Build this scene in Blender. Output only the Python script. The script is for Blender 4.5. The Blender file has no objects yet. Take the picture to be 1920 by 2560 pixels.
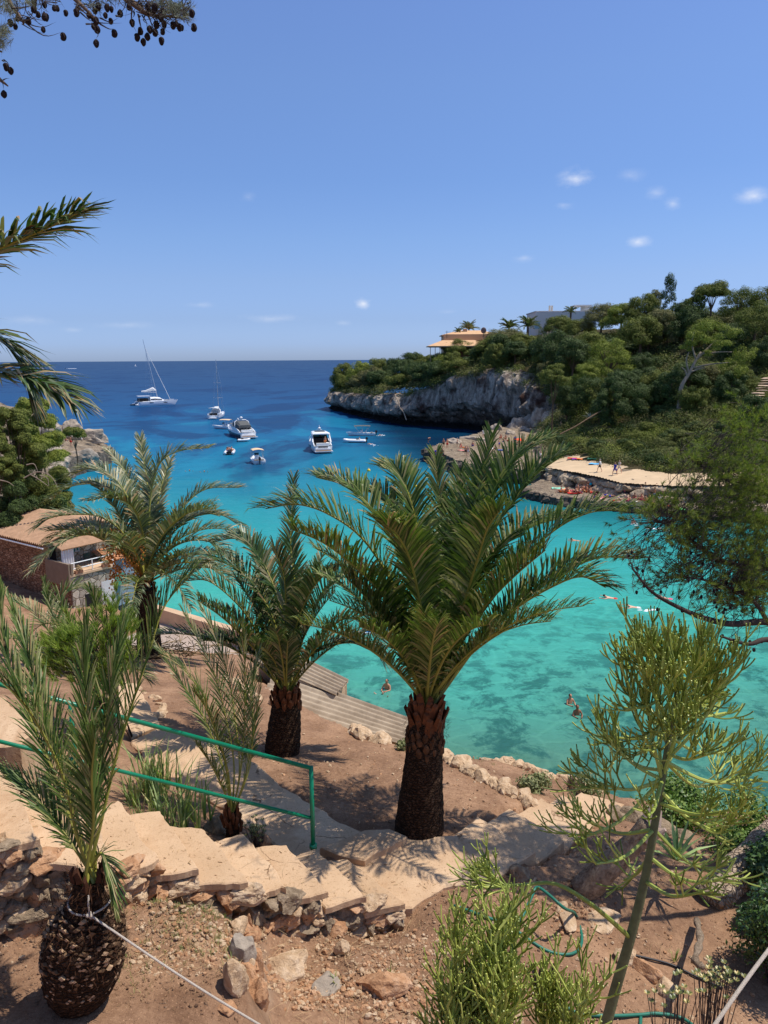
SKY_DUST=.6; SKY_OZ=2.0; SKY_STR=.10; SKY_TINT=(1,1,1,1); EXPO=0.0
import bpy, math, random
import numpy as np
from mathutils import Vector, Matrix, noise as mn
R = math.radians
rnd = random.Random(7)
SC = bpy.context.scene
COL = SC.collection
# ---------------- camera model ----------------
F = 1930.0; PITCH = R(11.18); ROLL = R(0.36); H = 18.0
CAMP = Vector((0, 0, H))
FWD = Vector((0, math.cos(PITCH), -math.sin(PITCH)))
UP0 = Vector((0, math.sin(PITCH), math.cos(PITCH)))
RIGHT = Vector((1, 0, 0)) * math.cos(ROLL) - UP0 * math.sin(ROLL)
UPC = UP0 * math.cos(ROLL) + Vector((1, 0, 0)) * math.sin(ROLL)
def ray(px, py):
    return FWD + RIGHT * ((px - 960) / F) - UPC * ((py - 1280) / F)
def P(px, py, d): return CAMP + ray(px, py) * d           # d = depth along the view axis
def PZ(px, py, z):                                          # on the horizontal plane z
    r = ray(px, py); return CAMP + r * ((z - H) / r.z)
def proj(p):
    v = Vector(p)-CAMP; d = v.dot(FWD); return 960+v.dot(RIGHT)/d*F, 1280-v.dot(UPC)/d*F, d
def PD(px, py, drop): return PZ(px, py, H - drop)
def PY(px, py, y): r = ray(px, py); return CAMP + r * (y / r.y)
cam = bpy.data.cameras.new('camera'); camo = bpy.data.objects.new('camera', cam); COL.objects.link(camo)
cam.sensor_fit = 'VERTICAL'; cam.sensor_height = 36; cam.lens = 36 * F / 2560
cam.clip_start = 0.05; cam.clip_end = 90000
camo.matrix_world = Matrix.Translation(CAMP) @ Matrix((RIGHT, UPC, -FWD)).transposed().to_4x4()
SC.camera = camo
# ---------------- object helpers ----------------
WL = {}
def wloc(o): return WL.get(o.name, Vector((0, 0, 0)))
def tag(o, label=None, cat=None, group=None, kind=None):
    if label: o['label'] = label
    if cat: o['category'] = cat
    if group: o['group'] = group
    if kind: o['kind'] = kind
    return o
def thing(name, label, cat, loc=(0, 0, 0), group=None, rz=0):
    o = bpy.data.objects.new(name, None); COL.objects.link(o); o.empty_display_size = .2
    o.location = loc; o.rotation_euler = (0, 0, rz); WL[o.name] = Vector(loc)
    return tag(o, label, cat, group)
class MB:
    def __init__(s): s.v = []; s.f = []; s.m = []; s.bk = []
    def add(s, vs, fs, m=0):
        n = len(s.v); s.v.extend(vs)
        for f in fs: s.f.append([i + n for i in f])
        s.m.extend([m] * len(fs))
    def box(s, c, size, m=0, rz=0, M=None):
        x, y, z = size[0] / 2, size[1] / 2, size[2] / 2; c = Vector(c)
        vs = [Vector(p) for p in ((-x,-y,-z),(x,-y,-z),(x,y,-z),(-x,y,-z),(-x,-y,z),(x,-y,z),(x,y,z),(-x,y,z))]
        rot = M if M is not None else Matrix.Rotation(rz, 3, 'Z')
        s.add([c + rot @ v for v in vs], [(0,3,2,1),(4,5,6,7),(0,1,5,4),(1,2,6,5),(2,3,7,6),(3,0,4,7)], m)
    def tube(s, pts, rad, n=6, m=0, cap=True):
        pts = [Vector(p) for p in pts]; k = len(pts)
        if not hasattr(rad, '__len__'): rad = [rad] * k
        vs = []; a = None
        for i, p in enumerate(pts):
            t = (pts[min(i + 1, k - 1)] - pts[max(i - 1, 0)])
            if t.length < 1e-9: t = Vector((0, 0, 1))
            t.normalize()
            if a is None:
                a = t.cross(Vector((0, 0, 1)))
                if a.length < .05: a = t.cross(Vector((1, 0, 0)))
            a = a - t * a.dot(t)
            if a.length < 1e-6: a = t.orthogonal()
            a.normalize(); b = t.cross(a)
            for j in range(n):
                w = 2 * math.pi * j / n
                vs.append(p + (a * math.cos(w) + b * math.sin(w)) * rad[i])
        fs = [(i*n+j, i*n+(j+1) % n, (i+1)*n+(j+1) % n, (i+1)*n+j) for i in range(k-1) for j in range(n)]
        if cap: fs += [tuple(range(n))[::-1], tuple((k-1)*n + j for j in range(n))]
        s.add(vs, fs, m)
    def bar(s, a, b, r, n=6, m=0): s.tube([a, b], r, n, m)
    def prism(s, poly, z0, z1, m=0):            # poly: list of (x,y) or Vector
        n = len(poly)
        ar = sum(poly[i][0]*poly[(i+1) % n][1] - poly[(i+1) % n][0]*poly[i][1] for i in range(n))
        if ar < 0: poly = list(poly)[::-1]
        vs = [Vector((p[0], p[1], z0)) for p in poly] + [Vector((p[0], p[1], z1)) for p in poly]
        fs = [tuple(range(n))[::-1], tuple(range(n, 2*n))] + [(i, (i+1) % n, n+(i+1) % n, n+i) for i in range(n)]
        s.add(vs, fs, m)
    def blob(s, c, size, m=0, seg=10, ring=6, M=None):
        c = Vector(c); vs = [Vector((0, 0, -1))]
        for i in range(1, ring):
            t = -math.pi/2 + math.pi*i/ring
            for j in range(seg): vs.append(Vector((math.cos(t)*math.cos(2*math.pi*j/seg), math.cos(t)*math.sin(2*math.pi*j/seg), math.sin(t))))
        vs.append(Vector((0, 0, 1))); L = len(vs) - 1
        fs = [(0, 1+(j+1) % seg, 1+j) for j in range(seg)]
        for i in range(ring-2):
            for j in range(seg):
                a = 1+i*seg+j; b = 1+i*seg+(j+1) % seg; fs.append((a, b, b+seg, a+seg))
        o = 1+(ring-2)*seg
        fs += [(o+j, o+(j+1) % seg, L) for j in range(seg)]
        rot = M if M is not None else Matrix.Identity(3)
        s.add([c + rot @ Vector((v.x*size[0], v.y*size[1], v.z*size[2])) for v in vs], fs, m)
    def grid(s, rows, m=0, flip=False):         # rows: list of lists of points
        k = len(rows[0]); vs = [p for r in rows for p in r]
        fs = []
        for i in range(len(rows)-1):
            for j in range(k-1):
                q = (i*k+j, i*k+j+1, (i+1)*k+j+1, (i+1)*k+j)
                fs.append(q[::-1] if flip else q)
        s.add(vs, fs, m)
    def build(s, name, mats, parent=None, smooth=False, loc=None, obj=True):
        if not isinstance(mats, (list, tuple)): mats = [mats]
        off = wloc(parent) if parent else Vector(loc) if loc is not None else Vector((0, 0, 0))
        a = np.array([(v[0], v[1], v[2]) for v in s.v], dtype=float).reshape(-1, 3)
        if s.bk: a = np.concatenate([a]+[b[0] for b in s.bk])
        if not getattr(s, 'local', False): a = a - np.array(off)
        me = bpy.data.meshes.new(name)
        if s.bk:
            li = [i for f in s.f for i in f]; lt = [len(f) for f in s.f]; n0 = len(s.v); nq = sum(len(b[0])//4 for b in s.bk)
            li = np.concatenate([np.array(li, dtype=np.int32), np.arange(n0, n0+nq*4, dtype=np.int32)]); lt = np.concatenate([np.array(lt, dtype=np.int32), np.full(nq, 4, np.int32)])
            s.m = list(s.m)+[b[1] for b in s.bk for _ in range(len(b[0])//4)]; s.f = range(len(lt))
            me.vertices.add(len(a)); me.loops.add(len(li)); me.polygons.add(len(lt)); me.vertices.foreach_set('co', a.ravel()); me.loops.foreach_set('vertex_index', li)
            me.polygons.foreach_set('loop_start', np.concatenate([[0], np.cumsum(lt)[:-1]]).astype(np.int32)); me.update(calc_edges=True)
        else: me.from_pydata(a.tolist(), [], s.f)
        for mt in mats: me.materials.append(mt)
        if len(mats) > 1: me.polygons.foreach_set('material_index', s.m)
        if smooth: me.polygons.foreach_set('use_smooth', [True]*len(s.f))
        me.update()
        o = bpy.data.objects.new(name, me); COL.objects.link(o)
        if parent: o.parent = parent; WL[o.name] = off
        elif loc is not None: o.location = loc; WL[o.name] = Vector(loc)
        return o
def LMB():
    m = MB(); m.local = True; return m
def copy_tree(o, parent=None):
    c = o.copy(); COL.objects.link(c)
    if parent: c.parent = parent
    for ch in list(o.children): copy_tree(ch, c)
    return c
def vrand(r=rnd):
    while True:
        v = Vector((r.uniform(-1, 1), r.uniform(-1, 1), r.uniform(-1, 1)))
        if .01 < v.length < 1: return v.normalized()
def catmull(pts, n):
    pts = [Vector(p) for p in pts]
    q = [pts[0]*2 - pts[1]] + pts + [pts[-1]*2 - pts[-2]]
    out = []; k = len(pts) - 1
    for i in range(n+1):
        t = i/n*k; j = min(int(t), k-1); u = t-j
        a, b, c, d = q[j], q[j+1], q[j+2], q[j+3]
        out.append(.5*((2*b) + (c-a)*u + (2*a-5*b+4*c-d)*u*u + (3*b-a-3*c+d)*u**3))
    return out
def fbm(p, oct=4, sc=1.0):
    v = 0; a = 1; p = Vector(p)*sc
    for _ in range(oct): v += a*mn.noise(p); p = p*2.03 + Vector((3.1, 1.7, 5.3)); a *= .5
    return v
def smooth(a, b, x):
    t = max(0, min(1, (x-a)/(b-a))); return t*t*(3-2*t)
# ---------------- materials ----------------
def s2l(c):
    return tuple((x/12.92 if x <= .04045 else ((x+.055)/1.055)**2.4) for x in [k/255 for k in c])
class NT:
    def __init__(s, name):
        s.mat = bpy.data.materials.new(name); s.mat.use_nodes = True
        s.t = s.mat.node_tree; s.n = s.t.nodes; s.l = s.t.links
        s.b = s.n['Principled BSDF']; s.out = s.n['Material Output']; s._c = None
    def co(s):
        if s._c is None: s._c = s.n.new('ShaderNodeTexCoord')
        return s._c.outputs['Object']
    def pos(s):
        return s.n.new('ShaderNodeNewGeometry').outputs['Position']
    def link(s, a, b): s.l.new(a, b)
    def noise(s, scale, detail=4, rough=.6, vec=None, dist=0, out='Fac'):
        n = s.n.new('ShaderNodeTexNoise'); n.inputs['Scale'].default_value = scale; n.inputs['Detail'].default_value = detail
        n.inputs['Roughness'].default_value = rough; n.inputs['Distortion'].default_value = dist
        s.link(vec if vec is not None else s.co(), n.inputs['Vector']); return n.outputs[out]
    def voro(s, scale, vec=None, feat='F1', out='Distance'):
        n = s.n.new('ShaderNodeTexVoronoi'); n.feature = feat; n.inputs['Scale'].default_value = scale
        s.link(vec if vec is not None else s.co(), n.inputs['Vector']); return n.outputs[out]
    def ramp(s, fac, stops, interp='LINEAR'):
        n = s.n.new('ShaderNodeValToRGB'); n.color_ramp.interpolation = interp; e = n.color_ramp.elements
        while len(e) < len(stops): e.new(.5)
        for i, (p, c) in enumerate(stops):
            e[i].position = p; e[i].color = (*c, 1) if len(c) == 3 else c
        s.link(fac, n.inputs['Fac']); return n.outputs['Color']
    def mix(s, fac, a, b, mode='MIX'):
        n = s.n.new('ShaderNodeMix'); n.data_type = 'RGBA'; n.blend_type = mode
        for i, x in ((0, fac), (6, a), (7, b)):
            if hasattr(x, 'is_output'): s.link(x, n.inputs[i])
            elif i == 0: n.inputs[0].default_value = x
            else: n.inputs[i].default_value = (*x, 1) if len(x) == 3 else x
        return n.outputs[2]
    def math(s, op, a, b=0.0, clamp=False):
        n = s.n.new('ShaderNodeMath'); n.operation = op; n.use_clamp = clamp
        for i, x in ((0, a), (1, b)):
            if hasattr(x, 'is_output'): s.link(x, n.inputs[i])
            else: n.inputs[i].default_value = x
        return n.outputs[0]
    def mrange(s, v, a, b, c=0, d=1, sm=False):
        n = s.n.new('ShaderNodeMapRange'); s.link(v, n.inputs[0])
        for i, x in enumerate((a, b, c, d)): n.inputs[i+1].default_value = x
        if sm: n.interpolation_type = 'SMOOTHSTEP'
        return n.outputs[0]
    def mapping(s, scale=(1, 1, 1), rot=(0, 0, 0), vec=None):
        n = s.n.new('ShaderNodeMapping'); n.inputs['Scale'].default_value = scale; n.inputs['Rotation'].default_value = rot
        s.link(vec if vec is not None else s.co(), n.inputs['Vector']); return n.outputs[0]
    def sep(s, vec, i):
        n = s.n.new('ShaderNodeSeparateXYZ'); s.link(vec, n.inputs[0]); return n.outputs[i]
    def bump(s, h, strength=.5, dist=.02, prev=None):
        n = s.n.new('ShaderNodeBump'); n.inputs['Strength'].default_value = strength; n.inputs['Distance'].default_value = dist
        s.link(h, n.inputs['Height'])
        if prev is not None: s.link(prev, n.inputs['Normal'])
        s.link(n.outputs[0], s.b.inputs['Normal']); return n.outputs[0]
    def base(s, c):
        if hasattr(c, 'is_output'): s.link(c, s.b.inputs['Base Color'])
        else: s.b.inputs['Base Color'].default_value = (*c, 1)
    def rough(s, r, spec=.5):
        s.b.inputs['Roughness'].default_value = r; s.b.inputs['Specular IOR Level'].default_value = spec
def plain(name, c, rough=.5, var=.12, scale=3, spec=.5, metal=0, bump=0, bscale=40, lin=False):
    t = NT(name); c = c if lin else s2l(c)
    if var:
        f = t.noise(scale, 4)
        t.base(t.ramp(f, [(.3, tuple(x*(1-var) for x in c)), (.7, tuple(min(1, x*(1+var)) for x in c))]))
    else: t.base(c)
    t.rough(rough, spec); t.b.inputs['Metallic'].default_value = metal
    if bump: t.bump(t.noise(bscale, 3), bump, .01)
    return t.mat
def leafmat(name, c1, c2, rough=.45, trans=.3, c3=None, spec=.4, hue=None):
    t = NT(name); c1 = s2l(c1); c2 = s2l(c2)
    g = t.n.new('ShaderNodeNewGeometry')
    st = [(0, c1), (.8, c2)] if c3 is None else [(0, c1), (.6, c2), (.97, s2l(c3))]
    col = t.ramp(g.outputs['Random Per Island'], st)
    col = t.mix(t.noise(.7 if hue is None else hue, 3), col, t.mix(1.0, col, (1.28, 1.32, 1.15), 'MULTIPLY'))
    t.base(col); t.rough(rough, spec)
    tr = t.n.new('ShaderNodeBsdfTranslucent')
    tc = t.mix(1.0, col, (1.15, 1.5, .55), 'MULTIPLY'); t.link(tc, tr.inputs['Color'])
    mx = t.n.new('ShaderNodeMixShader'); mx.inputs[0].default_value = trans
    t.link(t.b.outputs[0], mx.inputs[1]); t.link(tr.outputs[0], mx.inputs[2]); t.link(mx.outputs[0], t.out.inputs['Surface'])
    return t.mat
# ---------------- light and sky ----------------
SUN_EL = R(65); SUN_AZ = math.atan2(.98, .12)      # azimuth measured from +Y towards +X
sdir = Vector((math.sin(SUN_AZ)*math.cos(SUN_EL), math.cos(SUN_AZ)*math.cos(SUN_EL), math.sin(SUN_EL)))
sl = bpy.data.lights.new('sun', 'SUN'); sl.energy = 4.6; sl.angle = R(.53); sl.color = (1, .94, .85)
so = bpy.data.objects.new('sun', sl); COL.objects.link(so); so.rotation_euler = sdir.to_track_quat('Z', 'Y').to_euler(); so.location = (0, 0, 60)
W = bpy.data.worlds.new('World'); SC.world = W; W.use_nodes = True
wt = W.node_tree; bg = wt.nodes['Background']
sky = wt.nodes.new('ShaderNodeTexSky'); sky.sky_type = 'NISHITA'; sky.sun_disc = False
sky.sun_elevation = SUN_EL; sky.sun_rotation = SUN_AZ; sky.altitude = 0; sky.air_density = 1.0; sky.dust_density = SKY_DUST; sky.ozone_density = SKY_OZ
bg.inputs['Strength'].default_value = SKY_STR
tc = wt.nodes.new('ShaderNodeTexCoord')
def wm(op, a, b=0.0, clamp=False):
    n = wt.nodes.new('ShaderNodeMath'); n.operation = op; n.use_clamp = clamp
    for i, x in ((0, a), (1, b)):
        if hasattr(x, 'is_output'): wt.links.new(x, n.inputs[i])
        else: n.inputs[i].default_value = x
    return n.outputs[0]
def wdot(v):
    n = wt.nodes.new('ShaderNodeVectorMath'); n.operation = 'DOT_PRODUCT'; wt.links.new(tc.outputs['Generated'], n.inputs[0]); n.inputs[1].default_value = v
    return n.outputs['Value']
nz = wt.nodes.new('ShaderNodeTexNoise'); nz.inputs['Scale'].default_value = 34; nz.inputs['Detail'].default_value = 6; nz.inputs['Roughness'].default_value = .62
mp = wt.nodes.new('ShaderNodeMapping'); mp.inputs['Scale'].default_value = (1, 1, 2.0); wt.links.new(tc.outputs['Generated'], mp.inputs[0]); wt.links.new(mp.outputs[0], nz.inputs['Vector'])
tot = None
for (cx, cy, ax, ay, den) in [(1440,446,52,34,1.0),(1408,514,30,18,.45),(1575,440,45,22,.3),(1640,482,36,20,.45),(1682,508,30,22,.6),(1885,490,60,26,.75),(1595,605,40,20,.85),(1310,645,45,14,.35),
                              (908,760,30,22,1.15),(620,494,30,18,.25),(75,800,90,16,.3),(185,825,40,10,.25),(310,812,90,14,.3),(500,762,42,12,.3),(680,797,120,16,.35),(860,808,30,10,.25),(1120,780,40,10,.2)]:
    d = ray(cx, cy).normalized(); rr = d.cross(Vector((0, 0, 1))).normalized(); uu = rr.cross(d)
    x = wm('DIVIDE', wdot(rr), ax/F); y = wm('DIVIDE', wdot(uu), ay/F)
    r2 = wm('ADD', wm('MULTIPLY', x, x), wm('MULTIPLY', y, y))
    m = wm('SUBTRACT', 1.0, wm('SQRT', r2))
    front = wm('GREATER_THAN', wdot(d), 0.0)
    v = wm('MULTIPLY', wm('ADD', m, wm('MULTIPLY', wm('SUBTRACT', nz.outputs['Fac'], .60), 2.2)), den*.45, False)
    v = wm('MULTIPLY', wm('MULTIPLY', wm('MAXIMUM', v, 0.0), front), wm('MULTIPLY', wm('MAXIMUM', m, 0.0), 1.6))
    tot = v if tot is None else wm('ADD', tot, v)
tot = wm('MINIMUM', tot, .8)
sz = wt.nodes.new('ShaderNodeSeparateXYZ'); wt.links.new(tc.outputs['Generated'], sz.inputs[0])
rp = wt.nodes.new('ShaderNodeValToRGB'); wt.links.new(sz.outputs[2], rp.inputs[0])
_cur = [(.0,(190,188,170),(170,192,226)),(.02,(193,192,173),(166,191,230)),(.049,(190,202,194),(160,190,234)),(.096,(170,194,206),(152,187,238)),(.143,(155,182,206),(141,180,238)),(.21,(139,168,200),(127,168,232)),(.31,(124,152,190),(122,160,226)),(.378,(117,145,184),(118,155,223))]
e_ = rp.color_ramp.elements
while len(e_) < len(_cur)+1: e_.new(.5)
for i_, (z_, a_, b_) in enumerate(_cur):
    e_[i_].position = z_; e_[i_].color = (*[min(1, y/x/3) for x, y in zip(s2l(a_), s2l(b_))], 1)
e_[len(_cur)].position = .7; e_[len(_cur)].color = (.33, .36, .42, 1)
k3 = wt.nodes.new('ShaderNodeMix'); k3.data_type = 'RGBA'; k3.blend_type = 'MULTIPLY'; k3.inputs[0].default_value = 1; wt.links.new(rp.outputs[0], k3.inputs[6]); k3.inputs[7].default_value = (3, 3, 3, 1)
tint = wt.nodes.new('ShaderNodeMix'); tint.data_type = 'RGBA'; tint.blend_type = 'MULTIPLY'; tint.inputs[0].default_value = 1
wt.links.new(sky.outputs[0], tint.inputs[6]); wt.links.new(k3.outputs[2], tint.inputs[7])
cm = wt.nodes.new('ShaderNodeMix'); cm.data_type = 'RGBA'
wt.links.new(tot, cm.inputs[0]); wt.links.new(tint.outputs[2], cm.inputs[6]); cm.inputs[7].default_value = (9.5, 9.7, 10.4, 1)
wt.links.new(cm.outputs[2], bg.inputs['Color'])
SC.view_settings.view_transform = 'Standard'; SC.view_settings.look = 'None'; SC.view_settings.exposure = EXPO; SC.view_settings.gamma = 1
SC.cycles.use_denoising = True; SC.cycles.max_bounces = 6; SC.cycles.transparent_max_bounces = 8
SC.cycles.diffuse_bounces = 3; SC.cycles.glossy_bounces = 2; SC.cycles.caustics_reflective = False; SC.cycles.sample_clamp_indirect = 4
# ---------------- sea ----------------
t = NT('sea_water'); ps = t.pos(); X = t.sep(ps, 0); Y = t.sep(ps, 1)
n1 = t.noise(.018, 4, .6, ps); n2 = t.noise(.06, 4, .6, ps)
Yw = t.math('ADD', Y, t.math('MULTIPLY', t.math('SUBTRACT', n1, .5), 60.0))
Yw = t.math('MAXIMUM', t.math('ADD', Yw, t.math('MULTIPLY', t.math('MINIMUM', X, 0.0), -.25)), 20.0)
fac = t.math('DIVIDE', Yw, t.math('ADD', Yw, 150.0))
col = t.ramp(fac, [(.17, s2l((78,126,108))), (.215, s2l((72,150,134))), (.27, s2l((66,166,152))), (.36, s2l((44,146,150))), (.46, s2l((26,116,144))), (.56, s2l((24,96,138))), (.66, s2l((26,78,124))), (.80, s2l((32,70,112))), (1, s2l((44,72,108)))])
# seagrass meadows as dark patches on the bottom
pn = t.noise(.022, 5, .62, t.mapping((1, .6, 1), vec=ps), 1.2)
patch = t.math('MULTIPLY', t.mrange(pn, .50, .60, 0, 1, True), t.mrange(Y, 95, 130))
col = t.mix(t.math('MULTIPLY', patch, .72), col, s2l((22,54,96)))
band = t.math('MULTIPLY', t.mrange(pn, .47, .38, 0, 1, True), t.math('MULTIPLY', t.mrange(Y, 90, 120), t.mrange(Y, 330, 240)))
col = t.mix(t.math('MULTIPLY', band, .45), col, s2l((26,132,162)))
# rocky shallows by the shore
rn = t.noise(.42, 10, .74, ps, .3)
shal = t.math('MULTIPLY', t.mrange(rn, .46, .58, 0, 1, True), t.mrange(t.math('ADD', Y, t.math('MULTIPLY', X, -.12)), 60, 39))
col = t.mix(t.math('MULTIPLY', shal, .75), col, s2l((30,84,80)))
rn2 = t.noise(.16, 8, .7, ps, .2)
col = t.mix(t.math('MULTIPLY', t.mrange(rn2, .48, .68, 0, 1, True), .20), col, t.mix(1.0, col, (.35, .52, .6), 'MULTIPLY'))
# pale net of light over the sandy bottom near shore
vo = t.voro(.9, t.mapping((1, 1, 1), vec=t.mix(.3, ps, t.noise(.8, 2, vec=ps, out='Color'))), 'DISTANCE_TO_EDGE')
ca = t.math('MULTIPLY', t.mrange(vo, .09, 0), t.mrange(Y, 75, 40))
# cliff reflection and shade painted into the sea colour, together with dark seagrass
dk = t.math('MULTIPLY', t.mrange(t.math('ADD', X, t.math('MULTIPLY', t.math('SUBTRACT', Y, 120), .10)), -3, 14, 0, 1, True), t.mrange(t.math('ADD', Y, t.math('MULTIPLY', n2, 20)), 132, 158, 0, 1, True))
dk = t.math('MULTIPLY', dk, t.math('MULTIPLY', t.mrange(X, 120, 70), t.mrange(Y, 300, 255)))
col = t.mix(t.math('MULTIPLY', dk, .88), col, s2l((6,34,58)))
dk2 = t.math('MULTIPLY', t.mrange(t.math('SUBTRACT', t.math('ADD', Y, t.math('MULTIPLY', X, .45)), t.math('MULTIPLY', n2, 10)), 82, 96, 0, 1, True), t.math('MULTIPLY', t.mrange(X, 4, 14), t.mrange(Y, 125, 112)))  # separate teal darkening off the far shelf and platform
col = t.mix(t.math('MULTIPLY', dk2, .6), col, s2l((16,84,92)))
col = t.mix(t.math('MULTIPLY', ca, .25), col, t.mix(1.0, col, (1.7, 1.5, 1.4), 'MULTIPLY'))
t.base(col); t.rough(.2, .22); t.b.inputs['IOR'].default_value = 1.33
w1 = t.noise(1.1, 4, .6, t.mapping((.7, 1.5, 1), (0, 0, .2), ps)); w2 = t.noise(.28, 3, .55, t.mapping((.6, 1.5, 1), (0, 0, -.15), ps)); w3 = t.noise(.05, 3, .5, t.mapping((.6, 1.6, 1), (0, 0, .1), ps))
hh = t.math('ADD', t.math('MULTIPLY', w1, .28), t.math('ADD', t.math('MULTIPLY', w2, .9), t.math('MULTIPLY', w3, 2.2)))
t.bump(hh, .8, .6)
df = t.n.new('ShaderNodeBsdfDiffuse'); t.link(col, df.inputs['Color']); gl = t.n.new('ShaderNodeBsdfGlossy'); gl.inputs['Roughness'].default_value = .14
fr = t.n.new('ShaderNodeFresnel'); fr.inputs['IOR'].default_value = 1.33; bn = t.b.inputs['Normal'].links[0].from_socket
for nn_ in (df, gl, fr): t.link(bn, nn_.inputs['Normal'])
mx = t.n.new('ShaderNodeMixShader'); t.link(t.math('MULTIPLY', t.math('MINIMUM', fr.outputs[0], .24), .6), mx.inputs[0]); t.link(df.outputs[0], mx.inputs[1]); t.link(gl.outputs[0], mx.inputs[2]); t.link(mx.outputs[0], t.out.inputs['Surface'])
SEA = t.mat
mb = MB(); S = 42000
mb.add([Vector((-S, -60, 0)), Vector((S, -60, 0)), Vector((S, S, 0)), Vector((-S, S, 0))], [(0, 1, 2, 3)])
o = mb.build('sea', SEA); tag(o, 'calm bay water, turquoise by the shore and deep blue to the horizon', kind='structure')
# ---------------- terrain ----------------
class RBF:
    def __init__(s, pts):
        s.p = np.array([(a, b) for a, b, c in pts], float); z = np.array([c for a, b, c in pts], float); n = len(pts)
        d = np.linalg.norm(s.p[:, None]-s.p[None], axis=2)
        A = np.zeros((n+3, n+3)); A[:n, :n] = d + np.eye(n)*1e-3*0; A[:n, n] = 1; A[n, :n] = 1; A[:n, n+1:] = s.p; A[n+1:, :n] = s.p.T
        s.w = np.linalg.solve(A, np.concatenate([z, [0, 0, 0]]))
    def __call__(s, x, y):
        d = np.hypot(s.p[:, 0]-x, s.p[:, 1]-y); n = len(d)
        return float(d @ s.w[:n] + s.w[n] + s.w[n+1]*x + s.w[n+2]*y)
def sdist(poly, x, y):                # signed distance, positive inside
    best = 1e9; ins = False; n = len(poly)
    for i in range(n):
        x1, y1 = poly[i]; x2, y2 = poly[(i+1) % n]
        dx, dy = x2-x1, y2-y1; tt = max(0, min(1, ((x-x1)*dx+(y-y1)*dy)/(dx*dx+dy*dy+1e-12)))
        best = min(best, math.hypot(x-x1-tt*dx, y-y1-tt*dy))
        if (y1 > y) != (y2 > y) and x < (x2-x1)*(y-y1)/(y2-y1)+x1: ins = not ins
    return best if ins else -best
def landmat(name, soil1, soil2, rock1, rock2, nscale=1.2, th=.72, bs=.04, pits=True):
    t = NT(name); g = t.n.new('ShaderNodeNewGeometry'); nzz = t.sep(g.outputs['Normal'], 2)
    soil = t.ramp(t.noise(nscale, 8, .68), [(.3, s2l(soil1)), (.7, s2l(soil2))])
    sf = t.noise(nscale*40, 2, .5)
    soil = t.mix(t.mrange(sf, .66, .70), soil, s2l(tuple(min(255, c*1.12) for c in soil2)))
    soil = t.mix(t.mrange(sf, .34, .30), soil, s2l(tuple(c*.86 for c in soil1)))
    soil = t.mix(t.mrange(t.noise(nscale*.45, 5, .65), .40, .62), t.mix(1.0, soil, (.74, .72, .72), 'MULTIPLY'), soil)
    soil = t.mix(t.mrange(t.noise(nscale*11, 6, .75), .38, .58), t.mix(1.0, soil, (.76, .73, .72), 'MULTIPLY'), soil)
    rk = t.ramp(t.noise(nscale*.8, 9, .72, dist=.6), [(.25, s2l(tuple(c*.45 for c in rock1))), (.42, s2l(rock1)), (.72, s2l(rock2))])
    m = t.mrange(t.math('ADD', nzz, t.math('MULTIPLY', t.math('SUBTRACT', t.noise(nscale*2, 4), .5), .3)), th-.06, th+.08)
    t.base(t.mix(m, rk, soil)); t.rough(.92, .15)
    h = t.math('ADD', t.noise(nscale*6, 8, .7), t.math('MULTIPLY', t.noise(nscale, 5), 2.0)); t.bump(h, 1.0, bs*1.4)
    return t.mat
M_DIRT = landmat('red_brown_soil', (144,110,84), (190,152,120), (140,110,86), (190,162,134), 1.6, .6, .03)
M_HILL = landmat('hill_soil', (66,62,40), (96,86,58), (120,110,98), (178,166,148), .35, .7, .25)
M_SHORE = landmat('shore_limestone', (150,134,114), (196,178,152), (84,78,72), (160,148,132), .9, .84, .25)
# near ground, garden slope behind the water
NPTS = [(-2.35,5.05,4.9),(-4,5,4.6),(-1.25,5.5,5.05),(-1.12,6.6,5.8),(-1.0,6.2,5.82),(-.95,5.7,5.72),(-.75,6.75,5.92),(-.45,6.95,5.98),(-.1,7.1,6.0),(-1.32,5.9,5.1),(-2.8,5.3,4.98),(-3.1,5.6,5.0),(-3.6,5.5,4.9),(-2.2,5.9,5.05),(-3,3,4.7),(0,3,5.6),(-.2,6.2,5.85),(.5,5.5,6.0),(1,6.8,6.0),(2,6.5,6.2),(3,7,6.4),(1,3,5.9),(4,5,6.4),(-.7,5.9,5.75),
        (-.35,6.7,5.8),(-.6,5.2,5.6),(2.66,8.46,6.22),(1.5,8.2,5.98),(2.1,8.55,6.1),(2.75,9.1,6.32),(.95,7.85,5.97),(.55,7.35,5.96),(.2,7.15,5.97),(5.06,9.3,6.6),(-2.9,8.3,5.35),(-4.5,8,5.0),(-6,7,4.6),(-8,5,4.2),(-8,10,5.2),(.45,9,6.0),(-1.7,11.8,6.4),(0,10.5,6.15),(-.2,12.0,6.45),(-1,9.3,6.0),(2,11,6.5),(1.5,12,6.7),
        (3,11.3,7.0),(4.5,10.8,7.1),(6.5,10.5,7.2),(12,9,7.4),(1,-2,4),(-4,-2,3.6),(5,0,5.2),(-2.2,14.5,6.75),(-4.4,12.9,6.25),(-4.7,16.6,7.2),(-6,20,7.9),(-9,16,7.0),(-12,20,7.6),(-5.5,30,12.6),(-9,32,12.8),(-8,40,15.7),(-13,43,15.8),(-20,48,16.2),(-20,36,14.6),(-16,26,10.5),(-30,50,15),(-26,30,11),(-14,12,5.8),(-24,62,16.8),(-40,60,15),(-30,10,5),(-12,0,2.5),(12,0,6),(20,5,7)]
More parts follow.
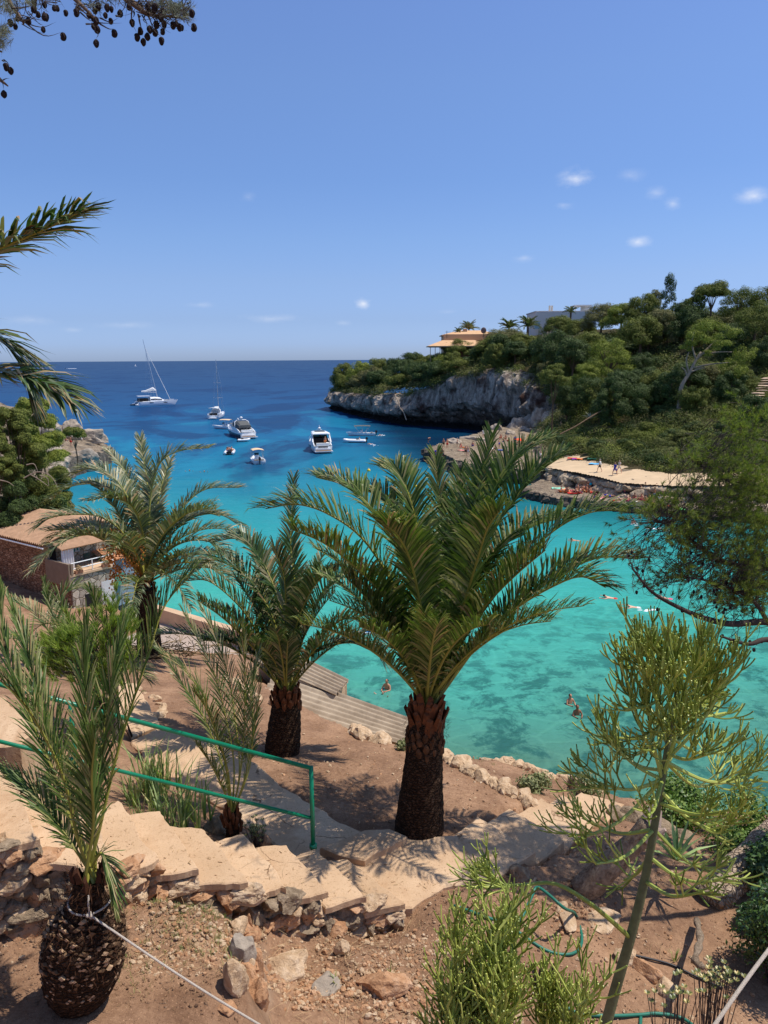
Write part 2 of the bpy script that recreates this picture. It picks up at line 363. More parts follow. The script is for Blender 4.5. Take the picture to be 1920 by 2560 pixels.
NPTS += [(p.x, p.y, dd_) for p, dd_ in [(PD(a_, b_, c_), c_) for a_, b_, c_ in [(400,2175,4.72),(450,2195,4.84),(510,2205,4.92),(575,2228,5.02),(480,2290,4.98),(420,2300,4.98),(560,2330,5.1),(480,2420,5.08),(1300,2168,5.99),(1350,2146,5.99),(1250,2203,5.98),(1180,2224,5.97),(1112,2236,5.97),(1420,2120,6.16),(1475,2082,6.36),(1528,2048,6.53)]]]
NR = RBF([(a, b, H-c) for a, b, c in NPTS])
NEARP = [(25,8),(12,9.6),(6.6,11.8),(4.97,11.8),(3.7,12.1),(2.4,12.6),(.98,12.45),(-.2,12.9),(-2.2,15.4),(-3.4,20),(-4.2,30),(-5.2,38),(-5.6,41.6),(-13.2,47.2),(-18,50.5),(-24,60),(-36,72),(-60,80),(-60,-12),(25,-12)]
DR = [(-330,1990,3.45),(-215,2035,3.62),(-105,2070,3.8),(0,2088,3.93),(97,2096,4.06),(194,2161,4.30),(292,2160,4.47),(391,2146,4.65),(498,2170,4.84),(617,2204,5.03),(719,2217,5.22),(819,2228,5.41),(918,2240,5.60),(1012,2258,5.79)]
NN = [PD(*d) for d in DR]
FFpix = {7:(297,2001),8:(400,2025),9:(505,2069),10:(608,2083),11:(716,2109),12:(786,2119)}
FF = [PD(FFpix[i][0], FFpix[i][1], DR[i][2]) if i in FFpix else None for i in range(14)]
FF[13] = PD(868, 2146, 5.79)
for i in range(6, -1, -1): FF[i] = NN[i] + (FF[7]-NN[7])*(1+.06*(7-i))
SLABS = {'l1': (5.95, [(985,2275),(1030,2268),(1068,2242),(1109,2219),(1180,2205),(1252,2186),(1340,2128),(1194,2039),(1135,2088),(1015,2092),(912,2150),(850,2165),(800,2150)]),
 'l2': (5.86, [(800,2118),(850,2100),(911,2074),(974,2068),(1017,2091),(911,2149),(863,2138)]),
 'p1': (6.02, [(760,2160),(700,2120),(640,2080),(560,2020),(448,1962),(360,1900),(330,1850),(400,1815),(470,1838),(540,1858),(617,1893),(660,1925),(700,1960),(786,2012),(840,2050),(911,2080),(860,2110)]),
 'p2': (6.05, [(330,1850),(300,1800),(262,1745),(290,1700),(340,1712),(372,1760),(400,1812)])}
DA = [(1194,2039,5.95),(1273,2019,6.13),(1353,1993,6.33),(1406,1985,6.50),(1450,1978,6.68)]
DB = [(1340,2128,5.95),(1411,2101,6.13),(1462,2062,6.33),(1515,2030,6.50),(1560,2010,6.68)]
CUTS = [([(p.x, p.y) for p in (PD(a, b, d) for a, b in pts)], H-d-.05, .05) for d, pts in SLABS.values()]
CUTS += [([(p.x, p.y) for p in (NN[i-1], NN[i], FF[i], FF[i-1])], H-DR[i][2]-.30, .10) for i in range(1, 14)]
CUTS += [([(p.x, p.y) for p in (PD(*DA[i-1]), PD(*DA[i]), PD(*DB[i]), PD(*DB[i-1]))], H-DA[i][2]-.07, .04) for i in range(1, 5)]
CUTS = [(c, z, m, min(p[0] for p in c)-.5, max(p[0] for p in c)+.5, min(p[1] for p in c)-.5, max(p[1] for p in c)+.5) for c, z, m in CUTS]
def near_z(x, y, rough=True):
    s = sdist(NEARP, x, y); z = NR(x, y)
    if s < .15: z = z - 1.9*max(0, .15-s)**1.15
    # terrace step beside the lower flight: the bed on the camera side left of x=-.9 stands higher
    if rough: z += fbm((x, y, 3), 4, 1.3)*.035 + fbm((x, y, 9), 3, 7)*.02
    for c, zc, m, x0, x1, y0, y1 in CUTS:
        if x0 < x < x1 and y0 < y < y1 and z > zc:
            s = sdist(c, x, y)
            if s > -.5: z = min(z, zc+max(0, -s-m)*1.2)
    return max(z, -2.5)
def ongnd(px, py, zf=None, t0=3.0, st=.04):
    r = ray(px, py); t_ = t0
    while t_ < 90:
        p = CAMP+r*t_
        if p.z <= near_z(p.x, p.y): return p
        t_ += st
    return p
def hgrid(name, x0, x1, y0, y1, st, fz, mats, keep=None, jit=0, smoothf=True):
    nx = int((x1-x0)/st)+1; ny = int((y1-y0)/st)+1; vs = []; idx = {}; mb = MB()
    Z = [[fz(x0+i*st, y0+j*st) for i in range(nx)] for j in range(ny)]
    for j in range(ny):
        for i in range(nx):
            x = x0+i*st; y = y0+j*st; z = Z[j][i]
            if jit: q = mn.noise_vector(Vector((x*.6, y*.6, z*.8)))*jit; x += q.x; y += q.y; z += q.z*.5
            vs.append(Vector((x, y, z)))
    fs = []
    for j in range(ny-1):
        for i in range(nx-1):
            if keep is None or keep(x0+(i+.5)*st, y0+(j+.5)*st, Z[j][i]): a = j*nx+i; fs.append((a, a+1, a+nx+1, a+nx))
    mb.add(vs, fs); return mb.build(name, mats, smooth=smoothf)
INN = lambda x, y, z: True
o = hgrid('garden_ground', -9, 9, -2, 17.2, .12, near_z, M_DIRT); tag(o, kind='structure')
o = hgrid('slope_ground', -44, 22, -10, 78, .8, lambda x, y: near_z(x, y, False)-(.35 if (-8.6 < x < 8.6 and -1.6 < y < 16.8) else 0.02), M_DIRT); tag(o, kind='structure')
# far shore: hill, path, shelf, platform
def shp(px, py, z=0): p = PZ(px, py, z); return (p.x, p.y)
PATHP = [(24,112),(25,104.5),(28.5,98.5),(30,95.5),(35,92.5),(45,88.5),(60,84),(95,76),(95,170),(62,230),(45,262),(20,285),(-10,310),(-18,290),(-16.5,282),(-3,237),(7.5,216),(18,206),(25,197),(31,184),(36,172),(34,160),(29,150),(27,136),(25,122)]
SHELFP = [(23.5,112),(18,101),(20.4,96),(24,92.5),(28.9,89.8),(34,87),(42,82.5),(60,78),(95,70),(95,85),(60,90),(30,102)]
PLATP = [(38,172),(30,172),(24,166),(18,158),(13,150),(8.5,142),(8.2,139),(9.8,131),(11.8,123),(15,116),(22,111),(30,118),(36,140)]
HPTS = [(-17,288,6.8),(-3,238,7.8),(8,217,9.6),(19,207,13.6),(26,198,15),(32,186,14),(38,173,11),(-5,300,8),(10,260,13),(22,235,19.5),(34,222,20),(45,240,25),(52,235,25.5),(30,212,18.8),(50,200,22),(60,172,23),(53,190,22),(73,150,22.5),(90,130,23),(90,170,25),(70,200,25),
        (37.6,165,9),(46,140,11.5),(40,122,6.6),(33,108,3.8),(49,112,7.6),(57.6,125,12),(47,120,8.8),(30,99,3.1),(25,110,2.7),(34.6,93,2.8),(42,89,3.1),(36.5,97,3.3),(45,92,4.2),(22,103,2.6),(29.5,94.5,2.5),(60,86,5),(60,100,10),(80,95,14),(28,122,2.9),(29,136,3.4),(31,150,4.2),(35,160,5.5),(38,135,8),(40,150,10.5),(62,140,16.5),(-10,312,6),(20,290,8)]
HR = RBF(HPTS)
def hill_z(x, y):
    s = sdist(PATHP, x, y); z = -2.2
    if s > -1.0:
        z = HR(x, y) + fbm((x, y, 0), 3, .12)*.7*smooth(3, 9, s)
    if s < 0:
        z2 = -2.2
        s2 = sdist(SHELFP, x, y); s3 = sdist(PLATP, x, y)
        if s2 > 0: z2 = 1.0 + .25*mn.noise(Vector((x*.5, y*.5, 1))) + .15*mn.noise(Vector((x*1.7, y*1.7, 1)))
        if s3 > 0: z2 = max(z2, 2.0 + .3*mn.noise(Vector((x*.3, y*.3, 4))) + .12*mn.noise(Vector((x*1.3, y*1.3, 4))) + max(0, (y-140))*.05)
        z = z2 if s < -.1 else max(z2, z)
    return z
o = hgrid('rocky_shore', 6, 50, 76, 178, .5, hill_z, M_SHORE, lambda x, y, z: y < 178 and sdist(PATHP, x, y) < 5, .38, False); tag(o, 'pale limestone shelf and platform along the far shore', kind='structure')
o = hgrid('hillside', -24, 96, 74, 320, 1.6, lambda x, y: hill_z(x, y)-(.5 if sdist(PATHP, x, y) < 4.0 else .0) , M_HILL, lambda x, y, z: sdist(PATHP, x, y) > 2.6, .5); tag(o, kind='structure')
# cliff ribbon (overhung limestone face)
t = NT('cliff_limestone')
mpv = t.mapping((1, 1, .22)); st_ = t.noise(.5, 8, .7, mpv, 1.0); bl = t.noise(.16, 5, .6)
c = t.ramp(st_, [(.31, s2l((60,52,46))), (.42, s2l((134,122,110))), (.57, s2l((190,176,160))), (.8, s2l((222,208,190)))])
c = t.mix(t.mrange(bl, .52, .68, 0, 1, True), c, s2l((84,62,54)))
c = t.mix(t.mrange(t.noise(1.6, 6, .7), .52, .7), c, t.mix(1.0, c, (.45, .45, .46), 'MULTIPLY'))
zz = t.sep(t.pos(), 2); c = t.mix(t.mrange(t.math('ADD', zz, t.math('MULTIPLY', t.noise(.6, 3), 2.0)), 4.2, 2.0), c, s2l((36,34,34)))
t.base(c); t.rough(.95, .1); t.bump(t.math('ADD', t.noise(1.0, 8, .75, mpv), t.voro(.6, mpv)), 1.0, .8)
M_CLIFF = t.mat
stn = [((-12,322),(.3,-.9),6),((-21,302),(.9,-.2),6),((-19.4,284.5),(.75,.66),7),((-12,262),(.9,.43),7.2),((-4.2,237.5),(.86,.5),7.8),((6.4,215.5),(.6,.8),9.2),((17.2,204.5),(.55,.83),14),((24.5,195.5),(.75,.66),15.8),((29.5,184),(.93,.36),15),((34,172),(.95,.3),11),((36.5,163),(.95,.3),6.5)]
prof = [(0,-1.5,0),(.6,0,0),(1.6,1.2,1),(2.6,2.6,1),(1.2,4.2,.7),(0,6,.3),(-.3,8,0),(0,10,0),(.4,12,0),(.7,14,0),(1.2,15.5,0),(2.2,16.6,0),(5,17.2,0)]
NS = 300; rows = []
PS = catmull([Vector((s[0][0], s[0][1], s[2])) for s in stn], NS); DS = catmull([Vector((s[1][0], s[1][1], 0)) for s in stn], NS)
for i in range(NS+1):
    p = PS[i]; d = DS[i].normalized(); hgt = p.z; row = []; K = 34
    cave = smooth(222, 205, p.y)*smooth(172, 190, p.y)
    for k in range(K+1):
        u = k/K*(len(prof)-1); j = min(int(u), len(prof)-2); u -= j
        a, b = prof[j], prof[j+1]; off = a[0]+(b[0]-a[0])*u; z = a[1]+(b[1]-a[1])*u; cv = a[2]+(b[2]-a[2])*u
        zz_ = z if z < 0 else z*hgt/17.2
        off = off + cv*cave*3.2
        q = Vector((p.x+d.x*off, p.y+d.y*off, zz_))
        nn = fbm((q.x*.12, q.y*.12, q.z*.07), 4)*2.6 + fbm((q.x*.5, q.y*.5, q.z*.28), 4)*1.1
        nn *= smooth(-1, 3, zz_+.5) * (1 if k < K-1 else .3)
        row.append(Vector((q.x-d.x*nn, q.y-d.y*nn, zz_ + .35*mn.noise(Vector((q.x*.4, q.y*.4, q.z*.4))))))
    rows.append(row)
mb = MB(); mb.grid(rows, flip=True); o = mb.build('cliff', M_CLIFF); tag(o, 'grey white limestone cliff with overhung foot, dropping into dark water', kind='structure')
# pale walking path along the far shore
M_PATH = plain('pale_path', (206,180,146), .95, .10, .5, .1, 0, .3, 3)
def path_keep(x, y, z):
    if not (84 < y < 118): return False
    s = sdist(PATHP, x, y); w = 6.2 if x < 30 else 6.2 - (x-30)*.16
    return -.4 < s < w + .5*mn.noise(Vector((x*.5, y*.5, 0))) and x < 62
o = hgrid('path', 22, 62, 82, 118, .25, lambda x, y: HR(x, y)+.10+.05*mn.noise(Vector((x*.6,y*.6,0))), M_PATH, path_keep); tag(o, 'pale sandy path running above the far rock wall', kind='structure')
# left headland
LP = [(-57,154),(-50,143),(-48,131),(-49.5,122),(-48,112),(-45,104),(-43,97),(-39,88),(-37,80),(-34,70),(-60,60),(-120,60),(-120,165),(-75,162)]
LR = RBF([(-57,154,2.5),(-52,140,3.2),(-51,128,3.6),(-52,116,3.6),(-48,108,3.5),(-45,98,3),(-42,90,3),(-38,80,2.5),(-60,145,5),(-64,130,7),(-62,115,8),(-56,100,7),(-50,88,5.5),(-46,78,4.5),(-90,140,16),(-90,110,18),(-80,90,16),(-120,120,22),(-70,100,13),(-66,80,11)])
def left_z(x, y):
    s = sdist(LP, x, y)
    return LR(x, y)+.5*fbm((x, y, 0), 3, .2) if s > 0 else -2.2
o = hgrid('headland', -116, -33, 62, 166, .9, left_z, M_SHORE, lambda x, y, z: sdist(LP, x, y) > -2, .6, False); tag(o, 'rocky headland with pale flat ledge beyond the pines', kind='structure')
# ---------------- rocks ----------------
import bmesh
_ico = {}
def ico(n):
    if n not in _ico:
        bm = bmesh.new(); bmesh.ops.create_icosphere(bm, subdivisions=n, radius=1); bm.verts.ensure_lookup_table()
        _ico[n] = ([v.co.copy() for v in bm.verts], [[v.index for v in f.verts] for f in bm.faces]); bm.free()
    return _ico[n]
def rock(mb, c, size, seed, sub=3, m=0, rz=None, cuts=9, rough=.10):
    r = random.Random(seed); vs, fs = ico(sub); out = []
    pl = [(vrand(r), r.uniform(.55, .85)) for _ in range(cuts)]
    off = Vector((r.uniform(-50, 50),)*3); rot = Matrix.Rotation(rz if rz is not None else r.uniform(0, 6.28), 3, 'Z') @ Matrix.Rotation(r.uniform(-.3, .3), 3, 'X')
    c = Vector(c)
    for v in vs:
        q = v.copy()
        for n, d in pl:
            k = q.dot(n)
            if k > d: q -= n*(k-d)
        q *= 1 + rough*fbm(q*1.2+off, 4)*1.6
        out.append(c + rot @ Vector((q.x*size[0]*1.25, q.y*size[1]*1.25, q.z*size[2]*1.25)))
    mb.add(out, fs, m)
def rockmat(name, c1, c2, c3, sc=6):
    t = NT(name); g = t.noise(sc, 9, .72, dist=.3); c = t.ramp(g, [(.28, s2l(c1)), (.5, s2l(c2)), (.72, s2l(c3))])
    v = t.noise(sc*3.1, 6, .7); c = t.mix(t.mrange(v, .60, .68), c, s2l(tuple(x*.55 for x in c1)))
    t.base(c); t.rough(.93, .15); t.bump(t.math('ADD', t.noise(sc*5, 8, .72), t.math('MULTIPLY', g, 1.5)), .9, .025); return t.mat
M_ROCK = rockmat('pale_limestone', (160,124,92), (206,176,142), (232,208,180))
M_ROCK2 = rockmat('ochre_stone', (150,104,74), (196,150,112), (214,178,146))
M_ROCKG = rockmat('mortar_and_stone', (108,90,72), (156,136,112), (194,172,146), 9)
M_FROCK = rockmat('shore_boulder', (96,88,80), (168,154,138), (206,188,164), 1.1)
# ---------------- concrete steps ----------------
t = NT('sandy_concrete'); g = t.noise(1.1, 6, .6)
c = t.ramp(g, [(.3, s2l((192,160,126))), (.55, s2l((208,176,142))), (.75, s2l((222,194,160)))])
c = t.mix(t.mrange(t.noise(38, 5, .7), .56, .68), c, s2l((166,132,100)))
c = t.mix(t.mrange(t.noise(.75, 7, .72, dist=.8), .50, .66), c, s2l((184,148,114)))
crk = t.voro(.85, t.mix(.16, t.co(), t.noise(3.0, 4, vec=t.co(), out='Color')), 'DISTANCE_TO_EDGE')
c = t.mix(t.math('MULTIPLY', t.mrange(crk, .006, .001), t.mrange(t.noise(.9, 2), .5, .55)), c, s2l((120,92,68)))
c = t.mix(t.mrange(t.noise(2.6, 6, .7, dist=.5), .60, .72), c, s2l((166,142,118)))
oi = t.n.new('ShaderNodeObjectInfo'); c = t.mix(t.mrange(oi.outputs['Random'], 0, 1), t.mix(1.0, c, (.91, .90, .89), 'MULTIPLY'), t.mix(1.0, c, (1.04, 1.04, 1.04), 'MULTIPLY'))
t.base(c); t.rough(.93, .15)
t.bump(t.math('ADD', t.noise(60, 6, .7), t.math('MULTIPLY', t.noise(9, 4), 1.4)), .55, .012); M_CONC = t.mat
def slab(mb, poly, ztop, thick, seed=0, jit=.018, seg=.07, cham=.022, m=0, zf=None):
    poly = [Vector((p[0], p[1], 0)) for p in poly]; n = len(poly)
    if sum(poly[i].x*poly[(i+1) % n].y - poly[(i+1) % n].x*poly[i].y for i in range(n)) < 0: poly = poly[::-1]
    pts = []
    for i in range(n):
        a, b = poly[i], poly[(i+1) % n]; k = max(1, int((b-a).length/seg)); nr = (b-a).normalized().cross(Vector((0, 0, 1)))
        for j in range(k):
            q = a.lerp(b, j/k); q += nr*(mn.noise(Vector((q.x*3.1, q.y*3.1, seed)))*jit*1.6 + mn.noise(Vector((q.x*11, q.y*11, seed)))*jit*.8); pts.append(q)
    N = len(pts); cen = sum(pts, Vector())/N
    ins = []
    for i in range(N):
        tg = (pts[(i+1) % N]-pts[i-1]); tg.normalize(); nr = tg.cross(Vector((0, 0, 1))); ins.append(pts[i]-nr*cham)
    zz = zf if zf else (lambda p: 0)
    vs = [Vector((p.x, p.y, ztop+zz(p))) for p in ins] + [Vector((p.x, p.y, ztop-cham*.8+zz(p))) for p in pts] + [Vector((p.x, p.y, ztop-thick)) for p in pts]
    fs = [tuple(range(N))] + [(i, N+i, N+(i+1) % N, (i+1) % N) for i in range(N)] + [(N+i, 2*N+i, 2*N+(i+1) % N, N+(i+1) % N) for i in range(N)]
    mb.add(vs, fs, m)
st = thing('stone_steps', 'pale sandy concrete steps descending behind the green handrail from the upper landing', 'steps', (NN[9].x, NN[9].y, NN[9].z-.4))
for i in range(1, 14):
    mb = MB(); k_ = (FF[i]-NN[i]).normalized()*.13; slab(mb, [NN[i-1]-(NN[i]-NN[i-1])*.06, NN[i], FF[i], FF[i-1]-(FF[i]-FF[i-1])*.06], H-DR[i][2], .075, i, .026, .06, .014); slab(mb, [NN[i-1]+k_, NN[i]+k_-(NN[i]-NN[i-1])*.05, FF[i]-(NN[i]-NN[i-1])*.05, FF[i-1]], H-DR[i][2]-.05, .28, i+60, .02)
    mb.build('step', M_CONC, st)
# landings and lower flight
def poly(drop, pts): return [PD(x, y, drop) for x, y in pts]
ld = thing('landing', 'broad cracked concrete landing at the foot of the upper steps', 'landing', PD(1100, 2180, 6.1))
mb = MB(); slab(mb, poly(*SLABS['l1']), H-5.95, .28, 31); mb.build('slab', M_CONC, ld)
mb = MB(); slab(mb, poly(5.86, [(800,2118),(850,2100),(911,2074),(974,2068),(1017,2091),(911,2149),(863,2138)]), H-5.86, .3, 32); mb.build('slab', M_CONC, ld)
fl = thing('stone_steps', 'short lower flight of broad worn concrete steps leading off beyond the landing', 'steps', PD(1330, 2040, 6.5))
for i in range(1, 5):
    mb = MB(); slab(mb, [PD(*DA[i-1]), PD(*DA[i]), PD(*DB[i]), PD(*DB[i-1])], H-DA[i][2], .26, 40+i); mb.build('step', M_CONC, fl)
pt = thing('garden_path', 'pale concrete path crossed by palm frond shadows behind the slim young palm', 'path', PD(600, 2000, 6.2))
mb = MB(); slab(mb, poly(6.02, [(760,2160),(700,2120),(640,2080),(560,2020),(448,1962),(360,1900),(330,1850),(400,1815),(470,1838),(540,1858),(617,1893),(660,1925),(700,1960),(786,2012),(840,2050),(911,2080),(860,2110)]), H-6.02, .2, 51, .03); mb.build('slab', M_CONC, pt)
mb = MB(); slab(mb, poly(6.05, [(330,1850),(300,1800),(262,1745),(290,1700),(340,1712),(372,1760),(400,1812)]), H-6.03, .2, 52, .03); mb.build('slab', M_CONC, pt)
mb = MB(); slab(mb, poly(4.9, [(-60,1830),(20,1850),(110,1930),(60,1980),(-80,2000)]), H-4.3, .6, 53, .03); o = mb.build('upper_landing', M_CONC); tag(o, 'patched grey concrete slab beside the top of the steps', 'landing')
# rubble wall under the camera side of the steps
mb = MB(); wr = random.Random(5)
for i in range(1, 14):
    a, b = NN[i-1], NN[i]; dd = (b-a); L = dd.length; inn = (FF[i]-NN[i]).normalized()
    bot = min(near_z(a.x-inn.x*.2, a.y-inn.y*.2), near_z(b.x-inn.x*.2, b.y-inn.y*.2))-.15
    top = H-DR[i][2]-.04
    # rough mortar core
    q0 = a+inn*.10; q1 = b+inn*.08; rows = []
    for k in range(9):
        z = bot+(top-bot)*k/8; row = []
        for j in range(9):
            p = q0.lerp(q1, j/8); nn = fbm((p.x*4, p.y*4, z*5), 4)*.06; row.append(Vector((p.x-inn.x*nn, p.y-inn.y*nn, z)))
        rows.append(row)
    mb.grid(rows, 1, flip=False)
    zc = bot+.08
    while zc < top-.02:
        h = wr.uniform(.06, .17); xx = 0
        while xx < L:
            w = wr.uniform(.08, .34); p = a+dd*((xx+w/2)/L)+inn*wr.uniform(.05, .12)
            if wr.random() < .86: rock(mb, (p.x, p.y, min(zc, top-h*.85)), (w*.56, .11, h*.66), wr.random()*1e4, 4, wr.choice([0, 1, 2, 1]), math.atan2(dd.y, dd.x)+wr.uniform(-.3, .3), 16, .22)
            xx += w*.95
        zc += h*1.05
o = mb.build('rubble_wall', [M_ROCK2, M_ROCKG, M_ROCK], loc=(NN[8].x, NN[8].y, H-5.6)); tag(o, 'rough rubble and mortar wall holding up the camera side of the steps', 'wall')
# named garden rocks
def grock(px, py, drop, size, seed, label, mat=None, rz=None, group=None, name='rock', sub=4, lift=.3):
    p = ongnd(px, py); mb = MB(); rock(mb, (p.x, p.y, p.z+size[2]*lift), size, seed, sub, 0, rz, 10, .12)
    o = mb.build(name, mat or M_ROCK, loc=p); tag(o, label, 'rock', group); return o
grock(712,2425,5.82,(.27,.16,.13), 3, 'large flat topped pale rock lying below the rubble wall', rz=.35)
grock(855,2385,5.85,(.07,.06,.11), 4, 'small upright pale stone on bare soil right of the rubble wall')
grock(820,2465,5.95,(.16,.10,.07), 5, 'low grey rock half buried in the pebbly soil', M_FROCK)
grock(955,2470,5.98,(.22,.12,.12), 6, 'rounded rock with a hollow ochre side in the pebbly soil', M_ROCK2)
grock(600,2395,5.4,(.11,.09,.17), 7, 'grey upright stone edging the soil bed near the rubble wall', M_FROCK)
grock(640,2440,5.6,(.07,.07,.22), 8, 'tall orange stained stone standing against the rubble wall foot', M_ROCK2)
grock(582,2465,5.45,(.10,.08,.16), 9, 'pale peach block standing behind the tight white rope')
grock(618,2330,5.25,(.05,.07,.14), 10, 'thin orange stone set on edge at the corner of the bed', M_ROCK2)
grock(565,2525,5.4,(.07,.06,.05), 11, 'small stone beside the white rope at the picture bottom', M_ROCK2)
grock(655,2115,5.6,(.09,.10,.10), 12, 'square weathered stone beside the slim young palm base', M_ROCK2)
grock(545,2075,5.35,(.15,.14,.12), 13, 'pitted grey rock left of the slim young palm base', M_ROCKG)
grock(1300,2195,6.0,(.12,.10,.12), 14, 'dark pitted rock at the landing corner by the hose', M_ROCKG)
grock(1510,2310,6.3,(.20,.15,.06), 15, 'broad flat pale slab of rock below the fallen log', rz=.5)
grock(1418,2310,6.25,(.14,.08,.06), 16, 'small pale flat stone between the hose loop and the log')
grock(1405,2272,6.2,(.08,.06,.05), 17, 'little rounded stone under the log end')
grock(1562,2395,6.3,(.11,.09,.07), 18, 'peach coloured stone at the top of the diagonal stone line', M_ROCK)
grock(1610,2430,6.3,(.16,.09,.09), 19, 'long tilted peach slab in the middle of the diagonal stone line', M_ROCK2, rz=-.7)
grock(1665,2480,6.35,(.12,.09,.08), 20, 'dark edged stone at the foot of the diagonal stone line', M_ROCK)
grock(1290,2550,6.1,(.08,.06,.07), 21, 'whitish stone under the pencil shrub at the picture bottom')
grock(690,1764,6.7,(.14,.12,.11), 22, 'pale lump of rock beside the corrugated roof near the palms')
grock(832,1775,6.55,(.40,.24,.22), 23, 'large creamy boulder at the edge above the corrugated roof')
grock(935,1822,6.45,(.36,.22,.18), 24, 'creamy boulder behind the big palm trunk at the terrace edge')
grock(60,2235,5.0,(.26,.18,.13), 25, 'ochre ledge of rock under the steps beside the fat palm', M_ROCK2)
grock(75,2300,5.05,(.30,.2,.14), 26, 'big brown boulder in the bank behind the fat palm', M_ROCK2)
grock(20,2290,5.0,(.14,.12,.16), 27, 'peach rock at the frame edge below the top step', M_ROCK2)
# curb of stones: terrace edge and lower line
def stone_line(pts, n, smin, smax, seed, label, mat=M_ROCK, name='edging_stone'):
    r = random.Random(seed); P_ = [PD(*p) for p in pts]; cv = catmull(P_, n)
    for i, p in enumerate(cv):
        s = r.uniform(smin, smax); z = near_z(p.x, p.y)
        mb = MB(); c_ = Vector((p.x+r.uniform(-.06, .06), p.y+r.uniform(-.06, .06), z+s*.25)); rock(mb, c_, (s*r.uniform(.8, 1.3), s*r.uniform(.7, 1), s*.7), r.random()*1e4, 3, 0, None, 8, .15)
        o = mb.build(name, mat, loc=c_); tag(o, label, 'edging stone', label)
stone_line([(880,1800,6.5),(960,1838,6.45)], 7, .08, .2, 1, 'pale stone at the terrace edge behind the big palm')
stone_line([(1100,1868,6.5),(1180,1925,6.35),(1250,1960,6.3),(1335,2000,6.3)], 30, .07, .15, 2, 'pale stone in the curved curb between big palm bed and lower bed')
stone_line([(1105,1858,6.75),(1200,1885,6.85),(1300,1908,6.95),(1400,1925,7.0),(1500,1948,7.05)], 40, .06, .14, 3, 'pale stone in the thin line along the drop above the water')
stone_line([(1520,2030,6.9),(1560,2060,6.8),(1700,2090,6.7)], 10, .08, .16, 4, 'stone in front of the dark shrubs past the lower flight', M_ROCKG)
stone_line([(640,1745,6.7),(600,1690,6.9),(560,1660,7.1)], 9, .06, .14, 6, 'pale stone on the slope above the corrugated roof')
stone_line([(350,1700,6.6),(410,1770,6.4),(350,1830,6.1)], 10, .05, .12, 7, 'broken stone bordering the garden path bend')
er = random.Random(19)
for i in range(16):
    u = i/15; px = 588+52*u+er.uniform(-12, 12); py = 2262+235*u+er.uniform(-8, 8); p = ongnd(px, py); s = er.uniform(.06, .13); mb = MB(); c_ = Vector((p.x, p.y, p.z+s*.2)); rock(mb, c_, (s*er.uniform(.7, 1.1), s*er.uniform(.6, 1), s*er.uniform(.8, 1.3)), 500+i, 4, 0, None, 12, .16)
    o = mb.build('edging_stone', [M_ROCK, M_ROCK2][i % 2], loc=c_); tag(o, 'angular stone stacked along the step between weedy bed and lower soil', 'edging stone', 'stones stacked along the weedy bed edge')
# gravel: countless small stones
mb = MB(); gr = random.Random(11); vs1, fs1 = ico(1)
def pebble(x, y, s, m):
    z = near_z(x, y); rot = Matrix.Rotation(gr.uniform(0, 6.28), 3, vrand(gr)); sx = (s*gr.uniform(.7, 1.3), s*gr.uniform(.6, 1), s*gr.uniform(.4, .7))
    mb.add([Vector((x, y, z+s*.2)) + rot @ Vector((v.x*sx[0]*gr.uniform(.8, 1.1), v.y*sx[1]*gr.uniform(.8, 1.1), v.z*sx[2])) for v in vs1], fs1, m)
for i in range(6500):
    u = gr.random()
    if u < .55: px, py = gr.uniform(350, 1250), gr.uniform(2330, 2580)
    elif u < .8: px, py = gr.uniform(0, 1900), gr.uniform(2230, 2580)
    else: px, py = gr.uniform(560, 1700), gr.uniform(1760, 2200)
    p = PD(px, py, 5.6 if px < 620 else 6.0); s = .008+.028*gr.random()**4
    pebble(p.x, p.y, s, gr.choice([0, 0, 1]))
for i in range(420):
    px = gr.gauss(800, 170); py = gr.gauss(2490, 38); p = PD(px, py, 5.9); pebble(p.x, p.y, gr.uniform(.014, .042), gr.choice([0, 1, 1]))
for i in range(160):
    px = gr.gauss(1420, 60); py = gr.gauss(2290, 40); p = PD(px, py, 6.2); pebble(p.x, p.y, gr.uniform(.012, .035), gr.choice([0, 1, 1]))
for i in range(6500):
    if i % 2: px, py = gr.uniform(0, 1300), gr.uniform(2240, 2580)
    else: px, py = gr.uniform(560, 1900), gr.uniform(1800, 2580)
    p = PD(px, py, 5.2 if px < 600 else 6.05); pebble(p.x, p.y, .006+.016*gr.random()**2.5, 2)
o = mb.build('gravel', [M_ROCK, M_ROCK2, M_DIRT]); tag(o, 'small pale stones strewn over the red soil', 'gravel', kind='stuff')
# ---------------- green handrail ----------------
M_GREEN = plain('green_enamel', (6,122,88), .34, .08, 8, .5)
e0 = PD(783, 2116, 5.60); rd = thing('handrail', 'green painted tube handrail with two bars beside the steps', 'handrail', e0)
topd = 1.0
def rail_pt(t, dz): a = Vector((e0.x, e0.y, H-5.6)); d = Vector((-2.04, -.56, .95)); return a+d*t+Vector((0, 0, dz))
pt_top = P(781, 1896, e0.length if 0 else (e0-CAMP).dot(FWD)); hz = pt_top.z-(H-5.6)
mb = MB(); mb.bar(e0-Vector((0, 0, .12)), Vector((e0.x, e0.y, H-5.6+hz+.01)), .026, 10); mb.build('post', M_GREEN, rd, True)
mb = MB(); mb.bar(rail_pt(-.0, hz-.01), rail_pt(2.4, hz-.01), .024, 10); mb.build('rail', M_GREEN, rd, True)
mb = MB(); mb.bar(rail_pt(-.0, hz*.36), rail_pt(2.4, hz*.36), .021, 10); mb.build('rail', M_GREEN, rd, True)
q = rail_pt(1.18, 0); mb = MB(); mb.bar(q-Vector((0, 0, .15)), q+Vector((0, 0, hz)), .024, 10); mb.build('post', M_GREEN, rd, True)
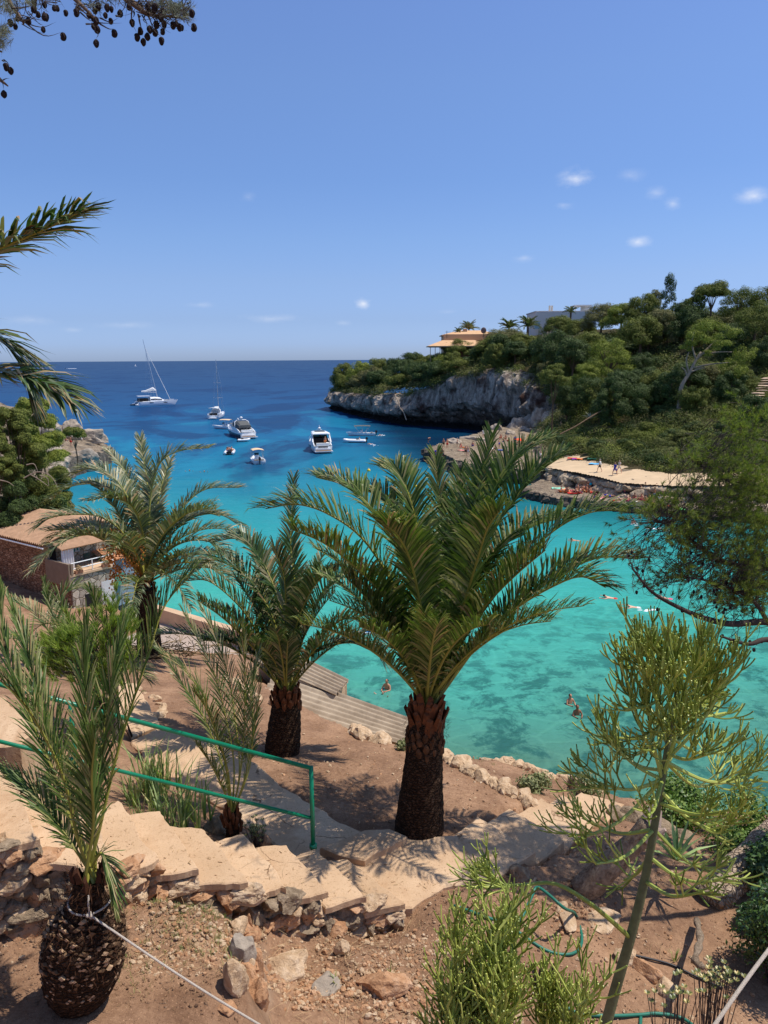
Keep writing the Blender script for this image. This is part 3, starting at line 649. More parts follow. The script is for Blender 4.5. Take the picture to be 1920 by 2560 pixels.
mb = MB(); mb.tube([e0+Vector((0, 0, -.02)), e0+Vector((0, 0, .03))], .045, 10); mb.build('foot_plate', M_GREEN, rd, True)
# ---------------- corrugated roof of the boathouse below ----------------
t = NT('fibre_cement'); c = t.ramp(t.noise(2, 6, .7), [(.3, s2l((150,132,112))), (.7, s2l((196,178,154)))]); t.base(c); t.rough(.95, .1); t.bump(t.noise(20, 5), .3, .01); M_CORR = t.mat
def corr(mb, A, B, C, D, n, amp):      # waves run along A->B, repeat from A to D
    rows = []
    m = n*8
    for i in range(m+1):
        u = i/m; p = A.lerp(D, u); q = B.lerp(C, u); z = Vector((0, 0, amp*math.cos(u*n*2*math.pi)))
        rows.append([p.lerp(q, j/10)+z for j in range(11)])
    mb.grid(rows)
zr = 7.25
b1 = thing('boathouse', 'low boathouse with grey corrugated fibre cement roof stepping down at the water', 'boathouse', PD(860, 1760, 9.0))
A, B, C, D = PD(640,1598,zr), PD(872,1702,zr), PD(835,1742,zr), PD(600,1640,zr)
mb = MB(); corr(mb, PD(664,1600,zr+.1), PD(872,1702,zr), PD(838,1740,zr), PD(640,1655,zr+.1), 6, .035); mb.build('roof', M_CORR, b1, True)
mb = MB(); corr(mb, PD(690,1678,zr+.06), PD(1100,1825,zr+.05), PD(1060,1880,zr+.05), PD(640,1760,zr+.06), 7, .035); mb.build('roof', M_CORR, b1, True)
mb = MB(); ww = [PD(872,1702,zr+.12), PD(838,1740,zr+.12), PD(1100,1828,zr+.12)]
for a, b in ((PD(664,1603,zr+.12), ww[0]), (ww[0], ww[1]), (ww[1], ww[2])):
    d = (b-a).normalized(); n_ = Vector((-d.y, d.x, 0)); a = a-n_*.06-d*0; b = b-n_*.06
    mb.add([a, b, Vector((b.x, b.y, 1.5)), Vector((a.x, a.y, 1.5)), a-n_*.2, b-n_*.2, Vector((b.x, b.y, 1.5))-n_*.2, Vector((a.x, a.y, 1.5))-n_*.2], [(0,1,2,3),(4,7,6,5),(0,4,5,1),(3,2,6,7),(0,3,7,4),(1,5,6,2)])
mb.build('wall', M_CONC, b1)
# ---------------- slipway road with parapet ----------------
M_ROAD = plain('worn_grey_concrete', (176,158,144), .95, .12, .6, .1, 0, .3, 8)
mb = MB(); slab(mb, poly(15.35, [(380,1560),(440,1556),(520,1583),(600,1612),(720,1652),(735,1690),(650,1760),(560,1700),(480,1660),(380,1650),(300,1600)]), H-15.35, 1.2, 61, .1, 1.0); o = mb.build('road', M_ROAD); tag(o, 'grey concrete slipway road behind the palms', kind='structure')
M_PAR = plain('parapet_render', (204,172,140), .95, .12, 1.2, .1, 0, .3, 10)
pp = [PD(x, y, 15.35) for x, y in [(345,1535),(430,1560),(520,1588),(600,1612),(650,1630),(705,1650)]]
mb = MB()
for a, b in zip(pp, pp[1:]):
    d = (b-a).normalized(); n_ = Vector((-d.y, d.x, 0))*.25
    vs = [a-n_, b-n_, b+n_, a+n_]; mb.add([v+Vector((0, 0, -2.4)) for v in vs]+[v+Vector((0, 0, .85)) for v in vs], [(4,5,6,7),(0,1,5,4),(2,3,7,6),(1,2,6,5),(3,0,4,7)])
o = mb.build('parapet_wall', M_PAR, loc=pp[2]); tag(o, 'low rendered parapet wall between slipway road and water', 'wall')
# ---------------- fallen log, palm log, hose, ropes ----------------
t = NT('grey_deadwood'); f = t.noise(7, 7, .7, t.mapping((1, 1, 6))); 
c = t.ramp(t.noise(14, 6, .7, dist=1.2), [(.3, s2l((104,86,68))), (.5, s2l((168,146,122))), (.75, s2l((206,186,160)))]); t.base(c); t.rough(.9, .2); t.bump(t.noise(16, 9, .8, t.mapping((1, 1, .35), (0, .8, 0)), 1.5), 1, .05); M_LOG = t.mat
M_CUT = plain('sawn_wood', (186,164,146), .9, .1, 20, .1)
M_LOGD = plain('dark_wood', (84,60,44), .95, .2, 12, .1, 0, .6, 30)
l0 = PD(1452, 2230, 6.15); l1 = P(1632, 2062, 8.9); lg = thing('log', 'thick grey fallen log with sawn top propped on the soil', 'log', (l0.x, l0.y, H-6.3))
mb = MB(); cv = [l0.lerp(l1, k/14)+Vector((fbm((k*.3, 0, 0), 2)*.02, 0, fbm((0, k*.3, 0), 2)*.02)) for k in range(15)]; mb.tube(cv, [.135+.018*math.sin(k*.5)+.02*(14-k)/14 for k in range(15)], 24); mb.build('bark', M_LOG, lg, True)
ax = (l1-l0).normalized(); side = ax.cross(Vector((0, 0, 1))).normalized()
mb = MB(); c1 = l1+ax*.004; up_ = side.cross(ax)
tip = [c1+side*.155*math.cos(w)+up_*.155*math.sin(w) for w in [k*math.pi/8 for k in range(16)]]; mb.add(tip+[p+ax*(.16 if 2 < i < 10 else .02) for i, p in enumerate(tip)], [tuple(range(16, 32))]+[(i, (i+1) % 16, 16+(i+1) % 16, 16+i) for i in range(16)]); mb.build('sawn_end', M_CUT, lg)
mb = MB(); mb.tube([l1+side*.13-ax*.16, l1+side*.17+ax*.02, l1+side*.2+ax*.1], [.06, .05, .02], 8); mb.build('stub', M_CUT, lg)
# palm log
t = NT('palm_bark_grey'); vv = t.voro(16, t.mapping((1, 1, .7)), 'DISTANCE_TO_EDGE'); c = t.ramp(t.noise(9, 6, .7), [(.3, s2l((150,128,106))), (.7, s2l((214,192,166)))]); c = t.mix(t.mrange(vv, .05, .0), c, s2l((140,116,94))); t.base(c); t.rough(.95, .1); t.bump(t.math('ADD', t.mrange(vv, 0, .15), t.noise(30, 4)), 1, .03); M_PLOG = t.mat
a = PD(1765, 2262, 6.5); b = P(2010, 2010, 10.2); lg = thing('palm_log', 'scaly grey palm trunk lying half under the dark shrubs', 'log', (a.x, a.y, H-6.6))
mb = MB(); mb.tube([a.lerp(b, k/12) for k in range(13)], [.22-.004*k+.012*math.sin(k*2) for k in range(13)], 26); mb.build('trunk', M_PLOG, lg, True)
# gnarled dead root
a = [PD(1742, 2300, 6.3), P(1750, 2350, 7.9), P(1738, 2400, 7.6), P(1760, 2420, 7.5)]; mb = MB(); mb.tube(catmull(a, 16), [.034+.010*math.sin(k*1.9+.4*math.sin(k)) for k in range(17)], 10); o = mb.build('dead_stump', M_LOG, smooth=True, loc=a[0]); tag(o, 'pale gnarled dead stem standing below the palm log', 'stump')
def gp(px, py, drop, up=.02):
    p = PD(px, py, drop); return Vector((p.x, p.y, near_z(p.x, p.y)+up))
M_HOSE = plain('green_hose', (38,112,92), .45, .1, 10, .4)
def hose(name, pts, r, mat, label, cat, n=60):
    mb = MB(); cv = catmull(pts, n); mb.tube(cv, r, 8); o = mb.build(name, mat, smooth=True, loc=cv[0]); tag(o, label, cat)
hose('garden_hose', [PD(1135,2270,6.0)+Vector((0,0,.03)), gp(1185,2300,6.05), gp(1240,2325,6.1), gp(1275,2332,6.1), P(1300,2300,7.9), P(1330,2240,8.3), P(1342,2218,8.4), P(1370,2235,8.3), P(1410,2270,8.2), gp(1440,2300,6.2), gp(1455,2350,6.15), gp(1430,2375,6.1), gp(1370,2378,6.1), gp(1300,2350,6.1), gp(1268,2328,6.08, .05)], .0165, M_HOSE, 'green garden hose making an open loop beside the landing', 'hose')
hose('garden_hose', [gp(1400,2480,6.0), gp(1450,2495,6.0), gp(1530,2505,6.05), gp(1600,2500,6.1), gp(1650,2490,6.1), gp(1720,2495,6.1), gp(1790,2540,6.0), gp(1850,2590,5.9)], .0165, M_HOSE, 'green garden hose running along the bottom past the thin trunk', 'hose')
hose('garden_hose', [gp(1605,2505,6.1), gp(1600,2540,6.05), gp(1580,2530,6.0), gp(1590,2560,6.0), gp(1620,2580,5.9)], .0165, M_HOSE, 'short kinked end of green hose at the very bottom', 'hose', 30)
hose('garden_hose', [gp(1690,2590,6.0), gp(1715,2540,6.0), gp(1750,2500,6.0), gp(1790,2512,6.0), gp(1840,2560,6.0)], .0165, M_HOSE, 'curl of green hose under the small leafy shrub', 'hose', 30)
M_BLK = plain('black_pipe', (34,32,36), .5, 0)
hose('irrigation_pipe', [gp(1560,2370,6.2), gp(1620,2395,6.3), gp(1680,2400,6.3), gp(1740,2420,6.3), gp(1810,2445,6.3)], .012, M_BLK, 'thin black irrigation pipe on the soil below the palm log', 'pipe', 30)
t = NT('white_rope'); t.base(s2l((226,212,196))); t.rough(.9, .1)
wv = t.n.new('ShaderNodeTexWave'); wv.bands_direction = 'DIAGONAL'; wv.inputs['Scale'].default_value = 190; t.link(t.co(), wv.inputs['Vector']); t.bump(wv.outputs['Fac'], .8, .004); M_ROPE = t.mat
# ---------------- palms ----------------
M_PALM = leafmat('palm_leaf', (40,62,26), (92,112,50), .45, .22, (150,140,98), .3)
M_PALMB = leafmat('palm_leaf_bluish', (58,74,50), (110,120,88), .42, .2, (170,158,126), .5)
M_PALMY = leafmat('palm_leaf_fresh', (52,74,34), (98,112,58), .42, .25, (176,164,128), .5)
M_PALMD = leafmat('palm_leaf_dark', (34,58,30), (74,96,48), .4, .2, (150,138,110), .5)
M_RACH = plain('palm_rachis', (146,142,62), .5, .2, 5, .4)
M_DRY = leafmat('dry_leaf', (120,96,66), (168,140,104), .8, .1)
t = NT('palm_trunk'); vv = t.voro(17, t.mix(.06, t.mapping((1, 1, 2.0)), t.noise(14, 4, vec=t.co(), out='Color')), 'DISTANCE_TO_EDGE'); g = t.noise(16, 8, .75)
c = t.ramp(g, [(.3, s2l((50,36,28))), (.55, s2l((88,66,50))), (.78, s2l((136,112,90)))]); c = t.mix(t.mrange(vv, .07, .0), c, s2l((36,27,21)))
t.base(c); t.rough(.95, .1); t.bump(t.math('ADD', t.math('MULTIPLY', t.mrange(vv, 0, .2), 1.5), t.noise(34, 6, .7)), 1, .035); M_TRUNK = t.mat
M_BOOT = plain('leaf_base', (110,66,40), .8, .4, 9, .2, 0, .5, 30)
M_FIBER = plain('palm_fibre', (70,46,32), .95, .3, 30, .1)
def frond(parent, pts, mats, leaf=.36, n=62, w=.021, seed=0, rr=.017, dens=1.45, fa0=.62, name='frond', start=.16, side0=None, droop=.25, twist=0, dry=.04, vang=.5, asym=1.0):
    r = random.Random(seed*7+3); N = 26; cv = catmull(pts, N); L = sum((cv[i+1]-cv[i]).length for i in range(N))
    mb = MB(); mb.tube(cv, [rr*(1-.85*i/N)+.002 for i in range(N+1)], 5, 1, False)
    hz = cv[-1]-cv[0]; hz.z = 0
    if hz.length < .15: hz = Vector((math.cos(seed), math.sin(seed), 0))
    hz.normalize(); S0 = side0 or Vector((-hz.y, hz.x, 0))
    n = int(n*dens); w = w*1.22; leaf = leaf*1.12
    for k in range(n):
        u = start+(1-start)*(k+r.uniform(-.2, .2))/n; u = min(max(u, .02), .995); f = u*N; j = min(int(f), N-1); p = cv[j].lerp(cv[j+1], f-j)
        T = (cv[j+1]-cv[j]).normalized(); S = (S0-T*S0.dot(T)).normalized()
        if twist: S = Matrix.Rotation(twist*u, 3, T) @ S
        Nn = S.cross(T)*(-1)
        if Nn.z < 0 and abs(Nn.z) > .05: Nn = -Nn
        v = (u-start)/(1-start); ll = leaf*(min(1, .30+v*3.2))*(1-.42*max(0, v-.6)/.4)*r.uniform(.85, 1.1)
        fa = fa0+.55*v-(.0 if v > .12 else .15)
        for sg in (-1, 1):
            a = fa+r.uniform(-.13, .13); va = vang+r.uniform(-.22, .22)
            d = (S*sg*math.cos(a)*1.0+T*math.sin(a)*1.0); d = (d*math.cos(va)+Nn*math.sin(va)).normalized()
            lw = w*r.uniform(.85, 1.15)*(1-.3*v); wd = d.cross(Nn); wd = (Matrix.Rotation(r.uniform(-.5, .5), 3, d) @ wd).normalized()*lw
            l2 = ll*(asym if sg < 0 else 1); m1 = p+d*l2*.45; tp = p+d*l2+Vector((0, 0, -l2*droop*r.uniform(.4, 1.3)))
            m2 = p+d*l2*.78+Vector((0, 0, -l2*droop*.35)); mi = 2 if r.random() < dry else 0
            mb.add([p-wd*.35, p+wd*.35, m1+wd*.5, m1-wd*.5, m2+wd*.34, m2-wd*.34, tp], [(0,1,2,3),(3,2,4,5),(5,4,6)], mi)
    return mb.build(name, mats, parent)
def zp(o, s, pts): return [(o[0]+x*s, o[1]+y*s) for x, y in pts]
def tr_frond(parent, base, pix, d0, d1, mats, **kw):
    # trace in image space, depth going from the crown's d0 to d0+d1, eased
    n = len(pix); pts = [base]
    for i, (x, y) in enumerate(pix[1:], 1):
        u = i/(n-1); pts.append(P(x, y, d0+d1*u**1.2))
    return frond(parent, pts, mats, **kw)
def rand_frond(parent, base, az, e0, e1, L, mats, **kw):
    pts = [base]; p = base.copy(); n = 7
    for i in range(n):
        e = e0+(e1-e0)*((i+.5)/n)**1.3; p = p+Vector((math.cos(az)*math.cos(e), math.sin(az)*math.cos(e), math.sin(e)))*L/n; pts.append(p.copy())
    return frond(parent, pts, mats, **kw)
def trunk(parent, base, h, radii, mat=None, lean=(0, 0), seed=0, name='trunk', seg=30):
    mb = MB(); N = 40; rows = []
    for i in range(N+1):
        u = i/N; z = base.z-.15+(h+.15)*u; f = u*(len(radii)-1); j = min(int(f), len(radii)-2); rd_ = radii[j]+(radii[j+1]-radii[j])*(f-j); row = []
        for k in range(seg+1):
            w = 2*math.pi*(k % seg)/seg; q = Vector((math.cos(w)*2.2, math.sin(w)*2.2, z*4+seed)); rr = rd_*(1+.03*mn.noise(q*2)+.035*math.sin(z*52+w*2)*.5)
            row.append(Vector((base.x+lean[0]*u+math.cos(w)*rr, base.y+lean[1]*u+math.sin(w)*rr, z)))
        rows.append(row)
    mb.grid(rows); top = [Vector((base.x+lean[0]+math.cos(w)*radii[-1]*.9, base.y+lean[1]+math.sin(w)*radii[-1]*.9, base.z+h)) for w in [2*math.pi*k/12 for k in range(12)]]
    mb.add(top, [tuple(range(12))]); return mb.build(name, mat or M_TRUNK, parent, True)
def boots(parent, c, r0, r1, h, n, seed=0, L=.2, w=.05, mats=None, name='leaf_base'):
    r = random.Random(seed); mb = MB()
    for i in range(n):
        u = i/n; az = i*2.399963+r.uniform(-.15, .15); z = c.z+h*u; rad = r0+(r1-r0)*u
        o_ = Vector((math.cos(az), math.sin(az), 0)); s_ = Vector((-o_.y, o_.x, 0)); b = Vector((c.x, c.y, z))+o_*rad*.92; l = L*r.uniform(.7, 1.15); ww = w*r.uniform(.8, 1.2); tl = r.uniform(.15, .45)
        d = (Vector((0, 0, 1))*math.cos(tl)+o_*math.sin(tl)); t1 = b+d*l
        mb.add([b-s_*ww, b+s_*ww, b+o_*.035, t1+s_*ww*.55, t1-s_*ww*.55, t1+o_*.02-d*.02, t1-o_*.03+d*.03], [(0,2,5,4),(2,1,3,5),(4,5,3),(4,3,6),(0,4,6),(1,6,3)], 0)
    return mb.build(name, [mats or M_BOOT], parent)
def fibres(parent, c, r, h, n, seed):
    q = random.Random(seed); mb = MB()
    for i in range(n):
        az = q.uniform(0, 6.28); z = c.z+q.uniform(-h/2, h/2); b = Vector((c.x+math.cos(az)*r, c.y+math.sin(az)*r, z)); d = Vector((math.cos(az)*.4, math.sin(az)*.4, q.uniform(-1, 1))).normalized()
        s_ = Vector((-math.sin(az), math.cos(az), 0))*.004; e = b+d*q.uniform(.04, .12)+s_*q.uniform(-9, 9); mb.add([b-s_, b+s_, e], [(0,1,2)])
    return mb.build('fibre', M_FIBER, parent)
O6 = (640,1050); S6 = .6028; O7 = (300,1400); S7 = .4822; O8 = (0,1050); S8 = .4219; O1 = (0,1700); S1 = .3888
# big palm on the terrace
pb = PD(1046, 2072, 6.0); G3 = [M_PALM, M_RACH, M_DRY]
p1 = thing('palm_tree', 'largest palm, thick dark trunk and wide arching crown in front of the turquoise bay', 'palm tree', pb)
CB1 = P(1082, 1745, 10.05); CB1 = Vector((pb.x+.10, pb.y+.02, CB1.z))
trunk(p1, pb, CB1.z-pb.z-.12, [.315,.318,.30,.28,.26,.245,.232,.222,.215], seed=1, lean=(.10, .02))
cb = P(1082, 1745, 10.05); cb = CB1; d1 = (cb-CAMP).dot(FWD)
boots(p1, Vector((cb.x-.02, cb.y, cb.z-.62)), .235, .215, .34, 46, 42, .12, .05, plain('worn_leaf_base', (96,68,48), .9, .4, 12, .1, 0, .6, 30)); boots(p1, Vector((cb.x, cb.y, cb.z-.30)), .215, .14, .34, 46, 2, .24, .07); fibres(p1, cb-Vector((0,0,.25)), .27, .3, 160, 4)
FR = [([(700,1100),(650,900),(560,670),(440,490),(300,390),(170,350),(40,368)],-.5),([(690,1090),(610,880),(520,720),(400,600),(280,510),(150,455)],-1.4),
 ([(720,1050),(690,800),(600,560),(470,360),(360,270),(250,238)],1.0),([(740,1020),(710,760),(680,520),(640,330),(590,220),(525,200)],1.4),
 ([(750,1000),(775,800),(775,600),(765,380),(745,150)],1.8),([(760,1000),(790,800),(805,600),(830,400),(848,215)],1.4),([(760,1020),(800,800),(850,550),(910,300),(985,60)],.8),
 ([(765,1040),(830,800),(905,520),(990,290),(1090,150),(1205,85)],.7),([(770,1050),(860,760),(960,500),(1080,320),(1170,220),(1270,150)],.2),
 ([(780,1060),(900,850),(1060,640),(1220,470),(1380,385),(1535,375)],-.2),([(790,1080),(960,880),(1120,740),(1280,630),(1430,570),(1585,578)],.3),
 ([(790,1090),(930,920),(1080,780),(1230,690),(1350,650),(1450,695)],-.6),([(710,1110),(700,900),(675,730),(640,580),(590,480),(545,440)],-1.7),
 ([(745,1100),(800,930),(865,750),(915,590),(960,450),(1008,378)],-1.6),([(700,1100),(620,950),(540,840),(450,730),(370,650)],-.6),
 ([(730,1080),(735,900),(700,700),(620,520),(500,420)],-1.2),([(760,1080),(850,900),(960,760),(1080,640),(1200,540)],-1.1),
 ([(730,1000),(700,700),(640,480),(540,330),(400,280)],1.5),([(770,1000),(900,700),(1020,520),(1150,440),(1300,400)],1.2),([(760,1000),(830,700),(900,450),(1000,250),(1120,120)],1.3)]
for i, (tr, dd) in enumerate(FR):
    tr_frond(p1, cb+Vector((.09*math.cos(i*2.4), .09*math.sin(i*2.4), .02)), zp(O6, S6, tr), d1, dd, G3, seed=i+1, n=88, leaf=.48, w=.025, rr=.022, dry=.03, vang=.5)
q = random.Random(4)
for i in range(16):
    e = q.uniform(.95, 1.35); rand_frond(p1, cb+Vector((0, 0, .03)), i*2.4+q.uniform(-.3, .3), e, e-q.uniform(.5, 1.0), q.uniform(1.9, 2.7), G3, seed=100+i, n=64, leaf=.36, w=.021, rr=.02)
# second palm
pb2 = PD(702, 1886, 6.4); p2 = thing('palm_tree', 'medium palm with short black trunk left of the largest palm', 'palm tree', pb2)
dd2 = (pb2-CAMP).dot(FWD); cb2 = P(716, 1738, dd2-.1); trunk(p2, pb2, cb2.z-pb2.z-.1, [.27,.29,.285,.27,.25,.235], seed=2, lean=(cb2.x-pb2.x, cb2.y-pb2.y))
boots(p2, Vector((cb2.x, cb2.y, cb2.z-.26)), .23, .14, .3, 40, 7, .22, .065)
FR = [([(880,640),(960,500),(1060,380),(1160,305),(1260,320),(1320,410),(1352,520)],-.5),([(830,630),(760,470),(690,340),(600,220),(460,110),(330,110)],-.5),([(820,640),(740,520),(650,410),(520,290),(400,210)],-1.1),
 ([(860,620),(895,430),(935,280),(990,160),(1060,80),(1130,50)],-1.2),([(870,600),(850,350),(790,120),(700,-40),(600,-110),(480,-90)],.7),([(880,600),(900,350),(905,100),(885,-100),(900,-430)],1.5),
 ([(850,640),(780,560),(680,480),(560,420),(450,420)],-.2),([(850,620),(820,400),(740,200),(620,60),(480,0),(400,60)],.3),([(880,620),(950,400),(1040,200),(1160,80),(1260,60)],.6),
 ([(840,620),(800,420),(760,250),(740,80),(700,-80)],1.2),([(860,620),(870,420),(860,250),(850,80),(800,-60)],-.8),([(880,630),(960,520),(1080,450),(1200,430),(1300,470)],.2)]
for i, (tr, dd) in enumerate(FR): tr_frond(p2, cb2+Vector((.08*math.cos(i*2.4), .08*math.sin(i*2.4), 0)), zp(O7, S7, tr), dd2-.1, dd, [M_PALMD, M_RACH, M_DRY], seed=200+i, n=76, leaf=.43, w=.025, rr=.022, vang=.5)
for i in range(11):
    e = q.uniform(.95, 1.4); rand_frond(p2, cb2, i*2.4+q.uniform(-.3, .3), e, e-q.uniform(.5, 1.1), q.uniform(1.9, 2.6), [M_PALMD, M_RACH, M_DRY], seed=230+i, n=58, leaf=.36, w=.022)
# tall bluish palm with fruit, beyond
pb3 = PY(372, 1600, 19.6); pb3.z = near_z(pb3.x, pb3.y)-.1; p3 = thing('palm_tree', 'grey green palm with hanging orange fruit stalks before the stone house', 'palm tree', pb3)
cb3 = P(362, 1462, (pb3-CAMP).dot(FWD)); d3 = (cb3-CAMP).dot(FWD)
trunk(p3, pb3, cb3.z-pb3.z, [.34,.32,.30,.27,.25], seed=3); boots(p3, Vector((cb3.x, cb3.y, cb3.z-.6)), .28, .16, .7, 50, 9, .3, .07)
B3 = [M_PALMB, M_RACH, M_DRY]
FR = [([(850,950),(800,780),(700,640),(580,570),(440,560),(300,580),(215,640)],-1),([(850,950),(780,810),(680,720),(560,680),(420,700),(300,780),(200,890)],-1.6),([(860,930),(830,650),(740,430),(640,320),(520,290),(400,340)],.6),
 ([(870,930),(880,600),(905,380),(960,240),(1080,180),(1240,165)],.4),([(870,930),(890,600),(870,350),(830,100)],1.6),([(860,930),(800,600),(700,440),(560,380),(400,400),(300,470)],1.2),
 ([(880,930),(960,700),(1080,520),(1220,410),(1420,400)],.6),([(880,940),(980,790),(1100,720),(1240,720),(1340,800),(1420,900)],-.6),([(880,950),(960,860),(1080,800),(1240,850)],-1.4),([(870,930),(910,650),(950,420),(1010,230)],1.8),
 ([(870,920),(860,700),(820,500),(740,300),(640,180)],2.0),([(880,930),(1000,700),(1140,580),(1300,560),(1440,640)],1.6),([(850,940),(720,740),(560,620),(400,640),(260,740)],1.4),([(860,930),(850,700),(790,520),(660,460),(520,480)],-1.8)]
for i, (tr, dd) in enumerate(FR): tr_frond(p3, cb3+Vector((.1*math.cos(i*2.4), .1*math.sin(i*2.4), .1)), zp(O8, S8, tr), d3, dd*1.2, B3, seed=300+i, n=72, leaf=.52, w=.036, rr=.032, vang=.35, dry=.05)
for i in range(9):
    e = q.uniform(1.0, 1.45); rand_frond(p3, cb3+Vector((0, 0, .1)), i*2.4, e, e-q.uniform(1.0, 1.7), q.uniform(3.0, 3.9), B3, seed=330+i, n=60, leaf=.5, w=.036, rr=.03)
M_FRUIT = leafmat('date_fruit', (150,84,30), (206,136,60), .5, .1)
for i in range(6): rand_frond(p3, cb3+Vector((0, 0, .0)), [4.9, 5.4, 5.9, .1, .6, 2.3][i], .55+.12*(i % 3), -.75-.1*(i % 2), 3.0, B3, seed=360+i, n=60, leaf=.5, w=.036, rr=.03)
mb = MB(); r_ = random.Random(3)
for s_ in range(26):
    a = cb3+Vector((0, -.15, .25)); c_ = P(r_.gauss(308, 26), r_.gauss(1392, 34), d3-.5-r_.random()*.5); cv = catmull([a, a.lerp(c_, .6)+Vector((0, 0, .35)), c_], 8); mb.tube(cv, .008, 3, 1, False)
    for k in range(16):
        pz = cv[-1]+Vector((r_.gauss(0, .06), r_.gauss(0, .06), -abs(r_.gauss(0, .16)))); mb.blob(pz, (.022, .022, .028), 0, 5, 4)
mb.build('fruit_stalk', [M_FRUIT, plain('fruit_stem', (190,132,60), .6)], p3)
# bulb-based palm, bottom left
pb4 = PD(200, 2488, 4.88); p4 = thing('palm_tree', 'squat palm with swollen shaggy base tied with white rope beside the steps', 'palm tree', pb4)
dd4 = (pb4-CAMP).dot(FWD); nk = P(222, 2195, 5.75); hb = nk.z-pb4.z
def bulb():
    mb = MB(); rows = []; N = 34; seg = 44; prof = [(0,.16),(.1,.235),(.24,.29),(.42,.312),(.58,.295),(.70,.24),(.79,.165),(.88,.12),(1.0,.10)]
    for i in range(N+1):
        u = i/N; rr = [a for a in prof]; 
        for (u0, r0), (u1, r1) in zip(prof, prof[1:]):
            if u0 <= u <= u1: rd_ = r0+(r1-r0)*(u-u0)/(u1-u0)
        c_ = Vector((pb4.x, pb4.y, pb4.z-.08)).lerp(Vector((nk.x, nk.y, nk.z)), u); row = []
        for k in range(seg+1):
            w = 2*math.pi*(k % seg)/seg; n_ = Vector((math.cos(w), math.sin(w), u*3)); rr = rd_*(1+.05*mn.noise(n_*6)+.04*mn.noise(n_*14))
            row.append(c_+Vector((math.cos(w)*rr, math.sin(w)*rr, 0)))
        rows.append(row)
    mb.grid(rows); mb.build('trunk', M_TRUNK, p4, True)
    # pruned leaf stubs in spirals
    mb = MB(); r = random.Random(8)
    for i in range(520):
        u = .22+.56*(i/520)+r.uniform(-.02, .02); az = i*2.399963+r.uniform(-.35, .35)
        for (u0, r0), (u1, r1) in zip(prof, prof[1:]):
            if u0 <= u <= u1: rd_ = r0+(r1-r0)*(u-u0)/(u1-u0)
        c_ = Vector((pb4.x, pb4.y, pb4.z-.08)).lerp(nk, u); o_ = Vector((math.cos(az), math.sin(az), 0)); s_ = Vector((-o_.y, o_.x, 0)); b = c_+o_*rd_*.97; sz = r.uniform(.45, 1.05)*(.6 if u < .4 else .9)
        up_ = Vector((0, 0, 1)); d = (o_*.75+up_*r.uniform(.1, 1)+s_*r.uniform(-.6, .6)).normalized(); l = .04*sz; ww = .036*sz
        q0, q1, q2, q3 = b-s_*ww, b+up_*ww*.75, b+s_*ww, b-up_*ww*.7; e = [q+d*l+(b-q)*.3 for q in (q0, q1, q2, q3)]
        mb.add([q0, q1, q2, q3]+e, [(4,5,6,7),(0,1,5,4),(1,2,6,5),(2,3,7,6),(3,0,4,7)], 1 if r.random() < .45 else 0)
    mb.build('leaf_stub', [plain('old_stub', (112,88,66), .9, .3, 12, .1, 0, .5, 40), plain('fresh_stub', (176,146,116), .9, .3, 12, .1, 0, .5, 40)], p4)
bulb(); fibres(p4, nk-Vector((0,0,.1)), .15, .3, 300, 14); fibres(p4, pb4.lerp(nk, .55), .28, .5, 500, 24); boots(p4, nk-Vector((0,0,.06)), .12, .08, .10, 9, 15, .10, .03, plain('brown_sheath', (78,50,36), .9, .3, 20, .1, 0, .5, 60))
FR = [([(560,1250),(500,1010),(410,640),(250,300),(90,80),(-120,-80)],-.5),([(600,1250),(640,950),(740,520),(850,150),(960,-180),(1060,-480),(1250,-700)],.35),([(575,1250),(562,900),(552,600),(556,250),(545,-60),(560,-360)],.5),
([(590,1250),(610,900),(640,600),(680,250),(740,-80),(800,-350)],.7),
 ([(600,1255),(630,1130),(665,1140),(695,1260),(716,1430)],-.1),([(560,1250),(470,940),(330,560),(160,160),(30,-200),(0,-560)],.8),([(560,1250),(500,900),(360,400),(240,60),(160,-240),(60,-500)],1.1),
 ([(590,1250),(600,940),(590,640),(610,380)],-.5),([(550,1250),(430,1010),(260,800),(60,640)],.4)]
for i, (tr, dd) in enumerate(FR): tr_frond(p4, nk+Vector((.05*math.cos(i*2.4), .05*math.sin(i*2.4), -.03)), zp(O1, S1, tr), 5.75, dd, [M_PALM, M_RACH, M_DRY], seed=400+i, n=(26 if i == 4 else 60), leaf=(.22 if i == 4 else .38), w=.012, rr=.014, vang=.35, start=.22, dry=.03, fa0=1.02, dens=1.35)
# palm behind it
pb5 = PD(255, 1800, 5.9); p5 = thing('palm_tree', 'small palm behind the squat one, fronds lit pale in front of the house', 'palm tree', pb5); d5 = (pb5-CAMP).dot(FWD)
trunk(p5, pb5, .35, [.16,.15,.12], seed=5, seg=16); cb5 = pb5+Vector((0, 0, .35))
FR = [([(250,1770),(205,1690),(160,1600),(125,1520),(108,1455)],.4),([(250,1770),(245,1690),(238,1600),(240,1510),(225,1475)],.2),([(250,1770),(225,1690),(200,1620),(160,1570),(110,1560),(70,1590)],-.5),([(255,1770),(280,1680),(300,1600),(330,1540)],.5),([(250,1770),(180,1700),(110,1660),(40,1650)],-.4),([(250,1770),(170,1640),(90,1540),(30,1500)],.8),([(255,1770),(290,1700),(330,1670),(370,1700)],-.3),([(250,1770),(215,1640),(170,1560),(150,1500),(190,1470),(240,1480)],1.0),([(250,1770),(140,1650),(60,1600),(-20,1600)],.3)]
for i, (tr, dd) in enumerate(FR): tr_frond(p5, cb5, tr, d5, dd, [M_PALMY, M_RACH, M_DRY], seed=500+i, n=52, leaf=.36, w=.018, rr=.014, fa0=.8, dens=1.2)
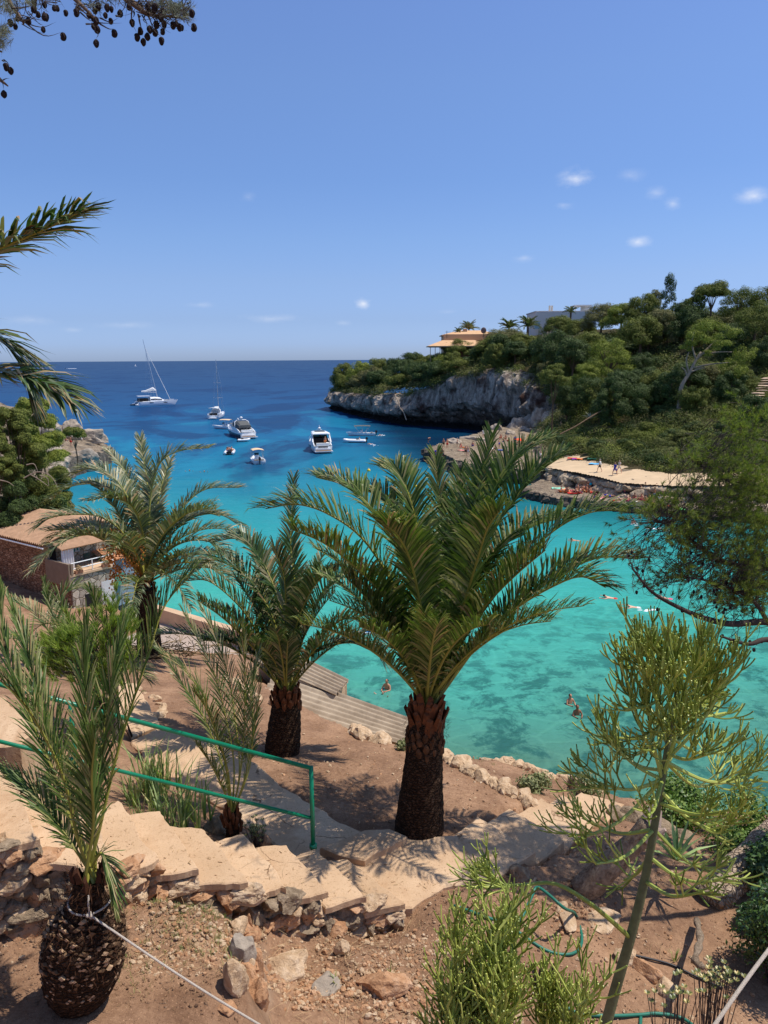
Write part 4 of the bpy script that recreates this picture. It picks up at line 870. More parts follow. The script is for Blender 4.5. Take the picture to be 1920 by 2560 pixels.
# slim young palm by the rail
pb6 = PD(582, 2088, 5.5); p6 = thing('palm_tree', 'slim young palm with pale narrow fronds just behind the handrail', 'palm tree', pb6); d6 = (pb6-CAMP).dot(FWD)
trunk(p6, pb6, .3, [.10,.075,.06], seed=6, seg=14); boots(p6, pb6+Vector((0,0,.05)), .085, .05, .25, 18, 16, .16, .03); fibres(p6, pb6+Vector((0,0,.12)), .07, .2, 120, 17); cb6 = pb6+Vector((0, 0, .25))
FR = [([(590,1330),(560,1150),(520,950),(440,720),(330,570),(200,480)],-.3),([(600,1330),(625,1100),(645,850),(648,600),(640,330)],.2),([(610,1330),(650,1120),(700,850),(735,620)],-.2),([(595,1330),(540,1100),(450,850),(330,650),(180,440)],.4),([(600,1330),(590,1050),(540,780),(470,540),(330,270)],.5),
 ([(605,1330),(620,1100),(600,850),(560,600),(480,360),(420,250)],.8),([(590,1330),(540,1200),(470,1060),(400,960)],-.5),([(610,1330),(670,1080),(690,850),(680,650),(720,480)],.5),([(600,1330),(560,1100),(500,900),(440,760),(380,680)],-.8)]
for i, (tr, dd) in enumerate(FR): tr_frond(p6, cb6, zp(O7, S7, tr), d6, dd, [M_PALMY, M_RACH, M_DRY], seed=600+i, n=44, leaf=.31, w=.0125, rr=.010, vang=.25, start=.3, dry=.12, fa0=.95, dens=1.15)
# palm reaching in from outside the frame on the left
cx = P(-330, 860, 6.0); gz = near_z(cx.x, cx.y); pb7 = Vector((cx.x, cx.y, gz)); p7 = thing('palm_tree', 'tall palm outside the picture whose long fronds reach in at the upper left', 'palm tree', pb7)
trunk(p7, pb7, cx.z-gz, [.34,.33,.31,.3,.28,.27], seed=7)
FR = [([(-330,860),(-220,760),(-80,660),(30,608),(120,570),(200,530)],-.4,.44),([(-330,860),(-220,830),(-100,820),(0,850),(50,910),(75,990)],.4,.42),([(-330,860),(-200,900),(-80,930),(30,940),(110,960),(172,1000)],-.2,.42),([(-330,860),(-260,700),(-180,580),(-80,500)],.3,.4),([(-330,860),(-380,700),(-460,600),(-600,560)],.3,.4),([(-330,860),(-240,960),(-160,1060),(-80,1200)],.2,.4),([(-330,860),(-300,700),(-280,560),(-300,420)],.2,.4)]
for i, (tr, dd, lf) in enumerate(FR): tr_frond(p7, cx, tr, 6.0, dd, [M_PALMD, M_RACH, M_DRY], seed=700+i, n=70, leaf=lf, w=.030, rr=.018, dry=.12, vang=.15)
# rope round the squat palm's neck
tie = P(248, 2272, 5.5); kn = P(252, 2265, 5.52)
ring = [nk+Vector((math.cos(a)*.158, math.sin(a)*.158, -.17+.02*math.sin(a))) for a in [k*math.pi/12 for k in range(25)]]
mb = MB(); mb.tube(ring, .008, 6)
g0 = nk+Vector((.05, -.155, -.19)); far = P(780, 2640, 5.1)
mb.tube(catmull([g0, g0.lerp(far, .5)+Vector((0, 0, -.03)), far], 40), .0085, 6); mb.tube([g0+Vector((0, 0, -.01)), g0+Vector((0, -.01, .09)), g0+Vector((.01, -.01, .17))], .007, 6)
for k in range(6): mb.blob(g0+vrand()*.018, (.018, .014, .016), 0, 8, 5)
o = mb.build('rope', M_ROPE, smooth=True, loc=g0); tag(o, 'taut white rope tied round the squat palm and running down to the right', 'rope')
mb = MB(); mb.tube(catmull([P(1925, 2370, 4.6), P(1880, 2430, 4.5), P(1830, 2500, 4.4), P(1760, 2600, 4.3)], 20), .012, 6); o = mb.build('rope', M_ROPE, smooth=True, loc=P(1880, 2430, 4.5)); tag(o, 'short length of pale rope crossing the shade in the bottom corner', 'rope')
# ---------------- foliage helpers ----------------
NPR = np.random.default_rng(5)
def clump(mb, c, r, n, s, q, m=0, up=.35, shell=.35, thin=1.0):
    n = int(n); g = NPR; a = g.uniform(0, 2*np.pi, n); z = g.uniform(-.75, 1, n); t = np.sqrt(np.maximum(0, 1-z*z)); d = np.stack([np.cos(a)*t, np.sin(a)*t, z], 1)
    ph = g.uniform(0, 6.28, 6); w_ = .5*np.sin(d[:, 0]*4.1+ph[0])*np.sin(d[:, 1]*3.7+ph[1])+.35*np.sin(d[:, 2]*5+ph[2]+d[:, 0]*3)+.25*np.sin(d[:, 1]*8+ph[3]+d[:, 2]*6)
    k = (shell+(1.12-shell)*np.sqrt(g.random(n)))*(1+.30*w_); p = np.array(c)+d*np.array(r)*k[:, None]
    nr = d+g.normal(0, .45, (n, 3)); nr[:, 2] += up; nr /= np.linalg.norm(nr, axis=1)[:, None]; x = g.normal(0, 1, (n, 3)); u = x-nr*(x*nr).sum(1)[:, None]; u /= np.linalg.norm(u, axis=1)[:, None]; w = np.cross(nr, u)
    U = u*(s*g.uniform(.6, 1.3, n))[:, None]; Wv = w*(s*thin*g.uniform(.30, .62, n))[:, None]
    mb.bk.append((np.stack([p-U, p-Wv*.9+U*.1, p+U, p+Wv], 1).reshape(-1, 3), m))
M_PINE = leafmat('pine_foliage', (52,62,30), (112,116,56), .7, .12, (118,124,60), .2, .25)
M_PINEB = leafmat('pine_foliage_bright', (68,82,34), (136,142,64), .7, .15, (136,140,66), .2, .3)
M_PINED = leafmat('dark_foliage', (32,48,26), (74,90,46), .65, .1, (84,100,52), .25, .3)
M_OLIVE = leafmat('olive_foliage', (80,82,56), (122,120,80), .75, .1, (126,116,84), .15, .3)
M_SCRUB = leafmat('scrub_foliage', (44,58,30), (108,114,58), .7, .12, (122,118,74), .2, .12)
M_BARK = plain('pine_bark', (112,92,74), .95, .3, 3, .1, 0, .6, 12)
M_BARKG = plain('pale_bark', (150,134,118), .95, .2, 3, .1, 0, .6, 12)
def frac_(px, py): return 97+43*(1200-py)/250
def tree(name, label, px, toppy, d, w, kind='pine', seed=0, mats=None, fs=.30, dens=1.0, group=None, gz=None, lean=0, cat='tree', bark=None, crownfrac=None, nc=18):
    q = random.Random(seed*13+5); b = P(px, 900, d); x, y = b.x, b.y; g = (gz if gz is not None else hill_z(x, y))-.2; top = PY(px, toppy, y).z; h = max(2.0, top-g); rad = w/F*d/2
    rt = thing(name, label, cat, (x, y, g), group); fm = LMB(); br = LMB(); cl = []
    if kind == 'pine':
        cf = crownfrac or min(h*.75, rad*1.7); zc = h-cf*.5; n = nc; ks = (11/nc)**.56
        for i in range(n):
            a = i*2.4+q.uniform(-.4, .4); rr = rad*(.15+.62*math.sqrt((i+.3)/n)); z = zc+cf*.5*(.72-1.25*(i/n))+q.uniform(-.08, .08)*cf
            cl.append((Vector((math.cos(a)*rr+lean*.6, math.sin(a)*rr, z)), Vector((rad*q.uniform(.30, .52), rad*q.uniform(.30, .52), rad*q.uniform(.22, .38)))*ks*q.uniform(.75, 1.15)))
    elif kind == 'round':
        cf = crownfrac or h*.85; zc = h-cf*.5
        for i in range(24):
            v = vrand(q)*q.uniform(.6, 1.1); cl.append((Vector((v.x*rad*.72+lean*.4, v.y*rad*.72, zc+v.z*cf*.40)), Vector((rad*.32, rad*.32, min(rad*.28, cf*.2)))*q.uniform(.55, 1.25)))
    elif kind == 'umbrella':
        cf = crownfrac or rad*.8
        for i in range(20):
            a = i*2.4; rr = rad*.78*math.sqrt((i+.2)/20)*q.uniform(.8, 1.1); cl.append((Vector((math.cos(a)*rr+lean, math.sin(a)*rr, h-cf*.3-cf*.6*(rr/rad)**2-q.uniform(0, .5)*cf)), Vector((rad*.3, rad*.3, rad*.2))*q.uniform(.7, 1.3)))
    elif kind == 'slender':
        for i in range(16):
            u = i/16; rr = rad*(.9-.75*abs(u-.3)*1.3)*.6; a = i*2.4; cl.append((Vector((math.cos(a)*rr*1.1, math.sin(a)*rr*1.1, h*(.25+.72*u)+q.uniform(-.4, .4))), Vector((rad*.28, rad*.28, h*.085))*q.uniform(.5, 1.3)))
    for c_, r_ in cl:
        ar = r_.x*r_.z*4+r_.x*r_.y*3; clump(fm, c_, r_, int(dens*min(900, max(60, ar/(fs*fs)*2.6))), fs, q, 0, .35, .55, .7)
    fm.build('crown', mats or M_PINE, rt)
    tz = min(h*.55, cl[0][0].z); tr = max(.08, rad*.055)
    br.tube([Vector((0, 0, -.4)), Vector((q.uniform(-.2, .2), 0, tz*.5)), Vector((lean*.5, 0, tz))], [tr*1.3, tr, tr*.8], 7)
    for c_, r_ in cl[:9]: br.tube([Vector((lean*.5*.8, 0, tz*.85)), Vector((lean*.5, 0, tz*.85)).lerp(c_, .5)+Vector((0, 0, -.1)), c_], [tr*.5, tr*.35, tr*.15], 5)
    br.build('trunk', bark or M_BARK, rt); return rt
G1 = 'pines on the cliff headland'; G2 = 'trees on the hillside'
T = [
 (858,908,282,70,'pine','rounded pine at the very tip of the cliff headland above open sea',M_PINE,None),
 (905,902,268,80,'pine','pine just inland of the one at the headland tip, wide yellow green top',M_PINEB,None),
 (948,894,258,74,'pine','tall pointed pine on the headland skyline short of the villa porch',M_PINE,None),
 (990,896,250,66,'pine','darker pine in the skyline gap before the villa porch',M_PINED,None),
 (1032,880,244,64,'pine','tall dark pine on the skyline beside the villa porch corner',M_PINED,None),
 (1066,890,238,60,'pine','pine whose top just reaches the villa porch roof',M_PINE,None),
 (1142,842,222,86,'umbrella','flat crowned pine covering the middle of the orange villa',M_PINE,None),
 (1108,888,222,84,'pine','bright green pine below the villa porch posts',M_PINEB,None),
 (1262,822,205,116,'round','wide soft olive green pine hiding the villa end wall',M_OLIVE,None),
 (1312,832,200,90,'round','rounded pine under the pair of dark roof palms',M_PINE,None),
 (870,940,276,66,'pine','pine overhanging the tip of the cliff edge',M_PINE,G1),(925,935,262,70,'pine','pine overhanging the tip of the cliff edge',M_PINED,G1),
 (985,930,250,74,'round','low pine along the middle of the cliff edge',M_PINE,G1),(1045,925,236,74,'round','low pine along the middle of the cliff edge',M_PINED,G1),
 (1100,915,226,80,'round','low pine along the middle of the cliff edge',M_PINE,G1),(1165,905,214,84,'round','low tree at the foot of the villa terrace',M_PINED,G1),(1225,890,208,84,'round','low tree at the foot of the villa terrace',M_PINED,G1),
 (1290,885,198,90,'round','leafy tree above the overhung cliff',M_OLIVE,G1),(1345,865,192,90,'round','leafy tree above the overhung cliff',M_PINE,G1),
 (1395,790,205,90,'pine','pine growing against the end of the grey modern house',M_PINE,None),
 (1445,800,195,96,'pine','pine in front of the grey modern house wall',M_PINE,None),
 (1500,762,188,100,'pine','pine beside the white roof frame of the modern house',M_OLIVE,None),
 (1548,756,182,100,'pine','yellow green pine on the skyline uphill from the modern house',M_PINEB,None),
 (1600,738,178,110,'pine','broad skyline pine at the foot of the slender tree',M_PINE,None),
 (1628,728,180,60,'slender','thin feathery tree close beside the tall slender one',M_OLIVE,None),
 (1662,688,174,52,'slender','tall slender dark green tree standing highest on the skyline',M_PINED,None),
 (1705,758,170,80,'round','dark round evergreen in the dip of the skyline',M_PINED,None),
 (1768,698,160,96,'umbrella','umbrella pine with visible stems on the skyline',M_PINE,None),
 (1728,722,160,66,'round','small rounded pine beside the skyline umbrella pine',M_PINE,None),
 (1840,716,150,110,'pine','large pine on the skyline past the umbrella pine',M_PINE,None),
 (1905,708,145,110,'pine','large pine cut by the frame edge on the skyline',M_PINE,None),
 (1400,850,180,120,'round','hazy olive tree halfway up the slope behind the cliff end',M_OLIVE,G2),(1460,845,172,110,'round','dark tree in the middle of the wooded slope',M_PINED,G2),
 (1600,792,160,130,'pine','spreading pine high on the slope below the slender tree',M_PINE,None),
 (1525,848,142,130,'pine','big bright green pine halfway up the slope, widest crown there',M_PINEB,None),
 (1470,905,140,90,'pine','bright lower pine with forked stem beneath the biggest bright pine',M_PINEB,None),
 (1665,815,160,90,'pine','sparse brown green pine between the bright pine and the long trunked pine',M_OLIVE,None),
 (1700,770,158,100,'round','dark tree in the middle of the wooded slope',M_PINED,G2),(1760,800,150,110,'round','dark tree in the middle of the wooded slope',M_PINE,G2),
 (1880,760,140,120,'pine','grey green pine near the frame edge below the skyline',M_PINE,None),(1830,810,140,110,'round','dark tree in the middle of the wooded slope',M_PINED,G2),
 (1910,840,128,110,'round','dark bushy tree behind the long trunked pine near the frame edge',M_PINED,None),
 (1400,930,160,80,'round','thicket tree just above the end of the cliff',M_PINED,G2),(1440,970,145,80,'round','thicket tree just above the end of the cliff',M_PINED,G2),(1375,900,175,80,'round','thicket tree just above the end of the cliff',M_OLIVE,G2),
 (1660,940,125,80,'round','rounded dark shrub tree at the foot of the long trunked pine',M_PINED,None),
 (1745,960,118,90,'round','rounded mid green shrub tree behind the long pale trunk',M_PINE,None),
 (1590,960,124,110,'round','leafy shrub tree below the big bright pine',M_PINED,None),
 (1540,925,140,90,'round','shaded thicket tree under the big bright pine',M_PINED,G2),(1610,880,146,90,'round','shaded thicket tree under the big bright pine',M_PINED,G2),
 (1835,925,118,90,'round','dark shrub tree by the little hillside stair',M_PINED,None),(1900,985,104,90,'round','dark shrub at the foot of the hillside stair',M_PINED,None),
]
for i, (px, tp, d, w, k, lb, mt, gp_) in enumerate(T):
    tree('pine_tree' if k in ('pine', 'umbrella') else 'broadleaf_tree' if k == 'round' else 'slender_tree', lb, px, tp, d, w, k, i+1, mt, .17 if d > 150 else .12, 1.25, gp_)
q = random.Random(401)
for i in range(76):
    u = i/76; i_ = i
    if i < 30: px = 1375+i*18+q.uniform(-12, 12); tp = q.uniform(785, 900)-max(0, px-1500)*.10; d = q.uniform(160, 185); lb = 'dark thicket tree packed below the hilltop skyline'; w = q.uniform(80, 110)
    elif i < 50: px = 1400+(i-30)*26+q.uniform(-14, 14); tp = q.uniform(900, 960); d = q.uniform(122, 142); lb = 'leafy thicket tree low on the wooded slope above the path'; w = q.uniform(70, 100)
    else:
        kk = int(40+(i-50)/26*215); t_ = q.uniform(3, 13); x_, y_ = PS[kk].x+DS[kk].normalized().x*t_, PS[kk].y+DS[kk].normalized().y*t_; px, tp, d = proj((x_, y_, hill_z(x_, y_)+q.uniform(3.2, 6.5))); lb = 'low pine packed along the headland behind the cliff edge'; w = q.uniform(60, 90)
    tree('broadleaf_tree' if i < 50 else 'pine_tree', lb, px, tp, d, w, 'round' if i % 3 else 'pine', 300+i, q.choice([M_PINED, M_PINE, M_OLIVE, M_PINED]), .18 if d > 150 else .13, 1.2, lb, nc=14)
q = random.Random(777)
for i in range(64):
    px = q.uniform(1380, 1930); py = q.uniform(1030, 1195); d = frac_(px, py)+q.uniform(-1.5, 1.5); p = P(px, py, d)
    if sdist(PATHP, p.x, p.y) < (7.2 if p.y < 118 else 2.5): continue
    hz_ = hill_z(p.x, p.y)+q.uniform(1.2, 2.8); px, tp, d = proj((p.x, p.y, hz_)); lb = ['dark rounded shrub on the green bank above the pale path', 'olive rounded shrub on the green bank above the pale path', 'yellow green rounded shrub on the green bank above the pale path'][i % 3]
    tree('shrub', lb, px, tp, d, q.uniform(44, 84), 'round', 500+i, [M_PINED, M_SCRUB, M_PINE][i % 3], .10, 1.1, lb, cat='shrub')
# long-trunked pine leaning over the slope
b = P(1694, 1034, 120); g = hill_z(b.x, b.y)-.2; hp = thing('pine_tree', 'tall pine with long pale curved trunk leaning out of the slope', 'tree', (b.x, b.y, g)); q = random.Random(44); dz = 120
def TP(px, py, dd=0): return P(px, py, dz+dd)
mb = MB(); mb.tube(catmull([Vector((b.x, b.y, g-.3)), TP(1700, 1000), TP(1704, 965), TP(1722, 935), TP(1740, 900), TP(1752, 880)], 16), [.42-.018*k for k in range(17)], 9)
for e in ([(1718,940),(1712,925),(1703,918)], [(1722,935),(1716,900),(1722,880)], [(1726,930),(1748,922),(1762,920)], [(1742,898),(1770,870),(1790,850)], [(1740,900),(1730,860),(1735,830)], [(1752,885),(1800,880),(1830,880)], [(1735,920),(1780,910),(1840,905)]): mb.tube(catmull([TP(*k_) for k_ in e], 8), [.17-.014*k for k in range(9)], 6)
mb.build('trunk', M_BARKG, hp, True); mb = MB()
for (cx, cy, rw, rh, dd) in [(1735,845,22,16,0),(1760,815,30,18,-1),(1795,812,34,18,1),(1825,835,26,18,0),(1778,850,34,16,-2),(1745,830,24,14,2),(1810,862,30,14,-1),(1840,885,30,20,0),(1862,905,26,22,1),(1850,925,22,16,-1),(1820,905,24,14,1),(1720,865,20,12,0),(1765,880,22,10,0),(1875,880,18,16,0),(1835,940,22,10,0)]:
    for k_ in range(4): r_ = tuple(v_*q.uniform(.35, .62) for v_ in (rw/F*dz, rw/F*dz, rh/F*dz*1.2)); clump(mb, TP(cx+q.uniform(-.65, .65)*rw, cy+q.uniform(-.7, .7)*rh, dd+q.uniform(-1, 1)), r_, 330, .12, q, 0, .35, .5, .7)
mb.build('crown', M_PINEB, hp)
# dead bare trees
def bare(name, label, px, py, d, h, seed, n=60, mat=None, spread=.6):
    q = random.Random(seed); b = P(px, py, d); mb = MB(); rt = thing(name, label, 'dead tree', b)
    def br(p, dr, L, r, lv):
        pts = [p]; 
        for i in range(4): dr = (dr+vrand(q)*.25+Vector((0, 0, .04))).normalized(); p = p+dr*L/4; pts.append(p)
        mb.tube(pts, [r, r*.85, r*.7, r*.55, r*.4], 5)
        if lv: 
            for k in range(4): br(pts[2+k % 3], (dr+vrand(q)*spread*1.4).normalized(), L*.62, r*.5, lv-1)
    br(b, Vector((0, 0, 1)), h*.55, h*.02, 3); mb.build('branches', mat or M_BARKG, rt); return rt
bare('dead_tree', 'bare grey dead tree on the edge above the overhung cliff', 1365, 895, 178, 7.5, 3)
bare('dead_tree', 'small bare tree in the scrub below the villa pines', 1215, 950, 208, 4, 4)
# scrub
mb = MB(); q = random.Random(21)
def scrubpt(x, y, r, n, s, m, zf=hill_z, zs=.6): clump(mb, (x, y, zf(x, y)+r*.25), (r, r, r*zs*q.uniform(.8, 1.5)), n, s, q, m)
def frac(px, y0, y1, d0, d1, py): return d0+(d1-d0)*(y0-py)/(y0-y1)
for i in range(3100):
    if i < 1300: px = q.uniform(1365, 1960); py = q.uniform(930, 1215); d = {0:1}.get(1, 0) or frac(px, 1200, 950, 97, 140, py)+q.uniform(-2, 2); r = q.uniform(.5, 1.2) if i % 3 else q.uniform(1.3, 2.6); n = int(150*r+60*r*r); s = .105
    elif i < 2300: px = q.uniform(1330, 1960); py = q.uniform(770, 960); d = frac(px, 960, 760, 135, 195, py)+q.uniform(-3, 3); r = q.uniform(1.1, 2.2); n = 140; s = .17
    else: u = q.random(); px = 838+u*570; kk = int(30+u*250); t_ = 1.5+30*q.random()**1.4; px, _y, d = proj((PS[kk].x+DS[kk].normalized().x*t_, PS[kk].y+DS[kk].normalized().y*t_, 10)); r = q.uniform(.9, 2.0); n = 130; s = .19; py = 900
    p = P(px, py, d); x, y = p.x, p.y; sd = sdist(PATHP, x, y)
    if i >= 2300: x, y = PS[kk].x+DS[kk].normalized().x*t_, PS[kk].y+DS[kk].normalized().y*t_; sd = 9
    if sd < (6.3 if y < 118 else 1.5): continue
    scrubpt(x, y, r, n, s, q.choice([0, 0, 1, 2, 3] if i > 1300 else [0, 0, 4, 1, 2]))
for i in range(230):      # fringe hanging over the cliff edge
    u = q.random(); k = int(u*200)+8; p = PS[min(k, NS)]; dd = DS[min(k, NS)].normalized(); t_ = q.uniform(1.0, 7); r = q.uniform(.7, 2.0)
    clump(mb, (p.x+dd.x*t_, p.y+dd.y*t_, p.z-q.uniform(-.8, 2.6)*(.6)), (r, r, r*1.1), 130, .17, q, q.choice([0, 1, 2, 3]))
o = mb.build('scrub', [M_SCRUB, M_PINED, M_OLIVE, M_PINE, M_PINEB]); tag(o, 'dense low scrub covering the hillside and cliff top', 'scrub', kind='stuff')
# headland pines on the left
mbL = None
for i, (px, tp, d, w, k, lb, gz, mt) in enumerate([(70,985,62,150,'pine','big yellow green pine crown above the stone house roof',2.0,M_PINEB),(15,1010,58,150,'pine','dark pine crown cut by the frame beside the big yellow green one',2.5,M_PINE),
   (170,1062,100,64,'umbrella','flat topped small pine on the ledge beside the boulders',4,M_PINE),(30,1120,60,170,'round','bushy pine mass filling the slope above the tiled roof',2.0,M_PINE),(105,1160,66,110,'round','lower pine with dead twigs over the dark inlet',1.5,M_PINE),
   (-40,1060,56,140,'pine','pine mostly outside the frame above the brick wall',3,M_PINE),(70,1210,60,120,'round','dark pine close behind the tiled roof ridge',1.2,M_PINED),(140,1228,70,70,'round','olive bush at the water side of the tiled roof',1.0,M_OLIVE),(-10,1200,56,140,'round','shadowy pine at the frame edge over the roof',1.6,M_PINED)]):
    tree('pine_tree', lb, px, tp, d, w, k, 70+i, mt, .075 if d < 80 else .12, 3.2 if d < 80 else 2, None, gz, nc=30, crownfrac=(7.0 if i in (0,) else 5.5 if k != 'umbrella' else None))
bare('dead_tree', 'leaning bare dead tree in front of the pale ledge', 118, 1205, 88, 7, 9, spread=.5, mat=M_BARK)
mb = MB(); 
for c_ in ([(60,1195),(90,1180),(120,1185),(138,1205),(145,1222)], [(75,1185),(100,1200),(120,1215)], [(66,1162),(85,1160),(95,1180)], [(0,1200),(20,1205),(35,1215)], [(100,1188),(118,1195),(122,1215)]): mb.tube(catmull([P(x, y, 56) for x, y in c_], 12), [.05-.003*k for k in range(13)], 5)
o = mb.build('dead_branch', M_BARKG, loc=P(90, 1180, 56)); tag(o, 'bleached dead branches poking out of the pine slope', 'branch')
# boulders on headland and shore
def brock(px, py, d, size, seed, label, mat=None, group=None, rz=None):
    p = P(px, py, d); mb = MB(); rock(mb, p, size, seed, 4, 0, rz, 12, .16); o = mb.build('boulder', mat or M_FROCK, loc=(p.x, p.y, p.z-size[2])); tag(o, label, 'boulder', group)
brock(187,1078,140,(1.9,1.6,1.7),1,'tallest boulder on the pale headland ledge'); brock(228,1096,142,(2.6,1.8,1.5),2,'round backed boulder at the seaward end of the headland ledge'); brock(183,1094,138,(1.4,1.2,.9),3,'low boulder in front of the tallest headland boulder')
brock(110,1088,118,(2.0,1.8,2.2),4,'cracked pale rock wall piece behind the headland pines'); brock(140,1190,112,(2.2,1.8,1.6),5,'rock at the dark inlet foot below the headland ledge'); brock(128,1150,116,(2.4,2,2.2),6,'broken pale rocks under the headland ledge'); brock(205,1150,128,(3.2,1.6,2.0),7,'cliff face of the headland ledge above the inlet')
for i, (px, py, d, s, lb) in enumerate([(1238,1088,164,1.9,'square topped boulder at the landward end of the bathing platform'),(1292,1072,168,2.4,'tallest pointed boulder between cliff and bathing platform'),(1310,1088,164,1.7,'slanting grey boulder leaning on the pointed one'),(1275,1096,158,1.5,'dark low boulder under the pointed one'),(1330,1060,172,2.2,'boulder wedged against the cliff end'),(1345,1052,168,2.6,'large pale boulder under the cliff end'),(1240,1102,158,1.6,'low boulder beside the square topped one'),(1310,1104,154,1.2,'small pale boulder beside the bathers at the back of the platform'),(1375,1052,160,2.0,'blocky rock at the foot of the green slope')]):
    brock(px, py, d, (s, s*.8, s*.95), 20+i, lb)
for i, (px, py, d, sx) in enumerate([(1180,1100,152,3.0),(1135,1106,148,2.2),(1215,1108,150,2.2)]): brock(px, py, d, (sx, 1.0, .8), 30+i, 'dark low reef ledge rising from the water behind the bathing platform', group='reef ledge rocks')
# rock wall under the path
mb = MB(); q = random.Random(77); wl = [(24.0,112),(25,104.5),(28.5,98.5),(30,95.5),(35,92.5),(45,88.5),(60,84)]
for i in range(6):
    a, b_ = Vector((*wl[i], 0)), Vector((*wl[i+1], 0)); L = (b_-a).length; u = 0
    while u < L:
        w = q.uniform(.6, 3.0); p = a.lerp(b_, min(1, (u+w/2)/L)); rz = math.atan2((b_-a).y, (b_-a).x)
        rock(mb, (p.x-.1+q.uniform(-.4, .4), p.y-.25+q.uniform(-.6, .3), 1.1+q.uniform(-.25, .25)), (w*.52, q.uniform(.6, 1.1), q.uniform(.4, .8)), q.random()*999, 3, 0, rz, 7, .16); rock(mb, (p.x+q.uniform(-.2, .2), p.y-.05+q.uniform(-.3, .3), 2.1+q.uniform(-.12, .12)), (w*.56, .7, q.uniform(.34, .5)), q.random()*999, 3, 0, rz+.1, 7, .16)
        u += w*.92
t = NT('ledge_limestone'); g = t.noise(1.2, 9, .75, dist=.4); c = t.ramp(g, [(.30, s2l((92,76,62))), (.46, s2l((176,154,128))), (.7, s2l((224,204,174)))]); t.base(c); t.rough(.95, .1); t.bump(t.math('ADD', g, t.noise(5, 8, .7)), 1, .15); M_LEDGE = t.mat
o = mb.build('ledge_wall', M_LEDGE, loc=(35, 92, 0)); tag(o, 'natural wall of big pale limestone blocks below the far path', 'rock wall')
mb = MB()
for i in range(150):      # dark pitted seaward edge
    k = q.random(); poly_ = [(18.6,102.5),(20.6,96.5),(24.2,93),(29,90.2),(34,87.4),(42,83),(60,78.4)]; j = min(5, int(k*6)); uu = k*6-j; a, b_ = poly_[j], poly_[j+1]
    s = q.uniform(.35, .9); rock(mb, (a[0]+(b_[0]-a[0])*uu+q.uniform(-.4, .5), a[1]+(b_[1]-a[1])*uu+q.uniform(-.3, .6), q.uniform(.0, .75)), (s, s*.8, s*.6), q.random()*999, 2, 0, None, 6, .3)
for i in range(130):
    poly_ = [(12.2,150),(8.2,142),(8.0,139),(9.6,131),(11.6,123),(15,116),(21,111.3)]; k = q.random(); j = min(5, int(k*6)); uu = k*6-j; a, b_ = poly_[j], poly_[j+1]
    s = q.uniform(.4, 1.1); rock(mb, (a[0]+(b_[0]-a[0])*uu+q.uniform(-.3, .8), a[1]+(b_[1]-a[1])*uu+q.uniform(-.3, .6), q.uniform(.0, 1.5)), (s, s*.8, s*.7), q.random()*999, 2, 0, None, 6, .3)
M_DARKR = rockmat('pitted_dark_rock', (36,32,28), (86,78,70), (150,138,122), 2.2)
o = mb.build('pitted_rock_edge', M_DARKR, loc=(20, 100, 0)); tag(o, 'dark jagged wave pitted rock edge along the far waterline', 'rocks', kind='stuff')
# ---------------- pencil cactus trees ----------------
M_PEN = leafmat('pencil_twig', (94,108,38), (158,168,82), .4, .1, (200,200,110), .4, 2.0)
M_PENT = plain('pencil_trunk', (112,114,80), .7, .25, 12, .2, 0, .4, 40)
def twigs(mb, p, d, L, r, lv, q, nch=(3, 4), up=.35, bend=.5):
    pts = [p]; dd = d.normalized(); n = 5
    for i in range(n): dd = (dd+Vector((0, 0, up*.19))+vrand(q)*.05).normalized(); p = p+dd*L/n; pts.append(p)
    mb.tube(pts, [r*(1-.12*i/n) for i in range(n+1)], 5)
    if lv == 0: return
    k = q.randint(*nch); ph = q.uniform(0, 6.28); u = dd.orthogonal().normalized(); w = dd.cross(u)
    for i in range(k):
        a = ph+6.283*i/k+q.uniform(-.4, .4); sp = q.uniform(.45, 1.0)*bend*1.3
        twigs(mb, p, dd*math.cos(sp)+(u*math.cos(a)+w*math.sin(a))*math.sin(sp), L*q.uniform(.62, .95), r*.78, lv-1, q, nch, up, bend)
q = random.Random(31)
tb = P(1430, 2960, 5.35); tpts = [tb, P(1516, 2560, 5.25), P(1580, 2330, 5.15), P(1618, 2170, 5.08), P(1650, 1980, 5.0), P(1672, 1850, 4.98), P(1690, 1740, 4.95), P(1698, 1640, 4.95)]
pc = thing('pencil_tree', 'slender yellow green pencil tree with leaning trunk and whorled twigs', 'pencil tree', tb); tcv = catmull(tpts, 40)
mb = MB(); mb.tube(tcv, [.041-.0008*k for k in range(41)], 12); mb.build('trunk', M_PENT, pc, True)
def on_trunk(py):
    best = min(tcv, key=lambda v: abs(((v-CAMP).dot(-UPC))/((v-CAMP).dot(FWD))*F+1280-py)); return best
def limb(name, start, target, r, lv, sub, seed, par=pc, nch=(3, 4), up=.4, arch=.0):
    q = random.Random(seed); mb = MB(); d = target-start; mid = start.lerp(target, .5)+Vector((0, 0, -d.length*arch)); cv = catmull([start, mid, target], 10); mb.tube(cv, [r*(1-.045*k) for k in range(11)], 6)
    dd = (cv[-1]-cv[-2]).normalized()
    for k in range(sub): 
        j = q.choice([5, 6, 7, 8, 9, 10]); v = (dd+vrand(q)*.75+Vector((0, 0, .25))).normalized(); twigs(mb, cv[j], v, q.uniform(.10, .17), r*.50, lv, q, nch, up)
    return mb.build(name, M_PEN, par)
